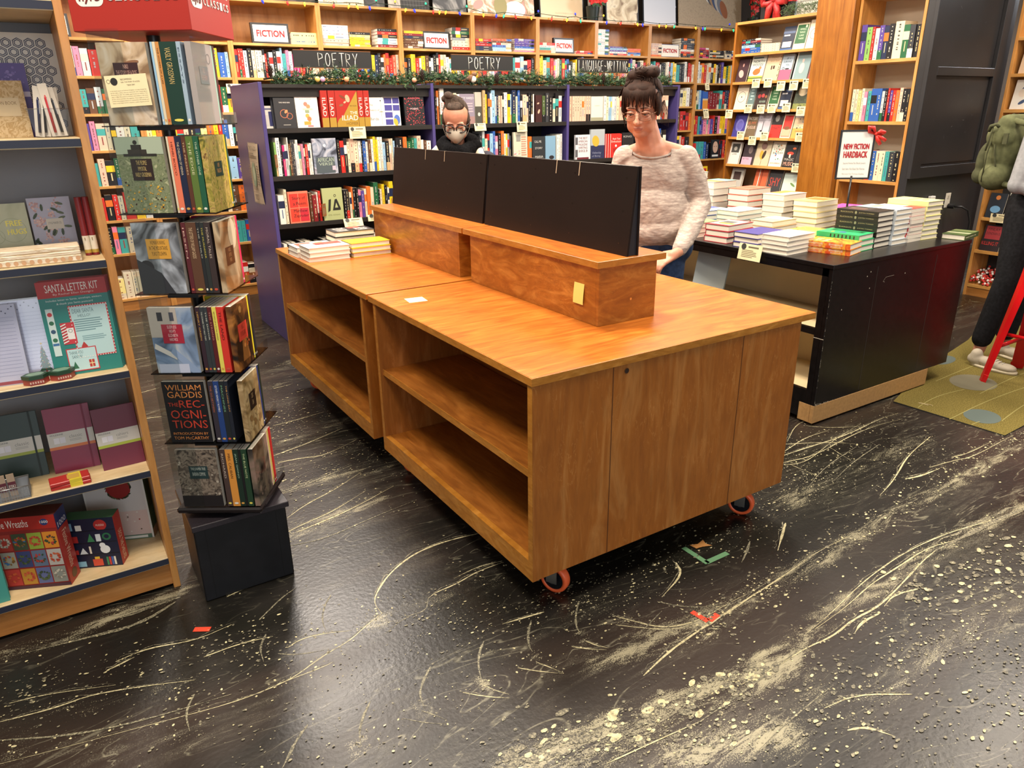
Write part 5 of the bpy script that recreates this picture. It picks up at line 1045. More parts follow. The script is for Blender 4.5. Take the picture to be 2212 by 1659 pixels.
faceout(FF, 6.08, -.0022, .651, .14, .2, .02, 'Y', 'yellow book facing out with a red panel, rightmost fiction case', art=A(('r', .14, .86, .12, .88, 'c8321e'), ('c', .5, .5, .18, '2a1a14'), ('c', .62, .66, .14, 'e89a2c')), tilt=-2)
# posters on top of the cases
def poster(x0, x1, h, m, label, art=None, y=.16, frame_c=None, tilt=-6):
    w_ = x1-x0; b = B(); b.box(-w_/2, w_/2, 0, .012, 0, h, frame_c or m)
    q = .012 if frame_c else 0
    if frame_c: b.rect(-w_/2+q, w_/2-q, q, h-q, -.0008, m)
    if art: art(b, w_, h)
    o = b.build('poster'); o.matrix_world = FF @ Matrix.Translation(((x0+x1)/2, y, 2.4245)) @ Matrix.Rotation(R(tilt), 4, 'X'); return tag(o, label, 'poster')
dk = mat('1a1a1d', .4)
pp = lambda n, c, s=9: speckle(n, c, s, .5, 4, 1)
poster(.66, 1.32, .5, pp('po0', ['2a2420', '4a3a30', '1a1816']), 'dark poster behind the string lights, leftmost above the fiction wall', y=.2)
poster(1.34, 1.76, .6, mat('d8c4a4'), 'cream poster with small black lettering near its foot, above the fourth case', A(('t', 'MENLO PARK', .55, .95, .045, .075, '3a342c'), ('t', 'BOOKS', .1, .4, .05, .08, '3a342c')))
poster(1.78, 1.98, .4, pp('po2', ['15161a', '3a3a3c', '7a7a78']), 'dark photo poster, second above the fourth case', y=.2)
poster(2.0, 2.12, .5, pp('po3', ['b9b4aa', '8a8278', 'd8d4ca']), 'narrow pale photo panel between two dark posters')
poster(2.13, 2.44, .45, mat('15161a', .3), 'black poster with a fine grey grid', A(*[('r', .05+.1*i, .055+.1*i, .02, 1, '6a6a66') for i in range(10)]+[('r', 0, 1, .05+.08*i, .055+.08*i, '6a6a66') for i in range(12)]), y=.2)
poster(2.46, 2.82, .5, pp('po5', ['1a1b1e', '3a3c40', '8a8a88', 'c9c4ba'], 5), 'black and grey interior photo poster')
poster(2.84, 3.62, .62, pp('po6', ['6a4a3a', 'b89a84', 'e0d4c4', '8a7a5a', 'c48a84'], 6), 'wide colour photo poster of seated readers', A(('e', .7, .12, .16, .1, 0, 'e6e2da'), ('e', .15, .16, .08, .05, .4, 'c98a84'), ('e', .48, .16, .1, .12, 0, '8a8458')))
poster(3.69, 4.26, .5, mat('d6c2a2'), 'cream Books and Magazines poster with large black initial', A(('t', 'K', .03, .2, .1, .44, '2a2622'), ('t', "EPLER'S BOOKS & MAGAZINES", .21, .97, .25, .34, '2a2622'), ('t', '825 EL CAMINO REAL, MENLO PARK', .3, .85, .19, .225, '3a342c'), ('t', 'VILLAGE CORNER, EL CAMINO', .34, .8, .12, .155, '3a342c'), ('t', '& SAN ANTONIO, LOS ALTOS', .34, .8, .06, .095, '3a342c'), ('t', 'visit our books & magazines at', .25, .75, .40, .43, '3a342c')), frame_c=dk)
poster(4.36, 4.56, .5, pp('po8', ['5a4a3c', '8a7a68', 'b8a890']), 'brown photo poster left of the sepia one', y=.2)
poster(4.57, 5.04, .6, pp('po9', ['8a7258', 'c9b898', 'e6d8bc', '4a3a2c'], 7), 'sepia photo poster with pale robed figures', A(('e', .45, .2, .14, .25, 0, 'dcc9a6'), ('e', .9, .3, .08, .3, 0, 'cbb48e')), frame_c=dk)
poster(5.11, 5.62, .55, mat('cfd3dc'), 'white notice in a black frame with pale floral edge', A(('l', 5, .2, .8, .55, .85, '7a7e8a'), ('l', 2, .25, .75, .38, .44, '7a7e8a'), ('d', 26, .015, ['8a90a4', 'a9a4c4'], .85, .98, .05, .9)), frame_c=dk)
poster(5.66, 6.72, .75, pp('po11', ['8a7a64', 'a8947a', '9a8a70'], 60), 'large photo poster of a crowd seated on gravel', A(*[('e', .3+.045*i, .62-.035*i, .05, .1, .5, c) for i, c in enumerate(['b8a898', '5a5a60', '8a5a3a', 'c9c4bc', '4a4a52', '9a7a5a', '3a4a6a', 'a8a098', '6a6e78', '8a5230'])]))
def poinsettia(F, x, y, z, r_, n, label, pot=True):
    e = empty('poinsettia'); e.matrix_world = F @ Matrix.Translation((x, y, z)); tag(e, label, 'plant'); rr = random.Random(int(x*100)); b = B(); g = B()
    if pot: B().cyl((0, 0, .07), (0, 0, 1), .06, .14, mat('16201a', .4), 16, .075).build('pot', e)
    for i in range(n):
        cx, cy, cz = rr.uniform(-r_, r_), rr.uniform(-.05, .02), .16+rr.uniform(-.02, r_*2.2)
        for q in range(7):
            a = 2*math.pi*q/7+rr.uniform(-.2, .2); l = rr.uniform(.04, .07); w_ = l*.28; u = Vector((math.cos(a), -.35, math.sin(a))); v = Vector((-math.sin(a), 0, math.cos(a))); c = Vector((cx, cy-.02, cz))
            (b if q < 5 else g).put([c, c+u*l*.5+v*w_, c+u*l, c+u*l*.5-v*w_], [(0, 1, 2, 3)], mat('d8302a', .5) if q < 5 else mat('2c4a2a', .5))
    b.build('red_bracts', e); g.build('leaves', e)
poinsettia(FF, 4.30, .06, 2.425, .09, 9, 'red poinsettia in a dark pot between the magazine poster and brown photo')
poinsettia(FF, 6.78, .03, 2.425, .12, 14, 'large red poinsettia at the corner above the face-out case')
# string lights
LB = [(.79,2.41,'B'),(1.0,2.41,'R'),(1.15,2.42,'Y'),(1.41,2.42,'R'),(1.55,2.42,'Y'),(1.61,2.4,'Y'),(1.73,2.4,'B'),(1.8,2.47,'G'),(1.98,2.43,'Y'),(2.09,2.42,'Y'),(2.16,2.42,'B'),(2.29,2.46,'G'),(2.36,2.42,'R'),(2.43,2.41,'Y'),(2.5,2.41,'Y'),(2.63,2.41,'B'),(2.72,2.44,'G'),(2.9,2.42,'Y'),(3.05,2.41,'B'),(3.14,2.4,'G'),(3.26,2.42,'R'),(3.45,2.41,'Y'),(3.54,2.46,'B'),(3.71,2.41,'R'),(3.91,2.4,'Y'),(4.01,2.44,'B'),(4.07,2.4,'G'),(4.38,2.45,'Y'),(4.43,2.4,'B'),(4.63,2.4,'R'),(4.85,2.41,'Y'),(4.93,2.41,'B'),(5.18,2.39,'Y'),(5.29,2.4,'Y'),(5.42,2.38,'G'),(5.74,2.38,'Y'),(5.86,2.4,'B'),(5.9,2.37,'G'),(6.18,2.4,'Y'),(6.3,2.43,'B'),(6.37,2.4,'G')]
e = empty('string_lights', (0, 5.146, 0)); tag(e, 'string of coloured Christmas lights along the top edge of the fiction wall', 'string lights')
b = B(); b.tube([(.5, 0, 2.44)]+[(x, .002*math.sin(i*3), 2.436+.008*math.sin(i*1.7)+(.02 if z > 2.43 else 0)) for i, (x, z, c) in enumerate(LB)]+[(6.55, 0, 2.43)], .0028, mat('1c3020', .5), 5); b.build('wire', e)
BC = dict(B='2a3ae0', R='e0302a', Y='ffc838', G='2ac890')
for i, (x, z, c) in enumerate(LB):
    b = B(); m = mat(BC[c], .25, .5, 0, 1.1); dn = -1 if z < 2.43 else .6
    b.T = Matrix.Translation((x, -.006, 2.434 if dn < 0 else 2.456)) @ Matrix.Rotation((i % 5-2)*.18, 4, 'Y')
    b.cyl((0, 0, dn*.006), (0, 0, 1), .0055, .012, mat('1c3020', .5), 8); b.tube([(0, 0, dn*.012), (0, 0, dn*.02), (0, 0, dn*.032), (0, 0, dn*.042), (0, 0, dn*.048)], [.005, .0095, .0095, .005, .001], m, 10)
    b.build('bulb', e)

# ------------------------------------------------------------------ poetry unit
PY = 3.477
BLK = grained('poetry_black', '24211f', .45, 0, 9, .12)
PZ = [1.452, 1.150, .835, .52, .20]
PF = frame(0, PY)
e = empty('poetry_bookcase', (0, PY, 0)); tag(e, 'long black double-sided bookcase with purple end panels, topped by a pine garland', 'bookcase')
PXS = [.242, 1.461, 2.680, 3.899]
for i, x in enumerate(PXS):
    b = B(); b.bbox(x, x+.024, -.004, .762, 0, 1.733, PURP, .002); b.build('end_panel' if i in (0, 3) else 'divider_panel', e)
for i in range(3):
    a, c = PXS[i]+.0245, PXS[i+1]-.0005
    B().box(a, c, .0, .755, 1.70, 1.722, BLK).build('top_panel', e)
    B().box(a, c, .03, .045, 1.645, 1.6995, BLK).build('fascia', e)
    B().box(a, c, .36, .372, .02, 1.6995, BLK).build('back_panel', e)
    for z in PZ: B().bbox(a, c, .0, .355, z-.03, z, BLK, .001).build('shelf', e)
    B().box(a, c, .02, .035, .0, .17, BLK).build('kickboard', e)
fo = lambda x0, x1, z, h, cov, lab, art=None, y=.012, T=.02, tl=-5, **k: faceout(PF, (x0+x1)/2, y, z, abs(x1-x0), h, T, cov, lab, 'face-out books on the poetry shelves', art=art, tilt=tl, pages=False, **k)
Z1, Z2, Z3 = 1.4525, 1.1505, .8355
fo(.275, .335, Z1, .14, 'W', 'small white and navy book facing out at the left end of the top poetry shelf', A(('r', .1, .5, .1, .6, 'd8d4cc'), ('r', .5, .95, .1, .75, '2c3166'), ('r', 0, 1, .82, .9, '6a6e8a')), y=.06)
fo(.326, .462, Z1, .192, 'D', 'rear copy of the black book with orange emblem on the top poetry shelf', None, y=.045)
fo(.335, .471, Z1, .188, '26262a', 'front black book with orange emblem on the top poetry shelf', A(('t', 'TWO WHO RAN', .25, .78, .82, .87, 'd8d4cc'), ('o', .45, .48, .2, .03, 'b0684a'), ('o', .7, .4, .15, .025, 'b0684a'), ('e', .55, .55, .1, .06, .8, 'd88a5a'), ('r', .35, .7, .1, .12, 'a8a49c')), y=.014)
fo(.478, .63, Z1, .222, 'eceae6', 'tall white book with a column of coral shapes on the top poetry shelf', A(('t', 'THE ASKING', .25, .7, .86, .9, '6a6a6a'), ('t', 'NEW AND SELECTED POEMS', .2, .75, .79, .82, '7a7a7a'), ('c', .45, .67, .09, 'e07a6a'), ('c', .56, .6, .09, 'e88a60'), ('r', .3, .75, .5, .55, 'd8c8b0'), ('r', .4, .58, .42, .5, '8a9a78'), ('c', .48, .34, .09, 'c9a24a'), ('c', .55, .25, .1, 'e8784a'), ('r', .3, .6, .08, .18, 'e8963c'), ('r', .45, .7, .02, .07, 'e07a7a')), y=.02)
IL = mat('a8281e', .4); ila = A(('p', [(0, .0), (1, 0), (1, .98), (.95, .95), (.6, .6), (.3, .3), (.1, .22), (0, .1)], 'a8862e'), ('e', .55, .78, .1, .16, .3, 'd8a888'), ('e', .33, .82, .16, .05, -.5, '7a3a20'), ('e', .25, .6, .1, .05, .3, '8a5a38'), ('e', .42, .68, .07, .04, .5, 'd8a888'), ('t', 'THE', .62, .96, .35, .43, 'f0e8d8'), ('t', 'ILIAD', .24, .98, .18, .32, 'f0e8d8'), ('t', 'HOMER', .42, .97, .05, .13, '7a5a1c'), ('t', 'EMILY WILSON', .64, .94, .56, .6, '7a5a1c'))
ils = SP('ILIAD', 'f0e8d8', .3, .8, .2, .72, band=(0, .26, 'a8862e'))
for j, x in enumerate((.668, .720, .925, .968)):
    o = book('book', .155, .232, .046 if j < 2 else .04, IL, spart=ils, pages=False); setm(o, PF, Matrix.Translation((x, .006, Z1)) @ M_spine(.155, .046 if j < 2 else .04)); tag(o, 'red and gold ILIAD hardback, spine out, %s of the four' % ['first', 'second', 'third', 'last'][j], 'book', 'ILIAD hardbacks on the top poetry shelf')
fo(.746, .902, Z1, .232, IL, 'red and gold ILIAD hardback facing out between matching spines', ila, y=.004, tl=-1)
fo(.99, 1.105, Z1, .19, 'eeebe2', 'cream book with a thin black flower stem, right of the ILIAD copies', A(('t', 'The', .02, .3, .7, .78, '6a6a64'), ('t', 'Poetry of', .02, .7, .5, .6, '6a6a64'), ('t', 'Birds', .02, .6, .2, .3, '6a6a64'), ('r', .8, .815, .05, .85, '5a5a48'), ('c', .8, .88, .04, '2a2a28'), ('e', .8, .5, .15, .02, 0, '8a8a5a')), y=.02)
fo(1.10, 1.232, Z1, .198, 'e8e8ea', 'white and purple book of quarter circles on the top poetry shelf', A(*[('r', .12+.0, .55, .03+.24*i, .22+.24*i, '44408f') for i in range(4)]+[('r', .6, .98, .27+.24*i, .46+.24*i, '44408f') for i in (1, 2)]+[('e', .78, .2, .18, .26, 0, '4a6ab8'), ('e', .7, .12, .12, .2, .3, 'e0a83a')]), y=.034)
fo(1.262, 1.418, Z1, .21, 'K', 'black book spattered with red, at the right of the top poetry shelf', A(('d', 170, .022, ['c02a38', '8a1c28', 'e04a50', 'b8404a'], .02, .98, .02, .98), ('t', 'POEMS', .3, .7, .5, .56, 'd8c0c4'), ('t', 'AARON', .2, .8, .84, .9, 'e0606a')), y=.02)
def prow(s, x0, x1, z, where, h0=.19, h1=.232): row(s, PF, x0, x1, .006, z, h0, h1, .15, where, 'spines on the poetry shelves')
prow("gW+'KMsW'-nD-DsWwPKRWW", .30, .548, Z2, 'on the second poetry shelf, end bay, left part')
VM = speckle('verse_cover', ['3a3f4c', '8a94a8', 'b8bcc8', '6a5a6a'], 9, .4, 4, 1.5)
fo(.556, .722, Z2, .232, VM, 'large grey-blue patterned book facing out on the second poetry shelf', A(('r', .08, .88, .02, .48, '4c585e'), ('t', 'AFRICAN', .16, .86, .34, .46, 'a8b8a4'), ('t', 'VERSE', .2, .8, .24, .32, 'a8b8a4'), ('c', .5, .8, .06, 'dfe0e4'), ('r', .76, .9, .1, .22, 'c8b4c4')), y=.004, tl=-1)
prow("KR+KwE+w+WKB+WnWYYWWbK+Ewb", .73, 1.16, Z2, 'on the second poetry shelf, end bay, middle')
prow("KKOGGTEWnW+", 1.17, 1.45, Z2, 'on the second poetry shelf, end bay, right part')
prow("W+w", .285, .345, Z3, 'on the third poetry shelf')
fo(.352, .49, Z3, .21, 'e07a60', 'red book facing out lettered Story of a Poem', A(('r', .06, .48, .5, .93, 'c8362c'), ('r', .52, .96, .5, .93, 'd8402c'), ('r', .06, .48, .05, .47, 'd2402c'), ('r', .52, .96, .05, .47, 'c42a38'), ('t', 'Story of', .2, .84, .72, .84, '2a1414'), ('t', 'a Poem', .22, .86, .57, .67, '2a1414'), ('t', 'Matthew', .22, .9, .34, .44, '2a1414'), ('t', 'Zapruder', .2, .94, .16, .28, '2a1414')), y=.006, tl=-2)
prow("nr+W-R", .50, .578, Z3, 'right of the red facing book, third poetry shelf', .18, .215)
fo(.59, .735, Z3, .218, 'a9b07c', 'sage green book facing out with a black brush glyph', A(('p', [(.22, .25), (.34, .3), (.42, .66), (.3, .64)], '22221e'), ('p', [(.46, .3), (.86, .3), (.86, .36), (.7, .66), (.6, .64)], '22221e'), ('p', [(.58, .38), (.74, .38), (.66, .54)], 'a9b07c'), ('o', .62, .76, .06, .02, '22221e'), ('t', 'ETEL ADNAN', .22, .8, .14, .18, '8a9060')), y=.006, tl=-2)
prow("KKw-O-KKPV+wOwG+'K-wYKWY+'gEM", .745, 1.19, Z3, 'on the third poetry shelf, right part', .18, .225)
st4 = []; row("WKKsKwWwwKKRRRWRKWKBKwWK", PF, .285, 1.0, .006, .5205, .16, .2, .15, '', '', stuff=st4)
prow("KO-n'W+'RKYYwW", 1.50, 1.70, Z1, 'above the masked person, top poetry shelf', .19, .235)
fo(1.70, 1.825, Z1, .21, '8a8090', 'mauve book facing out lettered HARJO, beside the masked person', A(('t', 'JOY HARJO', .1, .95, .8, .9, 'd8d4dc'), ('l', 4, .3, .9, .35, .7, 'b8a8b0'), ('r', 0, 1, 0, .25, '9a7a78')), y=.004, tl=-1)
fo(1.83, 1.885, Z1, .222, 'b4b0a4', 'grey photo book with a dark figure, right of the mauve one', A(('r', 0, 1, 0, .55, '4a4840'), ('e', .6, .3, .2, .25, 0, 'c8c4b8')), y=.004, tl=-1)
prow("t+'YNWb+'sNEEKW+YbN+'wB'KE+EKKW-", 1.90, 2.37, Z1, 'on the top poetry shelf, middle bay', .19, .225)
fo(2.38, 2.44, Z1, .2, '3a1c1c', 'narrow dark cover with a pale leaning figure, middle bay', A(('e', .4, .7, .18, .1, .3, 'd8a890'), ('e', .5, .4, .14, .3, -.4, 'd8a890')), y=.004, tl=-1)
prow("oDKwKs", 2.45, 2.64, Z1, 'at the top middle poetry shelf\'s right end', .17, .225)
prow("VnKDs+'wRbB'PKO+'wYSD", 1.78, 2.15, Z2, 'on the second poetry shelf, middle bay, left part')
fo(2.17, 2.30, Z2, .232, 'cfc9b4', 'large beige book facing out with pink figures, second shelf of the middle bay', A(('l', 9, .55, .92, .2, .85, 'b8806a'), ('d', 18, .05, ['d88a8a', 'e0a8a0', 'c9c9d8'], .05, .5, .05, .45), ('r', .2, .5, .7, .92, '8a8a84')), y=.004, tl=-1)
prow("OO", 2.305, 2.345, Z2, 'right of the large beige facing book', .19, .2)
fo(2.35, 2.47, Z2, .195, '2c3034', 'charcoal book facing out with white lettering, middle bay', A(('t', 'CALL ME', .15, .7, .75, .84, 'c8c8c4'), ('t', 'STORY', .2, .8, .5, .58, 'c8c8c4'), ('t', 'MARIA', .2, .85, .15, .24, 'c8c8c4')), y=.004, tl=-1)
fo(2.48, 2.58, Z2, .195, '7aa0bc', 'pale blue book facing out at the right of the middle bay', A(('e', .6, .15, .25, .15, 0, '2a2a2e')), y=.01, tl=-1)
prow("WWs", 2.59, 2.65, Z2, 'at the far right of middle poetry shelf two', .2, .215)
prow("EEEEEEEEE", 2.72, 2.93, Z1, 'in the matched tan set, language bay', .19, .195)
fo(2.935, 3.06, Z1, .19, 'd8d4c8', 'pale map-like book facing out in the language bay', A(('r', 0, 1, 0, .14, '9a9a80'), ('t', 'POINTS', .3, .7, .6, .64, 'a8a49a')), y=.004, tl=-1)
prow("Wwb-b-WswEEEWwEEEEwwEEwEEEE", 3.07, 3.80, Z1, 'in the language bay, top shelf, right part', .185, .195)
fo(2.78, 2.935, Z2, .195, 'd8d8dc', 'grey and white book facing out with maroon lettering, language bay', A(*[('t', s_, .2, .8, .82-.13*i, .91-.13*i, '6a2a34') for i, s_ in enumerate(['THE BEST', 'AMERICAN', 'MAGAZINE', 'WRITING', '2023'])]+[('r', 0, .15, .6, .9, '5a5a60'), ('r', 0, .15, .1, .4, '5a5a60'), ('r', .1, .9, 0, .08, '6a2a34')]), y=.004, tl=-1)
fo(2.94, 3.09, Z2, .235, 'a9b2b8', 'tall grey and navy book with a yellow shape, language bay', A(('r', 0, 1, 0, .45, '2a3152'), ('e', .35, .6, .25, .3, .3, 'c9a83e'), ('t', 'Velocity', .1, .75, .14, .24, '8a90a8'), ('t', 'of Being', .1, .7, .04, .12, '8a90a8')), y=.004, tl=-1)
for i in range(4): fo(3.10+.018*i, 3.28, Z2, .195-.001*i, 'c8302a', 'red book facing out with pale title, %s of four copies' % ['rearmost', 'third', 'second', 'front'][i], A(('r', 0, .03, 0, 1, 'ece4da'), ('t', 'Hush Your', .2, .9, .76, .84, 'f0e0d4'), ('t', 'Enthusiasm', .1, .95, .64, .73, 'f0e0d4'), ('c', .5, .5, .08, 'ece8e4'), ('l', 4, .25, .8, .2, .38, '8a1c1c')) if i == 3 else A(('r', 0, .03, 0, 1, 'ece4da')), y=.034-.009*i, tl=-1, T=.008)
fo(3.29, 3.42, Z2, .2, '202328', 'black book facing out beside the red ones, half hidden by the standing person', A(('t', 'KING', .1, .8, .8, .88, 'b8b8b4'), ('l', 3, .2, .8, .2, .5, '7a7a7a')), y=.01, tl=-1)
row("KNWsKNBDK", PF, 3.45, 3.80, .006, Z2, .19, .23, .15, '', '', stuff=st4); merge_books(st4, 'poetry_books', 'dim books on the lowest visible poetry shelf and behind the standing person', 'books')
for x, z, w_, h_, lb, tl in ((.88, 1.452, .12, .078, 'cream card under the ILIAD copies on the top poetry shelf edge', 6), (.79, .838, .14, .07, 'cream card on the third poetry shelf edge, left one', 25), (.975, .85, .14, .045, 'cream card on the third poetry shelf edge, right one', 10), (1.86, 1.455, .10, .055, 'white card on the middle bay shelf edge, beside the masked person', 15), (2.24, 1.46, .095, .075, 'cream card with round black stamp, middle bay shelf edge', 5)):
    shelf_card(PF, x, -.006, z, w_, h_, lb, tilt=tl, group='cream cards on the poetry shelves')
shelf_card(PF, .30, -.008, 1.29, .04, .08, 'small brown shelf label clipped at the left of the second poetry shelf', m=mat('8a5a34'), dot=False, group=None, rz=50)
shelf_card(PF, .585, -.02, .955, .05, .085, 'small brown shelf label sticking out by the green book', m=mat('8a5a34'), dot=False, group=None, rz=40)
# notice on the purple end
b = B(); n = 10; W_, H_ = .27, .40; vs = []
for j in range(n+1):
    for x in (0, W_): vs.append((x, -.0015-(.012*math.sin(math.pi*j/n) if x else 0), H_*j/n))
b.put(vs, [(2*j, 2*j+1, 2*j+3, 2*j+2) for j in range(n)], mat('d6c0a4', .6))
for j in range(11): b.rect(.004+.0185*j, .014+.0185*j, H_-.001, H_+.006, -.002, mat('d6c0a4', .6)); b.rect(.004+.0185*j, .014+.0185*j, -.006, .001, -.002, mat('d6c0a4', .6))
b.T = Matrix.Translation((W_/2, -.014, 0)); A(('t', 'IN THE ALLEY', .08, .92, .89, .955, '3a3430'), ('l', 4, .1, .9, .74, .84, '5a5048'), ('e', .5, .48, .17, .32, 0, '8fa890'), ('e', .5, .50, .09, .18, 0, 'c2cbb0'), ('r', .05, .95, .70, .704, '7a7068'), ('l', 8, .04, .24, .3, .64, '8a7e70'), ('l', 8, .76, .96, .3, .64, '8a7e70'), ('l', 3, .3, .7, .22, .29, '8a7e70'), ('r', .05, .95, .18, .184, '7a7068'), ('l', 5, .35, .65, .05, .15, '6a6058'))(b, W_, H_); b.T = None
o = b.build('notice'); o.matrix_world = Matrix.Translation((.2405, 3.93, .955)) @ Matrix.Rotation(R(-90), 4, 'Z'); tag(o, 'tan paper notice with a green oval, hung on the purple end panel', 'notice')
# chalkboard signs with drawn letters
STK = {'P': [[(0, 0), (0, 1), (.7, .9), (.75, .65), (0, .5)]], 'O': [[(.4+.38*math.cos(t/8*math.pi), .5+.48*math.sin(t/8*math.pi)) for t in range(17)]], 'E': [[(.75, 1), (0, .97), (0, 0), (.8, .02)], [(0, .52), (.6, .54)]], 'T': [[(0, 1), (.9, 1)], [(.45, 1), (.45, 0)]],
       'R': [[(0, 0), (0, 1), (.65, .9), (.65, .6), (0, .5), (.75, 0)]], 'Y': [[(0, 1), (.4, .5), (.8, 1)], [(.4, .5), (.3, 0)]], 'L': [[(0, 1), (0, 0), (.65, 0)]], 'A': [[(0, 0), (.4, 1), (.8, 0)], [(.15, .35), (.65, .35)]], 'N': [[(0, 0), (0, 1), (.7, 0), (.7, 1)]],
       'G': [[(.75, .85), (.4, 1), (.05, .7), (.05, .2), (.45, 0), (.78, .2), (.75, .45), (.4, .45)]], 'U': [[(0, 1), (.02, .2), (.35, 0), (.68, .2), (.7, 1)]], 'W': [[(0, 1), (.22, 0), (.45, .8), (.68, 0), (.9, 1)]], 'I': [[(.3, 1), (.3, 0)]], '~': [[(.1, .5), (.3, .56), (.5, .46), (.8, .52)]]}
def chalk(x0, x1, st, label, lx0, lx1):
    w_ = x1-x0; e = empty('chalkboard_sign', ((x0+x1)/2, 3.62, 1.742)); tag(e, label, 'sign')
    b = B(); b.box(-w_/2, w_/2, 0, .014, .088, .196, mat('1e1e20', .6)); b.box(-w_/2, w_/2, -.002, .016, .194, .198, mat('8a5a34', .5)); b.box(-w_/2, w_/2, -.002, .016, .086, .090, mat('8a5a34', .5)); b.build('board', e)
    b = B(); 
    for xx in (-w_*.28, w_*.28): b.box(xx-.003, xx+.003, .004, .010, -.007, .088, mat('2a2a2c'))
    b.build('stand', e)
    b = B(); ck = mat('efece4', .8); n = len(st); step = (lx1-lx0)/n
    for i, ch in enumerate(st):
        for ln in STK.get(ch, []): b.tube([(-w_/2+lx0*w_+(i+.08+.8*px)*step*w_, -.0012, .098+.083*pz) for px, pz in ln], .0026 if n < 8 else .0019, ck, 5)
    b.build('lettering', e)
chalk(.535, 1.08, 'POETRY', 'black chalkboard sign reading POETRY, nearer the purple end panel', .30, .84)
chalk(1.72, 2.26, 'POETRY', 'black chalkboard sign reading POETRY, above the middle bay', .26, .80)
chalk(2.895, 3.44, 'LANGUAGE~WRITING', 'black chalkboard sign reading LANGUAGE and WRITING', .01, .99)
# garland, cones, bird
def garland():
    e = empty('pine_garland', (0, 3.53, 1.723)); tag(e, 'long pine garland along the top of the poetry bookcase', 'garland'); rr = random.Random(2); b = B(); gm = [mat(c, .6) for c in ('1f3a22', '2c4a2a', '38582f', '17301c', '46653a')]
    x = .36
    while x < 3.86:
        for _ in range(13):
            c = Vector((x+rr.uniform(-.02, .02), rr.uniform(-.03, .05), .045+.012*math.sin(x*9)+rr.uniform(-.035, .03)))
            d = Vector((rr.gauss(0, .9), rr.gauss(-.3, .6), rr.gauss(.1, .45))).normalized(); L_ = rr.uniform(.035, .08)
            m = rr.choice(gm)
            for q in range(15):
                p = c+d*L_*q/15; s = Vector((rr.gauss(0, 1), rr.gauss(0, 1), rr.gauss(0, 1))); s = (s-d*s.dot(d)).normalized(); t = (s+d*.8).normalized()*rr.uniform(.018, .034); w_ = d.cross(s)*.0026
                if (p+t).z < -.05: continue
                b.put([p-w_, p+w_, p+t], [(0, 1, 2)], m)
        x += .034
    b.build('needles', e)
    B().tube([(.3+.09*i, .01, .03+.015*math.sin(i)) for i in range(40)], .006, mat('2a2218', .8), 6).build('stem', e)
garland()
for i, (x, z, w) in enumerate(((.33, 1.80, 'left end of the garland'), (1.40, 1.79, 'garland above the first purple divider'), (2.02, 1.775, 'garland under the middle sign'), (3.05, 1.785, 'garland under the language sign'))):
    b = B(); m = mat('4a2f20', .6)
    for q in range(9):
        for j in range(8):
            a = 2*math.pi*j/8+q*.4; rr_ = .034*math.sin(math.pi*(q+1.2)/10.5); b.put([(x+rr_*.5*math.cos(a-.35), 3.475+rr_*.5*math.sin(a-.35), z-.04+.009*q), (x+rr_*.5*math.cos(a+.35), 3.475+rr_*.5*math.sin(a+.35), z-.04+.009*q), (x+rr_*math.cos(a), 3.475+rr_*math.sin(a), z-.032+.009*q)], [(0, 1, 2)], m)
    b.ball((x, 3.475, z), (.014, .014, .038), mat('2a1a12', .7), 8, 6); tag(b.build('pine_cone'), 'brown pine cone in the %s' % w, 'pine cone', 'pine cones in the garland')
e = empty('bird_ornament', (1.80, 3.475, 1.733), 0); tag(e, 'small brown and white bird ornament on the garland', 'ornament')
b = B(); b.ball((0, 0, .035), (.034, .02, .026), mat('6a4a34', .7)); b.ball((.012, -.006, .030), (.026, .018, .024), mat('ece6da', .7)); b.tube([(-.02, 0, .04), (-.07, 0, .02)], [.012, .004], mat('5a3c2a', .7), 8); b.build('bird_body', e)
b = B(); b.ball((.024, -.004, .062), (.018, .016, .016), mat('6a4a34', .7)); b.tube([(.04, -.004, .062), (.052, -.004, .060)], [.004, .0008], mat('3a3028', .6), 6); b.build('bird_head', e)
for i, (x, c, w) in enumerate(((.63, 'e8d070', 'yellow'), (.665, 'c8a0c8', 'lilac'), (.83, 'd8a070', 'orange'), (1.33, 'e0a080', 'peach'), (3.30, 'e8c8b8', 'pale pink'))):
    b = B(); b.ball((x, 3.462, 1.752), .017, mat(c, .4)); tag(b.build('bauble'), 'small %s bauble below the garland' % w, 'bauble', 'baubles in the garland')

# ------------------------------------------------------------------ face-out case, column, second case, black partition
RX = 4.5
F1 = frame(RX, 3.42, 0, -90)
bookcase('bookcase', .88, 2.25, .30, [1.99, 1.757, 1.523, 1.286, 1.044, .80, .5, .12], F1, 'oak bookcase with face-out novels and cream cards, left of the wide wooden column', WOAK, WMAPX, mat('b5a48e', .6), kick=(0, .1, WOAKX), th=.022)
def f1(y0, y1, z, h, cov, lab, art=None, T=.02, d=.02, tl=-14): return faceout(F1, 3.42-(y0+y1)/2, d, z+.0006, abs(y0-y1), h, T, cov, lab, 'face-out novels in the oak case', art=art, tilt=tl, pages=False)
S0, S1, S2, S3, S4, S5 = 1.99, 1.757, 1.523, 1.286, 1.044, .80
zz = S0+.0005
for i, c in enumerate('BBbNrK'):
    t_ = .022 if i < 3 else .016; o = small_book(c, t_, .21, .15, 1+i % 3); o.matrix_world = F1 @ Matrix.Translation((.18, .02, zz)) @ Matrix.Rotation(R(90), 4, 'Z') @ Matrix.Translation((.075, 0, 0)) @ M_flat(.21, t_); zz += t_+.0004
    tag(o, '%s book in the blue stack atop the oak case shelf, %s' % (CN[c], ['lowest', 'second from below', 'third from below', 'fourth from below', 'fifth from below', 'topmost'][i]), 'book', 'lying books on the oak case')
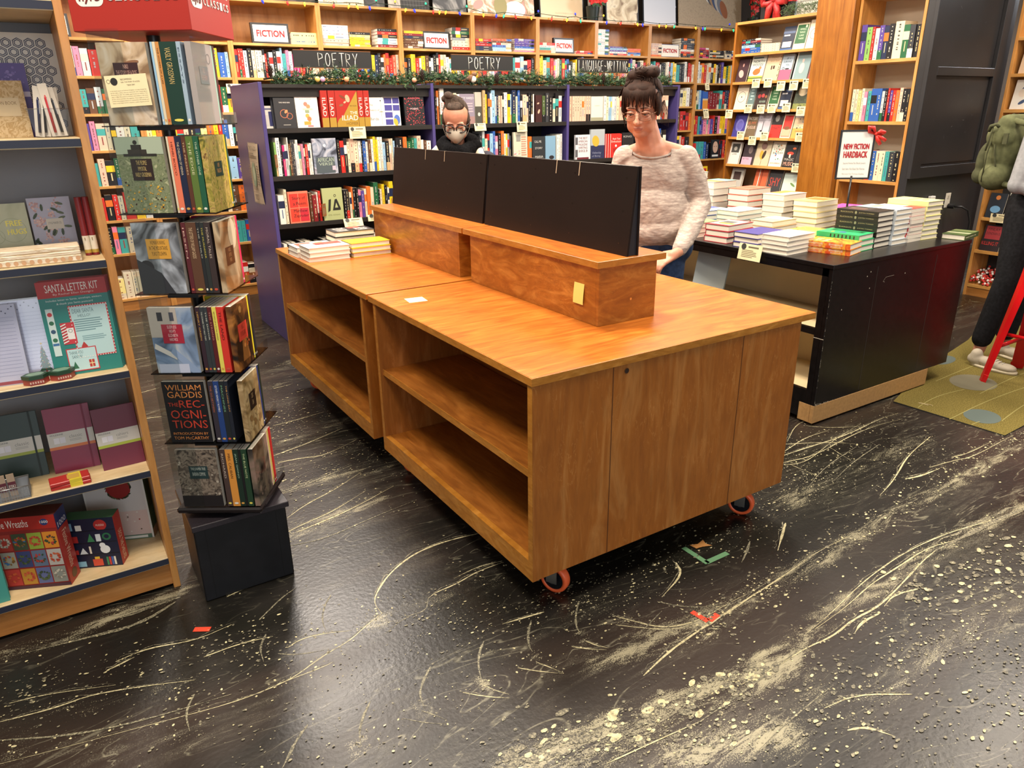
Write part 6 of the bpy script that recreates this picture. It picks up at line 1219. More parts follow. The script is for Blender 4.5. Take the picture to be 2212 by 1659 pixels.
for i in range(4):
    o = small_book('w', .016, .19, .13, 1); o.matrix_world = F1 @ Matrix.Translation((.395, .02, S0+.0005+.0165*i)) @ Matrix.Rotation(R(90), 4, 'Z') @ Matrix.Translation((.065, 0, 0)) @ M_flat(.19, .016)
    tag(o, 'cream book in the low stack on the oak case, %s' % ['lowest', 'second from below', 'third from below', 'topmost'][i], 'book', 'lying books on the oak case')
cir = A(('o', .5, .5, .36, .02, '2a2a28'), ('c', .5, .5, .05, '2a2a28'), ('c', .2, .9, .05, 'c9b48a'))
grn = A(('r', .06, .94, .22, .94, '2a5c34'), ('t', 'SMALL', .3, .8, .74, .8, 'c8d8b8'), ('t', 'THINGS', .3, .75, .62, .68, 'c8d8b8'), ('t', 'LIKE', .35, .7, .5, .56, 'c8d8b8'), ('t', 'THESE', .3, .75, .38, .44, 'c8d8b8'), ('r', .7, .85, .82, .92, 'c8d8b8'))
nvy = A(('r', 0, 1, .7, .8, '4a5a7a'), ('r', .1, .6, .6, .66, 'd8d8dc'), ('r', .1, .85, .12, .36, 'd8d0c4'), ('r', 0, 1, .0, .08, '3a5a8a'))
f1(2.925, 2.806, S0, .19, '20283c', 'navy book with a white label, on the top shelf of the oak case', nvy)
f1(2.80, 2.682, S0, .205, 'w', 'green and cream book on the top shelf of the oak case', grn)
f1(2.675, 2.555, S0, .225, 'd8cdb8', 'cream book with a black circle, on the top shelf of the oak case', cir)
f1(3.39, 3.27, S1, .2, '3a2028', 'dark maroon book with a pale dancing figure, second shelf of the oak case', A(('e', .45, .35, .22, .3, .5, 'c9a098'), ('e', .5, .72, .07, .12, 0, 'c9948a')))
f1(3.245, 3.09, S1, .225, 'cfd6cc', 'pale book lettered NORTH WOODS with an orange animal', A(('t', 'NORTH', .15, .9, .7, .8, '1f3040'), ('t', 'WOODS', .12, .86, .57, .67, '1f3040'), ('e', .5, .36, .26, .18, .2, 'c8642c'), ('e', .7, .5, .09, .09, 0, 'd8784a'), ('r', 0, 1, 0, .2, 'a8b04a'), ('r', 0, 1, .1, .14, '4a5a2c'), ('r', .1, .8, .86, .9, '3a6a7a')))
f1(3.075, 2.925, S1, .23, 'ceb394', 'tan book with script and two dark marks, second shelf of the oak case', A(('t', 'Father', .3, .8, .8, .88, 'a88a5a'), ('t', 'and Son', .25, .85, .68, .75, 'a88a5a'), ('r', .38, .46, .4, .54, '3a2018'), ('r', .52, .64, .42, .54, '3a2018'), ('d', 14, .03, ['8a2c20', '2a2020'], .92, .98, .05, .95)))
f1(2.915, 2.80, S1, .21, 'a8b8c4', 'pale blue and pink book, second shelf of the oak case', A(('r', 0, 1, 0, .4, 'd85a78'), ('t', 'IF I', .4, .7, .8, .87, '3a4a5a'), ('t', 'SURVIVE', .15, .85, .67, .75, '3a4a5a'), ('t', 'YOU', .4, .75, .54, .62, '3a4a5a'), ('e', .6, .43, .2, .05, 0, '2a2020'), ('o', .25, .45, .1, .03, '2a2a30')))
f1(2.77, 2.625, S1, .225, '7f979a', 'grey-blue book with a pale seated figure, second shelf of the oak case', A(('e', .5, .4, .17, .3, 0, 'd8b8b0'), ('e', .5, .66, .07, .1, 0, 'c9a8a0'), ('r', .03, .09, .03, .97, 'd8d4c8')))
f1(2.61, 2.555, S1, .225, 'b8342a', 'red book with a dark centre, cut off by the column', A(('r', .3, 1, .2, .75, '3a3028')), T=.015)
f1(3.38, 3.25, S2, .22, 'd8cdb8', 'cream book with a black circle, third shelf of the oak case', cir)
f1(3.235, 3.16, S2, .225, '5f7474', 'grey teal book, third shelf of the oak case', A(('l', 5, .3, .8, .3, .9, '9ab0b0')))
f1(3.15, 3.02, S2, .225, '332624', 'dark book with red fruit shapes, third shelf of the oak case', A(('c', .3, .5, .14, 'a83a3a'), ('c', .6, .52, .13, 'c04a4a'), ('c', .85, .48, .1, '8a5a3a'), ('t', 'RIVER', .4, .9, .25, .33, '9ab0a0')))
f1(3.0, 2.89, S2, .205, 'w', 'green and cream book, third shelf of the oak case', grn)
f1(2.88, 2.775, S2, .205, '20283c', 'navy book with a white label, third shelf of the oak case', nvy)
f1(2.735, 2.56, S2, .22, '3c4434', 'dark green book with a ragged cream shape, third shelf of the oak case', A(('e', .42, .68, .28, .26, .2, 'b8a88a'), ('r', 0, 1, 0, .2, '7a8044'), ('t', 'ISLE', .7, .99, .46, .56, 'e0d8cc'), ('d', 20, .03, ['2a3020', '5a6038'], .05, .9, .1, .4)))
f1(3.375, 3.24, S3, .205, '3f3a86', 'violet book with a large head shape, fourth shelf of the oak case', A(('e', .5, .5, .34, .42, 0, '6f6cb4'), ('e', .55, .5, .24, .3, 0, '5a56a0')))
f1(3.235, 3.10, S3, .215, '6b5a44', 'brown lettered book, fourth shelf of the oak case', A(('r', 0, .1, 0, 1, 'd8d0c0'), ('t', 'FACTORY', .15, .9, .7, .82, 'd8d0c0'), ('t', 'IS MY', .2, .85, .52, .63, 'c86a4a'), ('t', 'FUGUE', .15, .85, .34, .46, 'd8b8a8')))
f1(3.11, 2.965, S3, .225, 'b9b4bc', 'pale grey book with a thin dark figure, fourth shelf of the oak case', A(('t', 'PAUL', .25, .8, .82, .9, '8a868e'), ('t', 'AUSTER', .15, .85, .7, .78, '8a868e'), ('r', .46, .5, .28, .62, '2a2a2c'), ('e', .42, .25, .09, .05, 0, '2a2a2c'), ('r', 0, 1, .64, .66, '9a96a0')))
f1(2.95, 2.835, S3, .22, '2a2624', 'black and red photo book, fourth shelf of the oak case', A(('r', 0, 1, 0, .5, 'c02c24'), ('e', .45, .75, .2, .25, 0, '8a867e'), ('t', 'DYNASTY', .1, .9, .32, .42, '3a1010')))
f1(2.83, 2.725, S3, .2, 'w', 'red and cream framed book, fourth shelf of the oak case', A(('r', .08, .92, .06, .94, 'c8342a'), ('r', .1, .9, .08, .38, 'b8a88a'), ('e', .5, .42, .3, .14, 0, '7a4a30')))
f1(2.715, 2.565, S3, .23, 'd0b896', 'cream and orange book, fourth shelf of the oak case', A(('r', 0, 1, 0, .36, 'e0a050'), ('r', 0, 1, .75, 1, 'a8a8ac'), ('d', 22, .035, ['6a7a8a', '3a3a3a', 'e0903a', 'c8c4b8'], .15, .9, .36, .72), ('t', "FARMER'S", .2, .85, .22, .28, '8a3a2a'), ('t', 'WIFE', .35, .7, .12, .18, '3a3430')))
f1(3.40, 3.27, S4, .2, 'd8d4cc', 'white book with a small black and white photo, fifth shelf of the oak case', A(('r', .15, .85, .52, .92, '4a4a48'), ('e', .5, .7, .15, .14, 0, 'a8a49c'), ('t', 'LIVES', .3, .7, .42, .48, '3a3a3a')))
f1(3.235, 3.10, S4, .19, '3a3034', 'dark book with a pink label, fifth shelf of the oak case', A(('r', .0, .85, .0, .36, 'c9a0b4'), ('e', .6, .7, .18, .25, 0, '7a6a68'), ('t', 'BITTER', .1, .6, .24, .3, '3a2a34')))
f1(3.09, 2.93, S4, .23, 'c4b496', 'beige book with a striped orange tulip, fifth shelf of the oak case', A(('e', .45, .4, .14, .26, .2, 'd8a03a'), ('e', .6, .42, .1, .24, -.3, '3a2a1a'), ('e', .5, .75, .2, .2, 0, '8a6a60'), ('r', .48, .5, .02, .2, '7a5a30')))
f1(2.92, 2.785, S4, .215, 'e8e0cc', 'cream book lettered THE LIGHT ROOM with orange flecks', A(('t', 'THE', .3, .7, .82, .9, '2a3038'), ('t', 'LIGHT', .15, .9, .66, .74, '2a3038'), ('t', 'ROOM', .15, .9, .5, .58, '2a3038'), ('d', 14, .05, ['e08a2c', 'd0342c', '2f6d4a', '3a6ea0'], .3, .95, .2, .9), ('t', 'KATE ZAMBRENO', .1, .9, .1, .16, '8a2a2a')))
f1(2.775, 2.655, S4, .215, '1c1a1c', 'black book with red mushrooms, fifth shelf of the oak case', A(('e', .5, .55, .28, .12, 0, 'c8402c'), ('r', .42, .56, .38, .52, 'd8c8b0'), ('e', .75, .75, .15, .08, 0, 'd86a3a'), ('t', 'MUSIC', .1, .9, .06, .22, 'd8a088'), ('t', 'MAGIC', .1, .9, .26, .36, 'b8b0a8')))
f1(2.645, 2.56, S4, .2, '2c2828', 'dark book beside the column, fifth shelf of the oak case', A(('e', .7, .5, .15, .2, 0, '8a6a50')))
f1(3.36, 3.22, S5, .21, 'b8b4ac', 'grey book half hidden behind the table stacks, sixth shelf of the oak case', A(('r', .2, .8, .5, .85, '4a3a38')))
f1(3.08, 2.94, S5, .215, 'c8603c', 'orange striped book, sixth shelf of the oak case', A(('r', .3, .36, 0, 1, 'e0d8cc'), ('r', .5, .56, 0, 1, '8a3a28')))
f1(2.92, 2.78, S5, .215, '3a3a3c', 'dark book with red lettering, sixth shelf of the oak case', A(('t', 'SHY', .1, .9, .35, .7, 'c04434')))
f1(2.76, 2.61, S5, .2, 'c4d2c8', 'pale green book with a leaf, sixth shelf of the oak case', A(('e', .7, .5, .2, .06, -.5, '6a8a4a')))
sc = 0
for y, z, s in ((3.12, S1, 'second shelf of the oak case, first from the left'), (2.99, S1, 'second shelf of the oak case, second from the left'), (2.85, S1-.03, 'second shelf of the oak case, third from the left'), (2.72, S1-.03, 'second shelf of the oak case, fourth from the left'), (2.59, S1-.02, 'second shelf of the oak case, beside the column'),
                (3.40, S2-.02, 'third shelf of the oak case, first from the left'), (3.18, S2+.025, 'third shelf of the oak case, second from the left'), (3.04, S2+.02, 'third shelf of the oak case, third from the left'), (2.92, S2+.025, 'third shelf of the oak case, fourth from the left'), (2.77, S2+.03, 'third shelf of the oak case, fifth from the left'), (2.62, S2-.0, 'third shelf of the oak case, beside the column'),
                (3.24, S3+.03, 'fourth shelf of the oak case, first from the left'), (3.10, S3-.01, 'fourth shelf of the oak case, second from the left'), (2.97, S3+.03, 'fourth shelf of the oak case, third from the left'), (2.60, S3+.03, 'fourth shelf of the oak case, beside the column'), (2.60, S4+.02, 'fifth shelf of the oak case')):
    shelf_card(F1, 3.42-y, -.006, z+.02, .085, .075, 'cream card on the %s' % s, tilt=4, group='cream cards on the oak case')
b = B(); b.bbox(-.06, .26, 2.205, 2.54, 0, 3.7, WOAK, .004); o = b.build('trim_1', None, (RX, 0, 0)); struct(o)
F2 = frame(RX, 2.20, 0, -90)
bookcase('bookcase', .53, 2.95, .30, [2.32, 1.867, 1.427, .988, .55, .12], F2, 'maple bookcase of upright hardbacks between the wooden column and black partition', WMAP, WMAPX, mat('b5a48e', .6), kick=(0, .1, WOAKX), th=.024)
row("V'gR-sVNKw+'GDK", F2, .03, .50, .012, 1.8675, .22, .24, .16, 'on the upper shelf beside the partition', 'hardbacks beside the black partition', cat='book', smin=.025, smax=.034)
row("wwLwPTB+B+sKR-VROEKK", F2, .03, .50, .012, 1.4275, .215, .24, .16, 'on the middle shelf beside the partition', 'hardbacks beside the black partition', cat='book', smin=.02, smax=.03)
row("R'VOKKRBwwTDK", F2, .03, .50, .012, .9885, .21, .24, .16, 'on the lower shelf beside the partition', 'hardbacks beside the black partition', cat='book', smin=.02, smax=.03)
# black partition with raised frame
BP = grained('partition_black', '2a292b', .4, 0, 2.5, .14)
b = B(); b.box(4.5, 5.62, 1.605, 1.665, 0, 3.7, BP)
for x0, x1, z0, z1 in ((4.48, 4.60, 1.02, 3.7), (5.40, 5.50, 1.02, 3.7), (4.6, 5.40, 1.02, 1.10), (4.6, 5.40, 1.74, 1.80), (4.6, 5.40, 2.7, 2.78)): b.bbox(x0, x1, 1.575, 1.6045, z0, z1, BP, .002)
b.box(4.62, 5.38, 1.597, 1.6048, 1.12, 1.72, BP)
rr = random.Random(6); ch = mat('6f6f72', .8)
for i in range(26):
    x, z = rr.uniform(4.7, 5.3), rr.choice((rr.uniform(1.2, 1.7), rr.uniform(1.85, 2.4))); a = rr.uniform(0, 3); l = rr.uniform(.004, .03)
    b.put([(x, 1.5965, z), (x+l*math.cos(a), 1.5965, z+l*math.sin(a)), (x+l*math.cos(a)+.001, 1.5965, z+l*math.sin(a)+.002), (x+.001, 1.5965, z+.002)], [(0, 1, 2, 3)], ch)
struct(b.build('wall_partition'))
e = empty('wall_outlet', (5.12, 1.604, .76)); tag(e, 'white wall outlet with a black plug in it, on the black partition', 'outlet')
B().bbox(-.035, .035, -.006, 0, -.0, .115, mat('dcd6c8', .4), .002).build('face_plate', e)
b = B(); b.box(-.014, .014, -.0075, -.006, .07, .098, mat('c9c2b2', .4)); b.box(-.006, -.004, -.0078, -.0075, .078, .090, dk); b.box(.004, .006, -.0078, -.0075, .078, .090, dk); b.build('socket', e)
b = B(); b.bbox(-.03, .03, -.03, 0, -.035, .035, mat('e6e4de', .4), .004); o = b.build('wall_switch', None, (4.86, 1.604, .835)); tag(o, 'small white box on the black partition, left of the outlet', 'switch')
e = empty('power_cord', (5.12, 1.59, .775)); tag(e, 'black power cord looping down from the outlet', 'cord')
b = B(); b.cyl((0, -.03, 0), (0, 1, 0), .02, .05, mat('18181a', .4), 14); b.build('plug', e)
b = B(); b.tube([(0, -.05, 0), (.02, -.10, .0), (.07, -.13, -.03), (.11, -.14, -.12), (.12, -.14, -.25), (.12, -.12, -.5), (.1, -.08, -.77)], .008, mat('18181a', .45), 8); b.build('cable', e)
# far right case
F3 = frame(5.52, 1.53, 0, -90)
bookcase('bookcase', 1.2, 2.6, .28, [2.02, 1.76, 1.50, 1.1, .66, .39, .10], F3, 'maple bookcase at the right edge behind the person with the backpack', WMAP, WMAPX, mat('2a2c2e', .6), kick=(0, .08, WOAKX), th=.025)
f3 = lambda x, z, w_, h, cov, lab, art=None: faceout(F3, x, .02, z+.0006, w_, h, .02, cov, lab, 'face-out books in the right edge case', art=art, tilt=-12, pages=False)
f3(.14, 1.76, .16, .21, 'c9ab8e', 'tan cover with a face in profile, upper shelf at the right edge', A(('e', .5, .6, .3, .3, 0, 'b8785a'), ('e', .35, .72, .25, .15, .3, 'd8c8b0')))
f3(.32, 1.76, .15, .2, 'c9c4b8', 'white framed cover, upper shelf at the right edge', A(('r', .15, .85, .15, .85, '5a6068')))
f3(.13, 1.50, .16, .22, 'd8d2c8', 'white cover with a blue ink portrait at the right edge', A(('e', .55, .62, .25, .25, .5, '3a4a6a'), ('e', .4, .55, .18, .2, 0, 'd8c8b8'), ('e', .5, .25, .2, .08, .6, '3a4a6a')))
f3(.31, 1.50, .16, .2, '5a3a28', 'brown cover beside the blue ink portrait', A(('r', .1, .9, .1, .4, '8a6a4a')))
f3(.10, .66, .13, .2, '1c2430', 'black cover with a blue figure and orange disc, right edge case', A(('e', .5, .35, .3, .22, 0, '6a9ac0'), ('c', .5, .82, .14, 'c8783a')))
f3(.24, .66, .12, .21, 'dcd8c8', 'cream edged cover beside the green one, right edge case')
f3(.36, .66, .14, .21, '7ab04a', 'bright green cover, right edge case')
f3(.12, .39, .15, .215, '24181c', 'black cover with red killing lettering, right edge case', A(('r', .1, .9, .45, .95, 'a8343a'), ('t', 'FINLAY', .2, .8, .78, .88, '2a1418'), ('t', 'DONOVAN IS', .15, .85, .62, .72, '2a1418'), ('t', 'KILLING IT', .05, .9, .22, .36, 'c8342c')))
f3(.27, .39, .12, .215, '5fb0ae', 'turquoise cover, right edge case')
f3(.40, .39, .14, .19, 'e6dccc', 'cream cover with an orange and red figure, right edge case', A(('r', .1, .9, .1, .9, 'd8a03a'), ('e', .5, .4, .2, .28, 0, 'b8302c'), ('c', .5, .75, .1, 'e8c8a8')))
shelf_card(F3, .17, -.006, .70, .15, .07, 'cream card below the green cover in the right edge case', group=None)
b = B(); rr = random.Random(9); rm, wm_ = mat('c8342c', .5), mat('e8e0d8', .5)
for i in range(420): x, y, z = rr.uniform(.03, .6), rr.uniform(.0, .24), rr.uniform(.11, .15+.02); b.ball((x, y, z+(y*.25)), .011, rm if rr.random() < .55 else wm_, 6, 4)
o = b.build('peppermints'); o.matrix_world = F3; tag(o, 'heap of red and white wrapped candies on the lowest shelf at the right edge', 'candies', None, 'stuff')
# gift and greenery on top of the oak case
e = empty('gift_box'); e.matrix_world = F1 @ Matrix.Translation((.36, .08, 2.251)); tag(e, 'black box with a red plaid ribbon and bow on top of the oak case', 'gift')
B().bbox(-.16, .16, 0, .16, 0, .3, mat('1b1b1e', .4), .003).build('box', e)
PL = speckle('plaid', ['8a1c22', 'b82a2c', 'c8403a'], 30, .5)
b = B(); b.box(-.162, .162, -.002, .162, .12, .17, PL); b.box(-.025, .025, -.003, .163, -.0, .301, PL); b.build('ribbon', e)
b = B()
for sx in (-1, 1):
    b.tube([(0, -.02, .15), (sx*.05, -.04, .19), (sx*.11, -.04, .18), (sx*.11, -.03, .12), (sx*.05, -.03, .12), (0, -.02, .145)], [.012, .026, .03, .03, .024, .012], PL, 8)
    b.tube([(0, -.02, .14), (sx*.04, -.035, .08), (sx*.06, -.03, .0)], [.012, .03, .022], PL, 6)
b.ball((0, -.03, .15), .026, PL); b.build('bow', e)
b = B(); rr = random.Random(12)
for i in range(700):
    c = Vector((rr.uniform(.5, .86), rr.uniform(-.02, .06), 2.252+rr.uniform(.01, .08))); t = Vector((rr.gauss(0, 1), rr.gauss(0, 1), rr.gauss(.3, .7))).normalized()*.04; s = t.orthogonal().normalized()*.0016
    b.put([c-s, c+s, c+t], [(0, 1, 2)], mat(rr.choice(('2c4a2a', '4a6a3c', '6a7a5a')), .6))
o = b.build('greenery'); o.matrix_world = F1; tag(o, 'pale green pine sprigs on top of the oak case beside the gift', 'greenery')
b = B(); b.box(-.13, .13, 0, .01, 0, .3, mat('c8c6bc', .6)); A(('l', 7, .1, .9, .2, .9, '8a8a84'))(b, .26, .3); o = b.build('paper_sheet'); o.matrix_world = F1 @ Matrix.Translation((.66, .14, 2.252)); tag(o, 'printed grey sheet standing behind the pine sprigs', 'paper')

# ------------------------------------------------------------------ hardbacks on the wheeled table
CF = frame(0, 0)
hb = dict(group='hardback stacks on the wheeled table')
stack(CF, .128, 2.13, H+.0005, 3, .152, .218, .0235, 'e6e0d6', -90, ('white hardback with red cover print', 'the front stack of three'), hb['group'],
      art=A(('r', .04, .5, .3, .95, 'b8382e'), ('r', .1, .4, .5, .8, 'c4483a'), ('p', [(.55, .6), (.95, .5), (.9, .9), (.6, .95)], 'd0ccc0'), ('t', 'LOU', .62, .9, .66, .86, '4a4a44'), ('r', .5, .98, .05, .14, 'c9c4bc')), name='hardback')
stack(CF, .115, 2.295, H+.0005, 2, .152, .218, .026, 'e2ddd4', -90, ('pale-covered white hardback', 'the low pair at the far table corner'), hb['group'], art=A(('r', .1, .9, .1, .5, 'c8503c'), ('r', .2, .7, .6, .8, '8a9a5a')), spine='K', name='hardback')
stack(CF, .355, 2.115, H+.0005, 3, .15, .215, .0245, 'e8c21c', -90, ('bright yellow hardback', 'the yellow stack of three beside the riser'), hb['group'], art=A(('o', .5, .5, .42, .012, '8a7418'), ('r', .0, .05, 0, 1, '3a2a4a')), name='hardback')
stack(CF, .335, 2.30, H+.0005, 4, .155, .225, .0275, '1c1b1d', -90, ('black-covered hardback with white lettering', 'the tallest wheeled table stack'), hb['group'], art=A(('t', 'BEN', .4, .9, .6, .9, 'e0ddd6'), ('t', 'FOUNTAIN', .1, .9, .1, .4, 'd8d4cc'), ('r', .08, .4, .5, .8, 'b8463a')), name='hardback')
# ------------------------------------------------------------------ black display table
BX, BY, BW, BH = 2.05, .476, 1.232, .835
e = empty('black_table', (BX, BY, 0)); tag(e, 'black painted display table with worn edges, stacked with new hardbacks', 'display table')
TAN = grained('table_inside', 'e8d2a6', .6, 0, 2, .05)
Lb = 1.95
B().bbox(-.004, BW+.004, -.004, Lb, BH-.022, BH, BLACKT, .002).build('top', e)
b = B(); b.bbox(0, BW, 0, .022, .11, BH-.0225, BLACKT, .001)
for xs in (.368, .905): b.box(xs-.0012, xs+.0012, -.0007, 0, .12, BH-.05, mat('3c3632', .5))
wornm = mat('b5aa98', .6); rr = random.Random(3)
for i in range(46):
    t = rr.random(); x = .001+t*t*.32; b.put([(x, -.0012, .1105), (x+rr.uniform(.003, .012), -.0012, .1105), (x+.004, -.0012, .1105+rr.uniform(.002, .016)*(1-t))], [(0, 1, 2)], wornm)
for i in range(30): z = rr.uniform(.12, .8); b.put([(-.0003, -.0010, z), (.0022, -.0010, z), (.0016, -.0010, z+rr.uniform(.003, .02))], [(0, 1, 2)], wornm)
for x, z in ((.31, .765), (.285, .745), (.32, .68), (.11, .60), (.62, .72)): b.disc(x, z, .0035, .0035, -.001, wornm, 8)
for (x0, z0, x1, z1) in ((.43, .70, .45, .72), (.45, .72, .52, .722), (.43, .70, .445, .695)): b.put([(x0, -.001, z0), (x1, -.001, z1), (x1, -.001, z1+.0012), (x0, -.001, z0+.0012)], [(0, 1, 2, 3)], wornm)
b.build('end_panel', e)
b = B(); b.bbox(0, BW, Lb-.022, Lb-.001, .11, BH-.0225, BLACKT, .001); b.build('end_panel', e)
b = B(); b.box(0, .022, .0225, .056, .11, BH-.0225, BLACKT); b.box(0, .014, .0225, Lb-.023, BH-.06, BH-.0225, BLACKT); b.box(-.0004, .0, .0, .058, .462, .465, wornm); b.build('front_frame', e)
B().box(.40, .415, .0225, Lb-.023, .15, BH-.0225, TAN).build('inner_back', e)
B().box(.0235, .399, .0225, .0226+.002, .185, BH-.0225, TAN).build('side_lining', e)
for z0, z1 in ((.476, .508), (.11, .182)):
    o = B().box(.0, .0225, .0565, Lb-.023, z0, z1, BLACKT).build('shelf_edge', e); B().box(.023, .3995, .025, Lb-.0235, z1-.02, z1, TAN).build('shelf', e)
B().box(1.0, 1.22, .03, Lb-.03, .11, BH-.03, BLACKT).build('far_body', e)
MDF = grained('mdf_plinth', 'a9814f', .6, 0, 60, .1)
b = B(); b.bbox(-.0, 1.04, -.001, .021, .012, .1095, MDF, .002); b.bbox(.0, .021, .0215, .09, .012, .1095, MDF, .002); b.build('plinth', e)
b = B(); b.box(.0, .02, .0905, Lb-.1, .03, .1095, BLACKT); b.build('toe_board', e)
for x, y in ((.12, .14), (1.0, .14), (.12, 1.7), (1.0, 1.7)):
    b = B(); b.cyl((x, y, .03), (0, 1, 0), .03, .03, mat('18181a', .4), 20); b.box(x-.02, x+.02, y-.025, y+.025, .06, .1095, mat('4a4a4c', .3, .5, 1)); b.build('caster', e)
KF = frame(0, 0); g = 'hardback stacks on the black table'
def bs(x, y, n, T, cov, rz, what, where, art=None, z=BH+.0005, W=.155, Hh=.235, seed=0, **k): return stack(KF, x, y, z, n, W, Hh, T, cov, rz, (what, where), g, art=art, name='hardback', seed=seed, **k)
fire = speckle('fire_print', ['c8341c', 'e0702a', 'eab03a', 'b82a18'], 16, .35, 4, 2)
bs(2.345, .70, 2, .029, fire, 14, 'orange and red flame patterned hardback', 'the two-book stack', A(('t', 'THE SUN SETS', .1, .7, .72, .86, 'f0dcc0'), ('t', 'SINGAPORE', .1, .6, .55, .66, 'f0dcc0')), spine=fire,
   spart=lambda b, T, Hh: (b.text('THE SUN SETS', T*.5, T*.85, Hh*.58, Hh*.96, -.0008, mat('f2e2cc')), b.text('KEHINDE', T*.5, T*.85, Hh*.16, Hh*.46, -.0008, mat('f2e2cc')), b.text('IN SINGAPORE', T*.15, T*.4, Hh*.6, Hh*.94, -.0008, mat('e8c8a8')), b.text('FADIPE', T*.15, T*.4, Hh*.2, Hh*.42, -.0008, mat('e8c8a8'))))
for n_ in []: pass
def spt(t, c, z0=.15, z1=.85): return lambda b, T, Hh: b.text(t, T*.3, T*.7, Hh*(1-z1), Hh*(1-z0), -.0008, mat(c), rot90=True)
# texts on lying spines read from the viewer's left
bs(2.50, .735, 3, .0275, '2aa866', 6, 'bright green hardback with black script', 'the green stack of three', A(('t', 'ABSOLUTION', .55, .95, .1, .9, '16301f'), ('c', .35, .5, .12, '4a5a9a'), ('e', .25, .7, .1, .04, 0, 'd8c83a')), spart=lambda b, T, Hh: [b.rect(T*.2, T*.8, Hh*(.1+.09*i), Hh*(.13+.09*i), -.0006, mat('16301f')) for i in range(7)])
def blk(b, T, Hh):
    b.text('BLACKOUTS', T*.38, T*.62, Hh*.60, Hh*.90, -.0008, mat('b8a878'), rot90=True); b.text('JUSTIN TORRES', T*.38, T*.62, Hh*.10, Hh*.46, -.0008, mat('b8a878'), rot90=True); b.disc(T*.5, Hh*.53, T*.3, .006, -.0008, mat('8f8a6a'), 12)
bs(2.665, .745, 7, .0265, '25231f', 4, 'black clothbound hardback lettered BLACKOUTS', 'the tall black stack', A(('r', .1, .9, .3, .9, '3a3632'), ('r', .15, .3, .4, .8, '6a4a3a'), ('r', .45, .55, .45, .85, '8a6a5a'), ('r', .65, .8, .4, .8, '4a4440')), spart=blk)
bs(2.825, .745, 7, .0262, 'd3dce2', 2, 'pale blue and white hardback', 'the stack right of the BLACKOUTS', A(('r', 0, 1, .5, 1, 'a8d4d8'), ('r', .2, .9, .6, .8, 'e8d8a0')))
bs(2.962, .74, 9, .0195, 'e4dcd2', 1, 'white paperback with red spine marks', 'the nine-book stack', A(('r', 0, 1, .0, .4, 'a83a3a'), ('r', .1, .9, .5, .9, 'd8c8b8')), W=.135, hard=False, spart=lambda b, T, Hh: b.rect(0, T, .01, .045, -.0006, mat('c02c3a')))
bs(3.108, .735, 8, .0258, 'e2dc98', -1, 'white-edged hardback with yellow cover', 'the stack at the table end', A(('r', .1, .9, .5, .56, 'c8b85a'), ('e', .6, .3, .25, .1, .3, 'd8a07a')))
bs(3.34, .595, 1, .03, 'o', -83, 'olive green hardback', 'the table edge behind the yellow-topped stack', A(('r', 0, 1, .1, .3, '6a7448'), ('r', 0, 1, .55, .7, 'a8a888')), spart=marks(random.Random(2), 'c8c8a8', 1)) if False else bs(3.20, .60+.02, 1, .03, 'o', 98, 'olive green patterned hardback', 'the far right corner of the black table', A(('r', 0, 1, .1, .3, '6a7448'), ('r', 0, 1, .55, .7, 'a8a888')), spart=marks(random.Random(2), 'c8c8a8', 1), z=BH+.0005) if False else None
o = bs(3.165, .565, 1, .028, 'o', 84, 'olive green patterned hardback', 'the far right corner of the black table', A(('r', 0, 1, .1, .3, '6a7448'), ('r', 0, 1, .55, .7, 'a8a888')), W=.12, Hh=.225, spart=marks(random.Random(2), 'c8c8a8', 1))
for q in o: q.matrix_world = Matrix.Translation((3.30, .55, BH+.0005)) @ Matrix.Rotation(R(100), 4, 'Z') @ M_flat(.225, .028)
# left rows
bs(2.175, .845, 4, .023, 'dcd6cc', -86, 'white hardback with pinkish cover', 'the stack beside the recommendation card', A(('r', 0, 1, .2, .6, 'd8b8b4')))
bs(2.40, .905, 1, .028, 'e4cf5a', -60, 'yellow hardback', 'the table behind the white front stack', A(('r', .2, .8, .4, .5, '8a7a2a')), W=.15, Hh=.21) if False else None
bs(2.19, 1.045, 3, .0265, '3f3a86', -86, 'violet hardback with small stars', 'the violet stack behind the card', A(('d', 40, .01, ['7a78b8', '8a88c8'], .1, .9, .1, .9)), spine='K')
bs(2.20, 1.265, 3, .032, 'b8303c', -84, 'red-edged hardback with patterned cover', 'the front row red stack', A(('r', .05, .95, .1, .9, 'c8b8a8'), ('r', .2, .7, .3, .7, '5a5a5a'), ('r', .3, .9, .2, .4, 'd8a04a')))
bs(2.18, 1.50, 3, .027, 'd8d4c4', -88, 'pale hardback with a green cover', 'the stack by the person\'s elbow', A(('r', 0, 1, 0, 1, '8ab86a'), ('r', .1, .8, .3, .6, 'c8a858')))
bs(2.56, 1.03, 2, .026, 'd8c84a', -88, 'yellow and black printed hardback', 'the low stack amid the table', A(('d', 40, .04, ['3a3418', '8a7a2a', 'e8dc8a'], .05, .95, .05, .95)), spine='K')
bs(2.44, .93, 2, .030, 'e2cf60', -70, 'plain yellow topped hardback', 'the pair behind the orange flame stack', A(('r', .3, .7, .4, .5, '8a7a2a')), Hh=.2, W=.14) 
bs(2.55, 1.24, 3, .030, 'd8b48a', -86, 'black-spined hardback with tan cover', 'the second row stack of three', A(('r', .1, .9, .5, .95, 'e6e4e8')), spine='K')
bs(2.50, 1.455, 5, .026, 'b8ccc8', -86, 'pale teal hardback', 'the teal stack of five', A(('d', 30, .05, ['6a8078', 'a8b8a8', 'c8c8a8'], .05, .95, .05, .95)))
bs(2.46, 1.68, 4, .028, '4a5aa0', -88, 'blue topped hardback', 'the stack behind the violet one', A(('r', .5, 1, 0, 1, 'e0dcd8')))
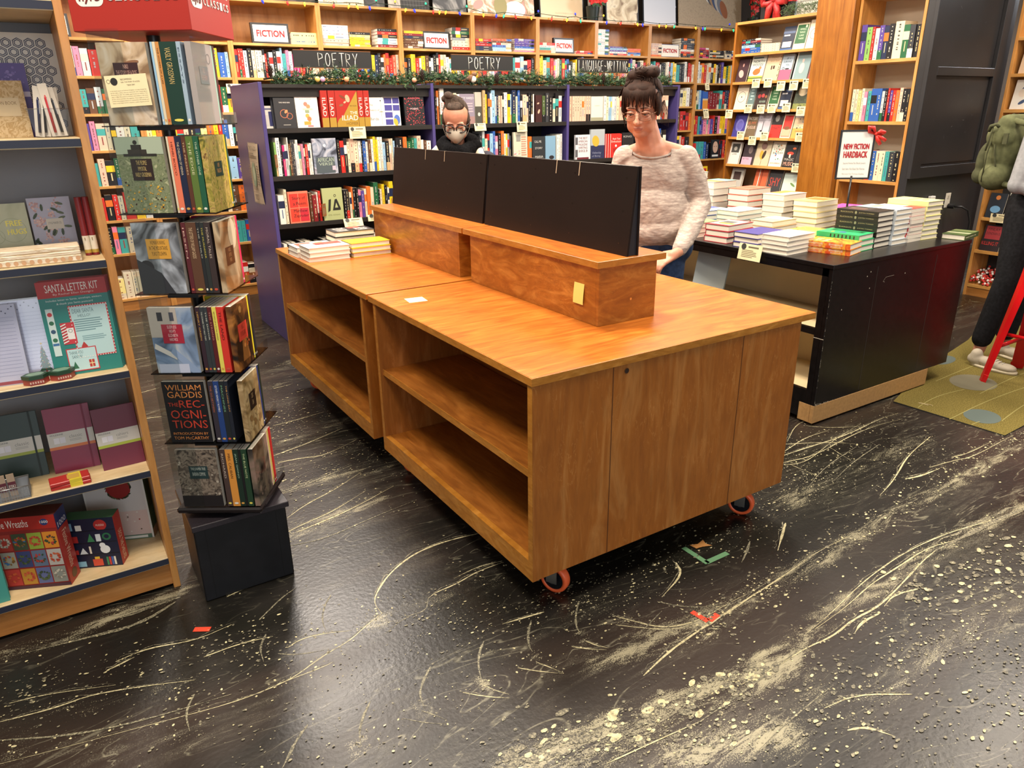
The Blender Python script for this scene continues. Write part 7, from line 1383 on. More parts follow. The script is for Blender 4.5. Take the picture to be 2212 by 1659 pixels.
bs(2.92, 1.14, 6, .033, 'e0cf9a', -82, 'black-spined hardback with orange and cream cover', 'the tall stack right of the sign post', A(('r', .1, .9, .4, .9, 'd8783a'), ('r', 0, 1, 0, .3, 'e8d87a')), spine='K') if False else bs(2.84, 1.18, 6, .031, 'e0cf9a', -84, 'black-spined cream hardback', 'the stack left of the sign post', A(('r', .1, .9, .4, .9, 'd8783a'), ('r', 0, 1, 0, .3, 'e8d87a')), spine='K')
bs(2.84, 1.41, 6, .034, 'dccfb8', -86, 'orange and white hardback', 'the stack before the coral-topped one', A(('r', 0, .6, .3, 1, 'd88a4a'), ('r', .5, 1, .1, .8, 'c8c4bc')), spine='K')
bs(2.80, 1.65, 6, .037, 'e0705a', -86, 'coral-topped thick hardback', 'the coral-topped stack near the middle', A(('r', .2, .8, .45, .55, 'c85a44')), spine='K')
bs(2.76, 1.90, 6, .042, 'cfcabd', -86, 'very thick black-spined hardback', 'the tall stack in the back row', A(('r', 0, 1, .5, 1, '7ab8a8'), ('r', 0, 1, .1, .5, 'd88a5a')), spine='K')
bs(2.72, 2.13, 7, .042, 'e6e2d8', -88, 'very thick white hardback', 'the tallest stack at the table back', None, spine='W')
bs(2.47, 1.92, 6, .024, 'd0dae6', -88, 'thin pale blue edged hardback', 'the stack behind the person\'s arm')
bs(3.10, 1.15, 5, .026, 'd8489a', -80, 'hot pink hardback', 'the pink stack behind the sign', A(('d', 18, .04, ['e88ac0', 'f0b0d8'], .1, .9, .2, .8)), spine='M')
bs(3.12, 1.38, 5, .026, 'e8c83a', -84, 'deep yellow hardback', 'the stack left of the pink one')
bs(3.00, .945, 5, .028, 'e6e4e0', -84, 'white hardback with grey bar', 'the stack behind the red-marked one', A(('r', .3, .5, .2, .9, '9a9a98')), spine='K')
bs(3.16, .945, 1, .02, 'r', -84, 'dark red thin hardback', 'the table at the far side') if False else None
# sign stand
e = empty('sign_stand', (2.80, .935, BH)); e.location = (2.795, .945, BH); tag(e, 'table sign reading NEW FICTION HARDBACK in a black frame with a red bow', 'sign')
bm = mat('151517', .3)
b = B(); b.cyl((0, 0, .003), (0, 0, 1), .05, .006, bm, 24); b.tube([(0, 0, .004), (0, 0, .34)], .0055, bm, 10); b.build('post', e)
rzs = R(-38)
Ms = Matrix.Translation((0.005, 0, .322)) @ Matrix.Rotation(rzs, 4, 'Z')
b = B(); b.T = Ms; w_, h_ = .185, .262
for x0, x1, z0, z1 in ((-w_/2, w_/2, 0, .009), (-w_/2, w_/2, h_-.009, h_), (-w_/2, -w_/2+.009, .009, h_-.009), (w_/2-.009, w_/2, .009, h_-.009)): b.bbox(x0, x1, -.006, .006, z0, z1, bm, .001)
b.build('sign_frame', e)
b = B(); b.T = Ms; b.box(-w_/2+.009, w_/2-.009, -.003, .003, .009, h_-.009, mat('e4e2dc', .4)); b.build('sign_sheet', e)
b = B(); b.T = Ms; rd = mat('b3222a', .5)
b.btext('NEW FICTION', -.068, .068, .160, .190, -.0042, rd, .0018); b.btext('HARDBACK', -.064, .064, .115, .150, -.0042, rd, .0018)
b.text('Second Home For Book Lovers', -.06, .06, .082, .092, -.0042, mat('9a9a9c')); b.text('Start here. Not Now? No Worries', -.06, .06, .05, .062, -.0042, mat('a4a4a6')); b.text('We Love You To Keep Reading', -.06, .06, .022, .034, -.0042, mat('b0b0b2')); b.build('lettering', e)
b = B(); b.T = Ms @ Matrix.Translation((.09, -.01, .24)); rb_ = mat('c8281f', .45)
for sx, sz in ((-1, 1.2), (1, .2)): b.tube([(0, 0, 0), (sx*.02, -.01, .02*sz+.01), (sx*.04, -.008, .03*sz), (sx*.035, 0, .01*sz), (0, .002, -.002)], [.004, .011, .012, .01, .004], rb_, 8)
b.tube([(0, 0, 0), (.012, -.006, -.03), (.03, -.004, -.055)], [.004, .011, .009], rb_, 6); b.tube([(0, 0, 0), (.03, -.006, -.02), (.055, -.004, -.035)], [.004, .01, .009], rb_, 6); b.ball((0, -.004, 0), .009, rb_, 8, 6); b.build('bow', e)
shelf_card(Matrix.Identity(4), 2.040, .965, .868, .15, .085, 'cream recommendation card hanging over the front edge of the black table', tilt=10, rz=-90, group=None)
bpy.data.objects[-1] if False else None
b = B(); b.box(-.10, .10, 0, .012, 0, .30, mat('8a9aa0', .5)); b.box(-.10, .10, -.004, 0, 0, .3, mat('a9b4b8', .5)); o = b.build('folder'); o.matrix_world = Matrix.Translation((2.16, 1.36, .509)) @ Matrix.Rotation(R(-75), 4, 'Z') @ Matrix.Rotation(R(0), 4, 'X') @ Matrix.Rotation(R(8), 4, 'Y'); tag(o, 'grey-blue folder leaning inside the black table, behind the standing person', 'folder')

# ------------------------------------------------------------------ rug, stool
def rug_material():
    m, nt, b_ = nodes('rug_pile'); L = nt.links.new
    n = add(nt, 'ShaderNodeTexNoise', i_Scale=180.0, i_Detail=3.0); L(coords(nt, (1, 1, 1)), n.inputs[0])
    L(ramp(nt, n.outputs[0], [(.3, lin('544c26')), (.55, lin('726636')), (.75, lin('8c804c'))]), b_.inputs['Base Color']); b_.inputs['Roughness'].default_value = .95; b_.inputs['Specular IOR Level'].default_value = .1
    return m
RUG = rug_material()
b = B(); b.poly([(2.70, .43, .006), (2.725, -.135, .006), (4.9, -.05, .006), (4.85, 1.0, .006), (4.2, .80, .006), (3.9, .74, .006), (3.45, .66, .006)][::1], RUG)
pts = [(2.70, .43), (2.725, -.135), (4.9, -.05), (4.85, 1.0), (4.2, .80), (3.9, .74), (3.45, .66)]
for i in range(len(pts)):
    a, c = pts[i], pts[(i+1) % len(pts)]; b.quad(a+(.0005,), c+(.0005,), c+(.006,), a+(.006,), mat('2a2a26', .9))
def oval(x, y, r1, r2, rot, c): 
    m = speckle('rug_spot_'+c, [c, c], 60, .95); c_, s_ = math.cos(rot), math.sin(rot)
    b.poly([(x+r1*math.cos(t)*c_-r2*math.sin(t)*s_, y+r1*math.cos(t)*s_+r2*math.sin(t)*c_, .0066) for t in [2*math.pi*k/28 for k in range(28)]], m)
oval(2.88, .05, .105, .085, .3, '56625e'); oval(3.36, .34, .15, .12, .2, '6e6a56'); oval(3.62, .66, .12, .06, .1, '56625e'); oval(4.2, .1, .15, .1, 0, 'a8433a')
for y0, x0, x1, dy in ((.12, 2.70, 3.6, .02), (.30, 2.72, 3.2, .03), (-.04, 2.9, 3.9, .05), (.22, 3.2, 4.4, .03), (.47, 3.2, 4.2, .02), (.02, 2.72, 2.8, 0)):
    q = [(x0+(x1-x0)*k/12, y0+dy*math.sin(k*.25)) for k in range(13)]
    b.put([v for (x, y) in q for v in ((x, y, .0068), (x, y+.005, .0068))], [(2*k, 2*k+2, 2*k+3, 2*k+1) for k in range(12)], mat('8f884f', .9))
tag(b.build('rug'), 'olive green rug with grey-blue ovals and thin pale lines, right of the black table', 'rug')
e = empty('bar_stool', (3.63, .12, 0)); tag(e, 'red metal bar stool cut off by the right edge', 'stool'); rs = mat('c0161a', .25)
def leg(p, q, name='leg'):
    p, q = Vector(p), Vector(q); d = q-p; a = math.atan2(p.y-.0, p.x); u = Vector((-math.sin(a), math.cos(a), 0))*.9; v = Vector((math.cos(a), math.sin(a), 0))
    b = B(); vs = []
    for t, w_ in ((0, .04), (.06, .046), (.062, .040), (1, .085)):
        c = p+d*t
        for s, o_ in ((-1, .0), (-.35, .018), (.35, .018), (1, 0), (.3, .004), (-.3, .004)): vs.append(c+u*2*s*w_*.5+v*o_)
    k = 6; b.put(vs, [(i*k+j, i*k+(j+1) % k, (i+1)*k+(j+1) % k, (i+1)*k+j) for i in range(3) for j in range(k)]+[tuple(range(k-1, -1, -1)), tuple(3*k+j for j in range(k))], rs); b.build(name, e)
ft = [(-.195, .20), (.195, .20), (.195, -.20), (-.195, -.20)]; tp = [(-.115, .12), (.115, .12), (.115, -.12), (-.115, -.12)]
for (x, y), (u, v) in zip(ft, tp): leg((x, y, .007), (u, v, .745))
for z, nm in ((.22, 'foot_rail'), (.30, 'side_rail')):
    f_ = lambda i: (ft[i][0]+(tp[i][0]-ft[i][0])*z/.745, ft[i][1]+(tp[i][1]-ft[i][1])*z/.745, z)
    for i, j in (((0, 1), (2, 3)) if nm == 'foot_rail' else ((0, 3), (1, 2))): b = B(); b.tube([f_(i), f_(j)], .011, rs, 8); b.build(nm, e)
b = B(); b.bbox(-.15, .15, -.15, .15, .735, .76, rs, .008); b.build('seat', e)
b = B(); b.tube([(2.795+.012*math.cos(t)*(1+.4*math.sin(3*t)), .30+.02*math.sin(t)-.03*math.cos(t), .009) for t in [k*.5 for k in range(10)]], .0012, mat('cdbb8c', .6), 5); o = b.build('string_scrap'); tag(o, 'small curl of pale string on the rug by the black table', 'string')

# ------------------------------------------------------------------ people
def organic(name, prims, voxel, m, parent=None, M=None, it=4, paint=None, fac=.5):
    """closed balls and tapered limbs fused into one continuous surface"""
    b = B()
    for p in prims:
        if p[0] == 'b': b.ball(p[1], p[2], m, 20, 14)
        elif p[0] == 'e':      # rotated ellipsoid: centre, radii, euler
            b.T = Matrix.Translation(p[1]) @ Euler([R(a) for a in p[3]]).to_matrix().to_4x4(); b.ball((0, 0, 0), p[2], m, 20, 14); b.T = None
        else:                  # limb: points, radii (fused with joint balls)
            pts, rs_ = p[1], p[2]
            b.tube(pts, rs_, m, 14)
            for q, r_ in zip(pts, rs_): b.ball(q, r_*.995, m, 14, 10)
    o = b.build(name); md = o.modifiers.new('r', 'REMESH'); md.mode = 'VOXEL'; md.voxel_size = voxel; md.use_smooth_shade = True
    if it: s = o.modifiers.new('s', 'SMOOTH'); s.iterations = it; s.factor = fac
    bpy.context.view_layer.update(); dg = bpy.context.evaluated_depsgraph_get(); me = bpy.data.meshes.new_from_object(o.evaluated_get(dg))
    old = o.data; o.modifiers.clear(); o.data = me; bpy.data.meshes.remove(old); me.name = name
    if not me.materials: me.materials.append(m)
    if paint:
        for q in paint[0]: me.materials.append(q)
        for p in me.polygons: p.material_index = paint[1](p.center)
    if M is not None: o.matrix_basis = M
    if parent: o.parent = parent
    return o
def skin_mat(name, cols):
    m, nt, b_ = nodes(name); n = add(nt, 'ShaderNodeTexNoise', i_Scale=14.0, i_Detail=4.0); nt.links.new(coords(nt, (1, 1, 1)), n.inputs[0])
    nt.links.new(ramp(nt, n.outputs[0], [(.35, lin(cols[0])), (.65, lin(cols[1]))]), b_.inputs['Base Color']); b_.inputs['Roughness'].default_value = .5
    b_.inputs['Subsurface Weight'].default_value = .12; b_.inputs['Subsurface Radius'].default_value = (.01, .004, .002); b_.inputs['Subsurface Scale'].default_value = 1.0
    return m
def head(P, tilt, turn, s=1.0):
    """head primitives around the point P (centre of the skull), tilt down, turn sideways"""
    Mh = Matrix.Translation(P) @ Matrix.Rotation(R(turn), 4, 'Z') @ Matrix.Rotation(R(tilt), 4, 'X') @ Matrix.Scale(s, 4)
    T = lambda x, y, z: tuple(Mh @ Vector((x, y, z)))
    rot = (tilt, 0, turn); k = s
    e_ = lambda c, r_, extra=(0, 0, 0): ('e', T(*c), tuple(q*k for q in r_), (rot[0]+extra[0], extra[1], rot[2]+extra[2]))
    pr = [e_((0, .012, .035), (.076, .093, .085)), e_((0, -.026, -.03), (.062, .060, .075)), e_((0, -.045, -.085), (.034, .034, .026)), e_((-.032, -.028, -.058), (.028, .043, .034)), e_((.032, -.028, -.058), (.028, .043, .034)),
          e_((-.034, -.066, -.024), (.020, .016, .018)), e_((.034, -.066, -.024), (.020, .016, .018)), e_((-.028, -.072, .018), (.026, .012, .009)), e_((.028, -.072, .018), (.026, .012, .009)),
          ('t', [T(0, -.078, .008), T(0, -.093, -.016), T(0, -.100, -.034)], [.0085*k, .0095*k, .0115*k]), e_((-.010, -.088, -.037), (.009, .009, .008)), e_((.010, -.088, -.037), (.009, .009, .008)),
          e_((0, -.080, -.058), (.021, .011, .0065)), e_((0, -.079, -.068), (.018, .011, .0070)), e_((-.076, .012, -.016), (.007, .017, .029), (8, 0, 0)), e_((.076, .012, -.016), (.007, .017, .029), (8, 0, 0))]
    return pr, T, Mh
def hand(W_, d, up, s=1, curl=.5, side=1):
    """palm and five bent fingers from the wrist W_, pointing along d"""
    W_ = Vector(W_); d = Vector(d).normalized(); up = Vector(up); up = (up-d*up.dot(d)).normalized(); sd = d.cross(up)*side
    pr = [('t', [W_, W_+d*.035*s], [.024*s, .026*s])]
    palm = [W_+d*.03*s, W_+d*.085*s]
    for k in (-1.3, -.45, .4, 1.25): pr.append(('t', [W_+d*.03*s+sd*k*.012*s, W_+d*.085*s+sd*k*.0155*s], [.0135*s, .0115*s]))
    for k, L_, c_ in ((-1.3, .068, .9), (-.45, .082, 1), (.4, .077, 1.05), (1.25, .060, 1.15)):
        p = W_+d*.085*s+sd*k*.0165*s; pts = [p]; a = 0; rr_ = [.0098*s]
        for q, f in enumerate((.45, .3, .25)):
            a += curl*c_*(.55+.25*q); dd = d*math.cos(a)-up*math.sin(a)+sd*k*.06; p = p+dd.normalized()*L_*f*s; pts.append(p); rr_.append((.0088-.0008*q)*s)
        pr.append(('t', pts, rr_))
    b0 = W_+d*.028*s-sd*.022*s; pr.append(('t', [b0, b0+(d*.6-sd*.7-up*.2).normalized()*.036*s, b0+(d*.6-sd*.7-up*.2).normalized()*.036*s+(d*.9-sd*.15-up*.35).normalized()*.032*s, b0+(d*.6-sd*.7-up*.2).normalized()*.036*s+(d*.9-sd*.15-up*.35).normalized()*.052*s], [.0135*s, .0115*s, .0098*s, .008*s]))
    return pr
def shoe(e, x, y, rz, m, sole, name='shoe'):
    M = Matrix.Translation((x, y, .007)) @ Matrix.Rotation(R(rz), 4, 'Z')
    o = organic(name, [('e', (0, .07, .042), (.036, .05, .04), (0, 0, 0)), ('e', (0, -.02, .035), (.040, .09, .034), (8, 0, 0)), ('e', (0, -.10, .028), (.045, .062, .026), (0, 0, 0)), ('t', [(0, .075, .05), (0, .07, .075)], [.036, .034])], .005, m, e, M, 3)
    b = B(); n = 28; vs = []
    for z in (0, .016):
        for i in range(n):
            t = 2*math.pi*i/n; yy = -.035+.135*math.sin(t); w2 = .046*math.cos(t)*(1-.18*math.sin(t)); vs.append((w2, yy, z))
    b.put(vs, [(i, (i+1) % n, n+(i+1) % n, n+i) for i in range(n)]+[tuple(range(n-1, -1, -1)), tuple(range(n, 2*n))], sole, True); b.build('sole', o)
    b = B()
    for i in range(4): b.tube([(-.02, -.03-.018*i+.0, .069-.006*i), (0, -.034-.018*i, .074-.006*i), (.02, -.03-.018*i, .069-.006*i)], .0025, mat('d8d2c4', .7), 5)
    b.build('laces', o); return o
SK1 = skin_mat('skin_light', ['c4876c', 'd79c80']); SK2 = skin_mat('skin_warm', ['a9705a', 'bd8469'])
def knit():
    m, nt, b_ = nodes('oat_knit'); L = nt.links.new
    n = add(nt, 'ShaderNodeTexNoise', i_Scale=1.0, i_Detail=5.0, i_Roughness=.7); L(coords(nt, (26, 26, 130)), n.inputs[0])
    L(ramp(nt, n.outputs[0], [(.3, lin('8f817a')), (.5, lin('ae9f95')), (.7, lin('cfc2b4'))]), b_.inputs['Base Color']); b_.inputs['Roughness'].default_value = .9; b_.inputs['Specular IOR Level'].default_value = .15
    w_ = add(nt, 'ShaderNodeTexNoise', i_Scale=7.0, i_Detail=2.0, i_Distortion=1.0); L(coords(nt, (1, 1, 1.6)), w_.inputs[0])
    bp = add(nt, 'ShaderNodeBump', i_Strength=.8, i_Distance=.02); L(w_.outputs[0], bp.inputs['Height']); L(bp.outputs[0], b_.inputs['Normal']); return m
def strands(name, lst, r0, m, parent, seed=1, n=1):
    b = B()
    for pts in lst: b.tube(pts, [r0*(1-.75*i/(len(pts)-1)) for i in range(len(pts))], m, 5)
    return b.build(name, parent)
# standing person in the oat sweater (local: faces -y)
e = empty('person', (1.548, 1.205, 0), R(-48)); tag(e, 'person in an oat knit sweater, jeans and glasses, looking down', 'person')
JEAN = grained('jeans_blue', '25344f', .85, .4, 40, .3, .2); KN = knit()
inv = (Matrix.Translation((1.548, 1.205, 0)) @ Matrix.Rotation(R(-48), 4, 'Z')).inverted()
hw = inv @ Vector((1.43, .885, .885)); WR = hw + Vector((.0, .0, .0))
hp, HT, HM = head((-.062, -.085, 1.545), 14, -8, 1.14)
sh = Vector((.150, .01, 1.315)); el = Vector((.236, .03, 1.085)); wr = hw+Vector((.0, .0, .02))
body = hp + [('t', [(-.055, -.035, 1.47), (-.03, -.01, 1.38), (-.01, .01, 1.34)], [.060, .064, .08]), ('t', [(-.13, .01, 1.335), (-.02, .0, 1.37), (.12, .01, 1.34)], [.035, .045, .035]), ('e', (0, .01, 1.24), (.155, .085, .14), (0, 0, 0)), ('e', (0, .0, 1.02), (.145, .09, .16), (0, 0, 0)), ('e', (0, .01, .90), (.165, .105, .12), (0, 0, 0)),
       ('t', [(-.150, .01, 1.315), (-.215, .03, 1.06), (-.205, -.12, .90)], [.040, .038, .026]), ('t', [tuple(sh), tuple(el), tuple(wr)], [.045, .038, .025]),
       ('t', [(-.085, .02, .86), (-.09, .0, .47), (-.09, .03, .09)], [.085, .055, .036]), ('t', [(.085, .02, .86), (.10, .0, .47), (.10, .03, .09)], [.085, .055, .036]), ('e', (-.09, -.03, .04), (.036, .10, .03), (0, 0, 0)), ('e', (.10, -.03, .04), (.036, .10, .03), (0, 0, 0))]
hd_ = (hw+Vector((-.10, -.07, -.035))-wr).normalized()
body += hand(tuple(wr), tuple(hd_), (-.1, -.5, .8), 1.0, .45, -1) + hand((-.215, -.12, .90), (.2, -.8, -.5), (0, -.3, 1), 1.0, .5, 1)
LIP = mat('b0705f', .5); BROW = mat('4a3024', .8)
def facepaint(Mh):
    iv = Mh.inverted()
    def f(c):
        q = iv @ Vector(c)
        if q.y < -.080 and abs(q.x) < .019 and -.0690 < q.z < -.0570: return 1
        return 0
    return f
organic('body', body, .0052, SK1, e, None, 3, ([LIP], facepaint(HM)))
# sweater
sw = [('e', (0, .012, 1.215), (.18, .118, .155), (0, 0, 0)), ('t', [(-.150, .015, 1.305), (0, .015, 1.335), (.150, .015, 1.305)], [.056, .066, .056]), ('e', (0, .0, 1.06), (.185, .130, .17), (0, 0, 0)), ('e', (.015, .0, .96), (.20, .135, .10), (0, 0, 0)), ('t', [(-.10, -.01, .93), (.13, .0, .93)], [.10, .095]),
      ('t', [tuple(sh), (sh+(el-sh)*.5+Vector((.01, .01, 0))), tuple(el), tuple(el+(wr-el)*.5+Vector((0, 0, -.012))), tuple(el+(wr-el)*.93)], [.060, .059, .056, .051, .037]),
      ('t', [(-.150, .01, 1.315), (-.215, .03, 1.06), (-.205, -.06, .965)], [.060, .054, .044])]
neck_cut = None
o = organic('sweater', sw, .007, KN, e, None, 4)
me = o.data
import bmesh
bm_ = bmesh.new(); bm_.from_mesh(me)
bmesh.ops.delete(bm_, geom=[f for f in bm_.faces if (f.calc_center_median().z > 1.335-.35*max(0, -f.calc_center_median().y-.02) and abs(f.calc_center_median().x+.012) < .095)], context='FACES')
bm_.to_mesh(me); bm_.free()
b = B(); b.tube([(-.012+.096*math.cos(t), .012+.074*math.sin(t)-.018, 1.349+.033*math.sin(t)) for t in [2*math.pi*k/36 for k in range(36)]], .0062, KN, 8, True); b.build('neckband', e)
organic('jeans', [('e', (.03, .015, .88), (.19, .12, .13), (0, 0, 0)), ('t', [(-.088, .02, .87), (-.095, .0, .48), (-.092, .03, .10)], [.098, .068, .055]), ('t', [(.088, .02, .87), (.105, .0, .48), (.102, .03, .10)], [.098, .068, .055])], .009, JEAN, e, None, 3)
for sx in (-.09, .10): shoe(e, sx, .03, 0, mat('3a3634', .6), mat('1e1c1c', .6))
# hair: cap, loose updo and fringe
HR = grained('dark_brown_hair', '2e1c14', .7, .3, 60, .3, .2)
hc = lambda x, y, z: HT(x, y, z)
hair = [('e', hc(0, .030, .055), (.089, .096, .085), (14, 0, -8)), ('e', hc(0, -.035, .088), (.072, .052, .034), (20, 0, -8)), ('e', hc(-.070, -.028, .022), (.016, .04, .055), (14, 0, 0)), ('e', hc(.072, -.026, .022), (.016, .04, .055), (14, 0, 0)),
        ('e', hc(-.02, .015, .122), (.055, .055, .036), (0, 10, 0)), ('e', hc(.028, .02, .134), (.048, .05, .033), (0, -15, 20)), ('e', hc(0, .0, .142), (.040, .042, .026), (0, 0, 0)), ('e', hc(-.045, .02, .108), (.035, .05, .03), (0, 0, 0)), ('e', hc(0, .07, -.02), (.06, .035, .05), (0, 0, 0))]
o = organic('hair', hair, .005, HR, e, None, 2)
rr = random.Random(21); st_ = []
for i in range(30):
    x = -.068+.136*i/29; l = .040+.02*abs(math.sin(i*1.3))+(.03 if i in (14, 15, 19) else 0)+.030*(abs(x)/.068)**2
    st_.append([hc(x*.9, -.072+.02*(abs(x)/.07), .098), hc(x, -.091+.030*(abs(x)/.07)**1.6, .072), hc(x*1.03+rr.uniform(-.004, .004), -.092+.034*(abs(x)/.07)**1.5, .100-l), hc(x*1.05+rr.uniform(-.008, .008), -.088+.038*(abs(x)/.07)**1.5, .086-l)])
strands('fringe', st_, .0048, HR, o)
st_ = []
for i in range(46):
    a = rr.uniform(0, 6.28); r_ = rr.uniform(.03, .055); z = rr.uniform(.11, .150); p = (r_*math.cos(a), .02+r_*math.sin(a), z); q = (p[0]+rr.uniform(-.03, .03), p[1]+rr.uniform(-.03, .02), z+rr.uniform(.0, .028)); w3 = (q[0]+rr.uniform(-.025, .03), q[1], q[2]+rr.uniform(-.02, .012)); st_.append([hc(*p), hc(*q), hc(*w3)])
for i in range(60):
    a = 3.14*i/59; x = .089*math.cos(a); st_.append([hc(x, -.035+rr.uniform(-.01, .01), .055+.06*math.sin(a)), hc(x*.85, .0, .075+.066*math.sin(a)), hc(x*.45, .02, .128+rr.uniform(-.01, .012))])
for sx in (-1, 1):
    for i in range(6): st_.append([hc(sx*.078, -.01+.012*i, .02), hc(sx*(.084+.002*i), -.01+.012*i, -.03), hc(sx*(.08+.003*i), .012*i, -.065-.006*i)])
strands('loose_strands', st_, .0022, HR, o)
def eyes(T, parent, z0=.0, lid=True, col_='3a4a44', skin=SK1, shut=False):
    b = B()
    for sx in (-1, 1):
        c = T(sx*.030, -.0735, z0); b.ball(c, .0115, skin if shut else mat('dcd6d0', .3), 12, 8)
        if shut: continue
        c2 = T(sx*.030, -.0835, z0-.004); b.ball(c2, .0048, mat(col_, .2), 10, 6); c3 = T(sx*.030, -.0865, z0-.005); b.ball(c3, .0024, mat('0c0c0c', .2), 8, 5)
    o = b.build('eyes', parent)
    b = B()
    for sx in (-1, 1): b.tube([T(sx*(.030-.016), -.078, z0+.002), T(sx*.030, -.0850, z0+.0045), T(sx*(.030+.017), -.076, z0+.002)], [.0034, .0066, .0034], skin, 8); b.tube([T(sx*(.030-.015), -.078, z0-.008), T(sx*.030, -.0825, z0-.0105), T(sx*(.030+.016), -.076, z0-.008)], [.003, .0042, .003], skin, 8); b.tube([T(sx*(.030-.014), -.082, z0-.0015), T(sx*.030, -.0905, z0-.001), T(sx*(.030+.016), -.080, z0-.002)], .0012, mat('2a1c16', .7), 6)
    b.build('eyelids', parent)
    b = B()
    for sx in (-1, 1): b.tube([T(sx*.012, -.083, z0+.019), T(sx*.030, -.086, z0+.024), T(sx*.050, -.075, z0+.019)], [.0022, .003, .0012], BROW, 6)
    b.build('eyebrows', parent)
eyes(HT, e, .0)
def rim(b, T, cx, w_, h_, z, r_, m, y=-.0985, k=3.0):
    pts = []
    for i in range(28):
        t = 2*math.pi*i/28; c, s_ = math.cos(t), math.sin(t); pts.append(T(cx+w_*math.copysign(abs(c)**(2/k), c), y+.016*((cx+w_*c)/.06)**2, z+h_*math.copysign(abs(s_)**(2/k), s_)))
    b.tube(pts, r_, m, 6, True); return pts
MG = mat('8a6a58', .3, .5, .8)
g_ = empty('glasses'); g_.parent = e; b = B()
for sx in (-1, 1): rim(b, HT, sx*.033, .025, .0165, -.010, .0011, MG); b.tube([HT(sx*.058, -.088, -.002), HT(sx*.072, -.06, .0), HT(sx*.080, .012, -.002)], .0011, MG, 6)
b.tube([HT(-.009, -.099, -.005), HT(0, -.1045, -.003), HT(.009, -.099, -.005)], .0011, MG, 6); b.build('metal_rims', g_)
b = B(); GL = acrylic('lens', (.97, .97, .97), .1, .02)
for sx in (-1, 1): pts = rim(B(), HT, sx*.033, .0245, .016, -.010, .001, MG); b.put([tuple(p) for p in pts], [tuple(range(28))], GL)
b.build('lenses', g_)
# masked person behind the boards
e = empty('person', (1.345, 2.87, 0), R(-40)); tag(e, 'person with black glasses, grey face mask and dark fluffy scarf behind the display boards', 'person')
hp, HT, HM = head((0, -.055, 1.478), 22, 8, 1.10)
body = hp+[('t', [(0, -.02, 1.40), (0, .01, 1.30)], [.05, .06]), ('e', (0, .02, 1.15), (.165, .09, .15), (0, 0, 0)), ('e', (0, .02, .95), (.15, .1, .2), (0, 0, 0)), ('t', [(-.175, .03, 1.24), (-.235, .03, .98), (-.16, -.16, .90)], [.045, .04, .028]), ('t', [(.175, .03, 1.24), (.235, .03, .98), (.16, -.16, .90)], [.045, .04, .028]),
      ('t', [(-.09, .03, .86), (-.09, .01, .47), (-.09, .04, .09)], [.085, .055, .036]), ('t', [(.09, .03, .86), (.10, .01, .47), (.10, .04, .09)], [.085, .055, .036])]
body += hand((-.16, -.16, .90), (.3, -.8, -.3), (0, -.2, 1), 1, .6, 1)+hand((.16, -.16, .90), (-.3, -.8, -.3), (0, -.2, 1), 1, .6, -1)
organic('body', body, .0055, SK2, e, None, 3)
COAT = mat('1d1a2c', .8); SCF = grained('fluffy_scarf', '0d0d0f', .95, .9, 90, .5, .1); VEST = mat('d8d0b8', .8)
organic('coat', [('e', (0, .03, 1.13), (.195, .125, .16), (0, 0, 0)), ('t', [(-.17, .03, 1.20), (.17, .03, 1.20)], [.078, .078]), ('e', (0, .03, .90), (.19, .135, .22), (0, 0, 0)), ('t', [(-.18, .03, 1.22), (-.245, .03, .98), (-.19, -.09, .93)], [.076, .06, .05]), ('t', [(.18, .03, 1.22), (.245, .03, .98), (.19, -.09, .93)], [.076, .06, .05])], .009, COAT, e, None, 3)
organic('cream_collar', [('t', [(-.165, -.045, 1.275), (-.115, -.03, 1.315), (-.08, .03, 1.325)], [.030, .036, .034]), ('t', [(.17, -.05, 1.235), (.135, -.035, 1.30), (.09, .03, 1.325)], [.032, .032, .032])], .006, VEST, e, None, 2)
organic('scarf', [('t', [(-.10, -.03, 1.335), (-.04, -.10, 1.30), (.05, -.11, 1.285), (.115, -.03, 1.33), (.06, .06, 1.35), (-.06, .06, 1.35), (-.10, -.03, 1.335)], [.045, .052, .055, .048, .045, .045, .045]), ('t', [(-.085, -.035, 1.36), (0, .07, 1.38), (.1, -.035, 1.365)], [.035, .05, .04]), ('e', (0, -.08, 1.22), (.09, .06, .08), (0, 0, 0)), ('e', (.05, -.10, 1.14), (.06, .05, .09), (0, 0, 0))], .007, SCF, e, None, 1)
organic('trousers', [('e', (0, .03, .88), (.17, .12, .10), (0, 0, 0)), ('t', [(-.09, .03, .86), (-.095, .01, .47), (-.09, .04, .1)], [.098, .066, .055]), ('t', [(.09, .03, .86), (.105, .01, .47), (.10, .04, .1)], [.098, .066, .055])], .01, mat('24222a', .85), e, None, 2)
for sx in (-.09, .10): shoe(e, sx, .04, 0, mat('2a2828', .6), mat('161616', .6))
HG = grained('greying_hair', '41342c', .75, .3, 70, .35, .2); hc = lambda x, y, z: HT(x, y, z)
o = organic('hair', [('e', hc(0, .034, .052), (.084, .092, .084), (22, 0, 8)), ('e', hc(0, -.012, .098), (.060, .050, .026), (30, 0, 8)), ('e', hc(-.070, .005, .015), (.013, .035, .050), (22, 0, 0)), ('e', hc(.071, .005, .015), (.013, .035, .050), (22, 0, 0)), ('e', hc(-.035, .035, .140), (.034, .036, .026), (0, 20, 0)), ('e', hc(-.058, .03, .125), (.024, .024, .022), (0, 0, 0))], .005, HG, e, None, 2)
st_ = [[hc(-.05+.1*i/23, -.035-.01*math.sin(i), .098+.004*math.sin(i*2)), hc(-.056+.105*i/23, .01, .132), hc(-.05+.05*i/23, .05, .142)] for i in range(24)]; strands('loose_strands', st_, .0028, HG, o)
eyes(HT, e, .0, skin=SK2, shut=True)
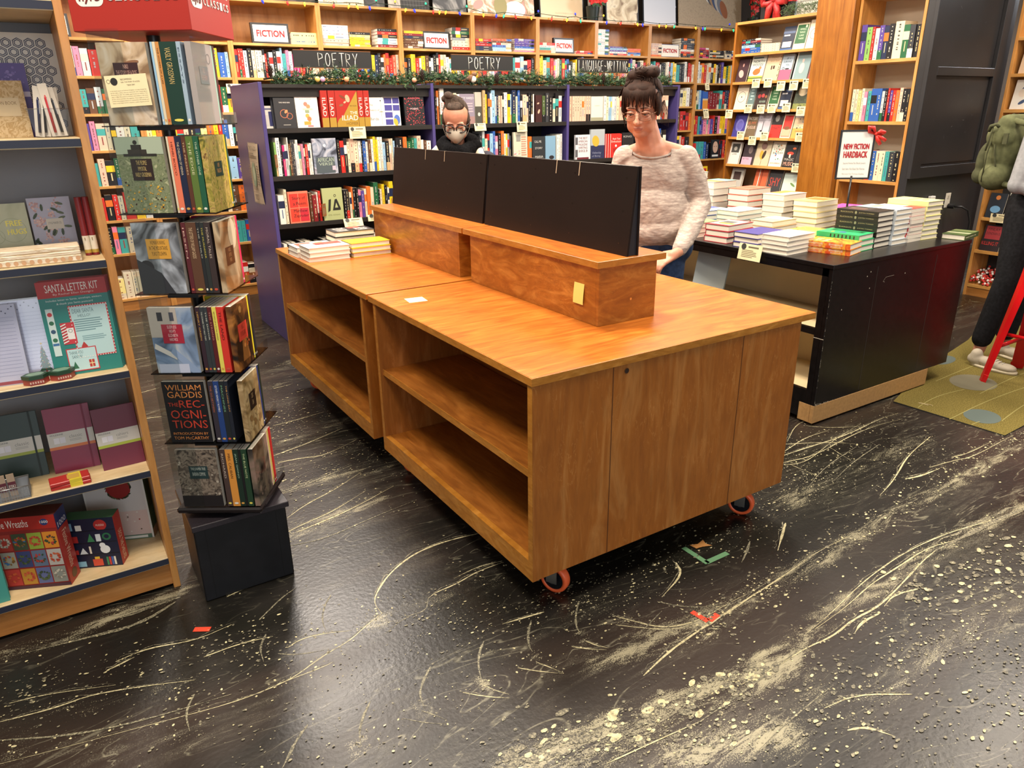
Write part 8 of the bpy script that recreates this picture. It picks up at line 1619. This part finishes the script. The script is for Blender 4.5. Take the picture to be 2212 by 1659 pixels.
MASK = mat('a8a294', .75); MASK2 = mat('8e897c', .8)
b = B(); n = 14; mrows = [(.0, -.052, .100), (-.018, -.058, .112), (-.045, -.062, .122), (-.075, -.052, .108), (-.098, -.030, .085)]
vs = []
for z, hwid, yy in mrows:
    for i in range(n+1):
        t = -1+2*i/n; x = t*abs(hwid)*1.0; y = -yy+(yy-.045)*abs(t)**1.9; vs.append(HT(x, y, z-.004*math.cos(t*3)))
b.put(vs, [(r_*(n+1)+i, r_*(n+1)+i+1, (r_+1)*(n+1)+i+1, (r_+1)*(n+1)+i) for r_ in range(4) for i in range(n)], MASK, True)
for sx in (-1, 1): b.tube([HT(sx*.052, -.045, -.01), HT(sx*.074, -.0, -.006), HT(sx*.08, .02, .0)], .0010, MASK, 5); b.tube([HT(sx*.058, -.045, -.07), HT(sx*.076, -.0, -.045), HT(sx*.08, .02, -.03)], .0010, MASK, 5)
b.build('face_mask', e)
BK = mat('18161a', .25); g_ = empty('glasses'); g_.parent = e; b = B()
for sx in (-1, 1): rim(b, HT, sx*.034, .027, .021, -.003, .0042, BK, -.1005, 2.6); b.tube([HT(sx*.062, -.088, .010), HT(sx*.076, -.05, .008), HT(sx*.084, .02, .004)], .0028, BK, 6)
b.tube([HT(-.009, -.100, .005), HT(0, -.1045, .008), HT(.009, -.100, .005)], .0030, BK, 6); b.build('black_rims', g_)
b = B()
for sx in (-1, 1): pts = rim(B(), HT, sx*.034, .0265, .0205, -.003, .001, BK, -.1005, 2.6); b.put([tuple(p) for p in pts], [tuple(range(28))], GL)
b.build('lenses', g_)
# person with the backpack at the right edge (faces -y)
e = empty('person', (3.86, .47, 0), 0); tag(e, 'person in grey top, black jeans and cream sneakers at the right edge', 'person')
hp, HT, HM = head((.13, -.06, 1.60), 10, 0, 1.0)
body = hp+[('t', [(.13, -.03, 1.50), (.13, 0, 1.42)], [.05, .06]), ('e', (.12, .02, 1.26), (.16, .09, .16), (0, 0, 0)), ('e', (.10, .02, 1.05), (.14, .09, .16), (0, 0, 0)), ('t', [(-.05, .02, 1.36), (-.10, .04, 1.1), (-.05, -.16, 1.02)], [.045, .038, .026]), ('t', [(.29, .02, 1.36), (.34, .04, 1.1), (.28, -.16, 1.02)], [.045, .038, .026]),
      ('t', [(.00, .02, .95), (-.055, .0, .52), (-.125, .045, .09)], [.080, .053, .034]), ('t', [(.15, .02, .95), (.17, .0, .52), (.15, .03, .09)], [.085, .055, .034]), ('e', (-.14, -.03, .045), (.032, .08, .025), (0, 0, 0)), ('e', (.15, -.03, .045), (.032, .08, .025), (0, 0, 0))]
body += hand((-.05, -.16, 1.02), (.4, -.8, .1), (0, 0, 1), 1, .5, 1)+hand((.28, -.16, 1.02), (-.4, -.8, .1), (0, 0, 1), 1, .5, -1)
organic('body', body, .0065, SK2, e, None, 3)
organic('grey_top', [('e', (.12, .02, 1.27), (.185, .115, .16), (0, 0, 0)), ('t', [(-.04, .02, 1.36), (.28, .02, 1.36)], [.062, .062]), ('e', (.10, .02, 1.08), (.17, .12, .12), (0, 0, 0)), ('t', [(-.05, .02, 1.36), (-.105, .04, 1.1), (-.06, -.10, 1.04)], [.066, .055, .045]), ('t', [(.29, .02, 1.36), (.345, .04, 1.1), (.30, -.10, 1.04)], [.066, .055, .045])], .009, grained('grey_cotton', '8c8d90', .9, .3, 50, .1, .2), e, None, 3)
BJ = grained('black_denim', '121215', .85, .5, 60, .4, .2)
organic('jeans', [('e', (.075, .02, .98), (.16, .12, .12), (0, 0, 0)), ('t', [(.00, .02, .94), (-.055, .0, .54), (-.125, .04, .17)], [.098, .072, .058]), ('t', [(.15, .02, .94), (.17, .0, .54), (.15, .03, .17)], [.102, .074, .060])], .008, BJ, e, None, 2)
SH = mat('b5ab98', .75); SL = mat('cfc4a8', .7)
shoe(e, -.175, -.045, 3, SH, SL); shoe(e, .145, -.04, -6, SH, SL)
HB = grained('brown_hair', '3a2a20', .6, .3, 60, .3)
organic('hair', [('e', HT(0, .03, .05), (.086, .094, .085), (10, 0, 0)), ('e', HT(0, .06, -.03), (.07, .05, .09), (0, 0, 0))], .007, HB, e, None, 2)
eyes(HT, e, .0, skin=SK2)
# backpack (its own thing)
OL = grained('olive_canvas', '5c5f42', .9, .6, 30, .18, .2); OL2 = grained('olive_canvas_dark', '4a4c36', .9, .5, 30, .18, .2)
e = empty('backpack', (3.965, .70, 1.26), 0); tag(e, 'olive green canvas backpack worn by the person at the right edge', 'backpack')
organic('main_compartment', [('e', (0, 0, .02), (.165, .10, .20), (8, 0, 0)), ('t', [(-.10, .0, -.13), (.10, .0, -.13)], [.085, .085]), ('t', [(-.10, .0, .10), (.10, .0, .10)], [.085, .085]), ('t', [(-.11, -.02, .17), (.11, -.02, .17)], [.055, .055])], .008, OL, e, None, 2)
organic('front_pocket', [('e', (-.01, .085, -.05), (.12, .06, .13), (0, 0, 0)), ('t', [(-.08, .085, -.13), (.08, .085, -.13)], [.055, .055])], .008, OL2, e, None, 2)
b = B(); b.tube([(-.165*math.cos(t)-.005, -.005+.02*math.sin(t*2), .02+.205*math.sin(t)) for t in [-.9+.2*k for k in range(13)]], .0045, OL2, 6); b.tube([(-.172, .035, -.16), (-.180, .03, 0), (-.165, .02, .13), (-.12, .01, .215)], .004, OL2, 6); b.build('piping', e)
b = B(); b.tube([(-.19, .02, .16), (-.20, .02, .12), (-.205, .03, .02)], .005, OL2, 6); b.tube([(-.185, -.01, .155), (-.20, .0, .17), (-.20, .03, .16), (-.19, .04, .13)], .010, OL2, 6); b.box(-.188, -.176, -.07, -.045, .06, .12, OL2); b.build('side_strap', e)
for sx in (-.12, .12): b = B(); b.tube([(sx, -.06, .19), (sx, -.15, .165), (sx, -.33, .10), (sx, -.36, -.05), (sx*1.1, -.22, -.19), (sx, -.07, -.17)], .016, OL, 8); b.build('shoulder_strap', e)
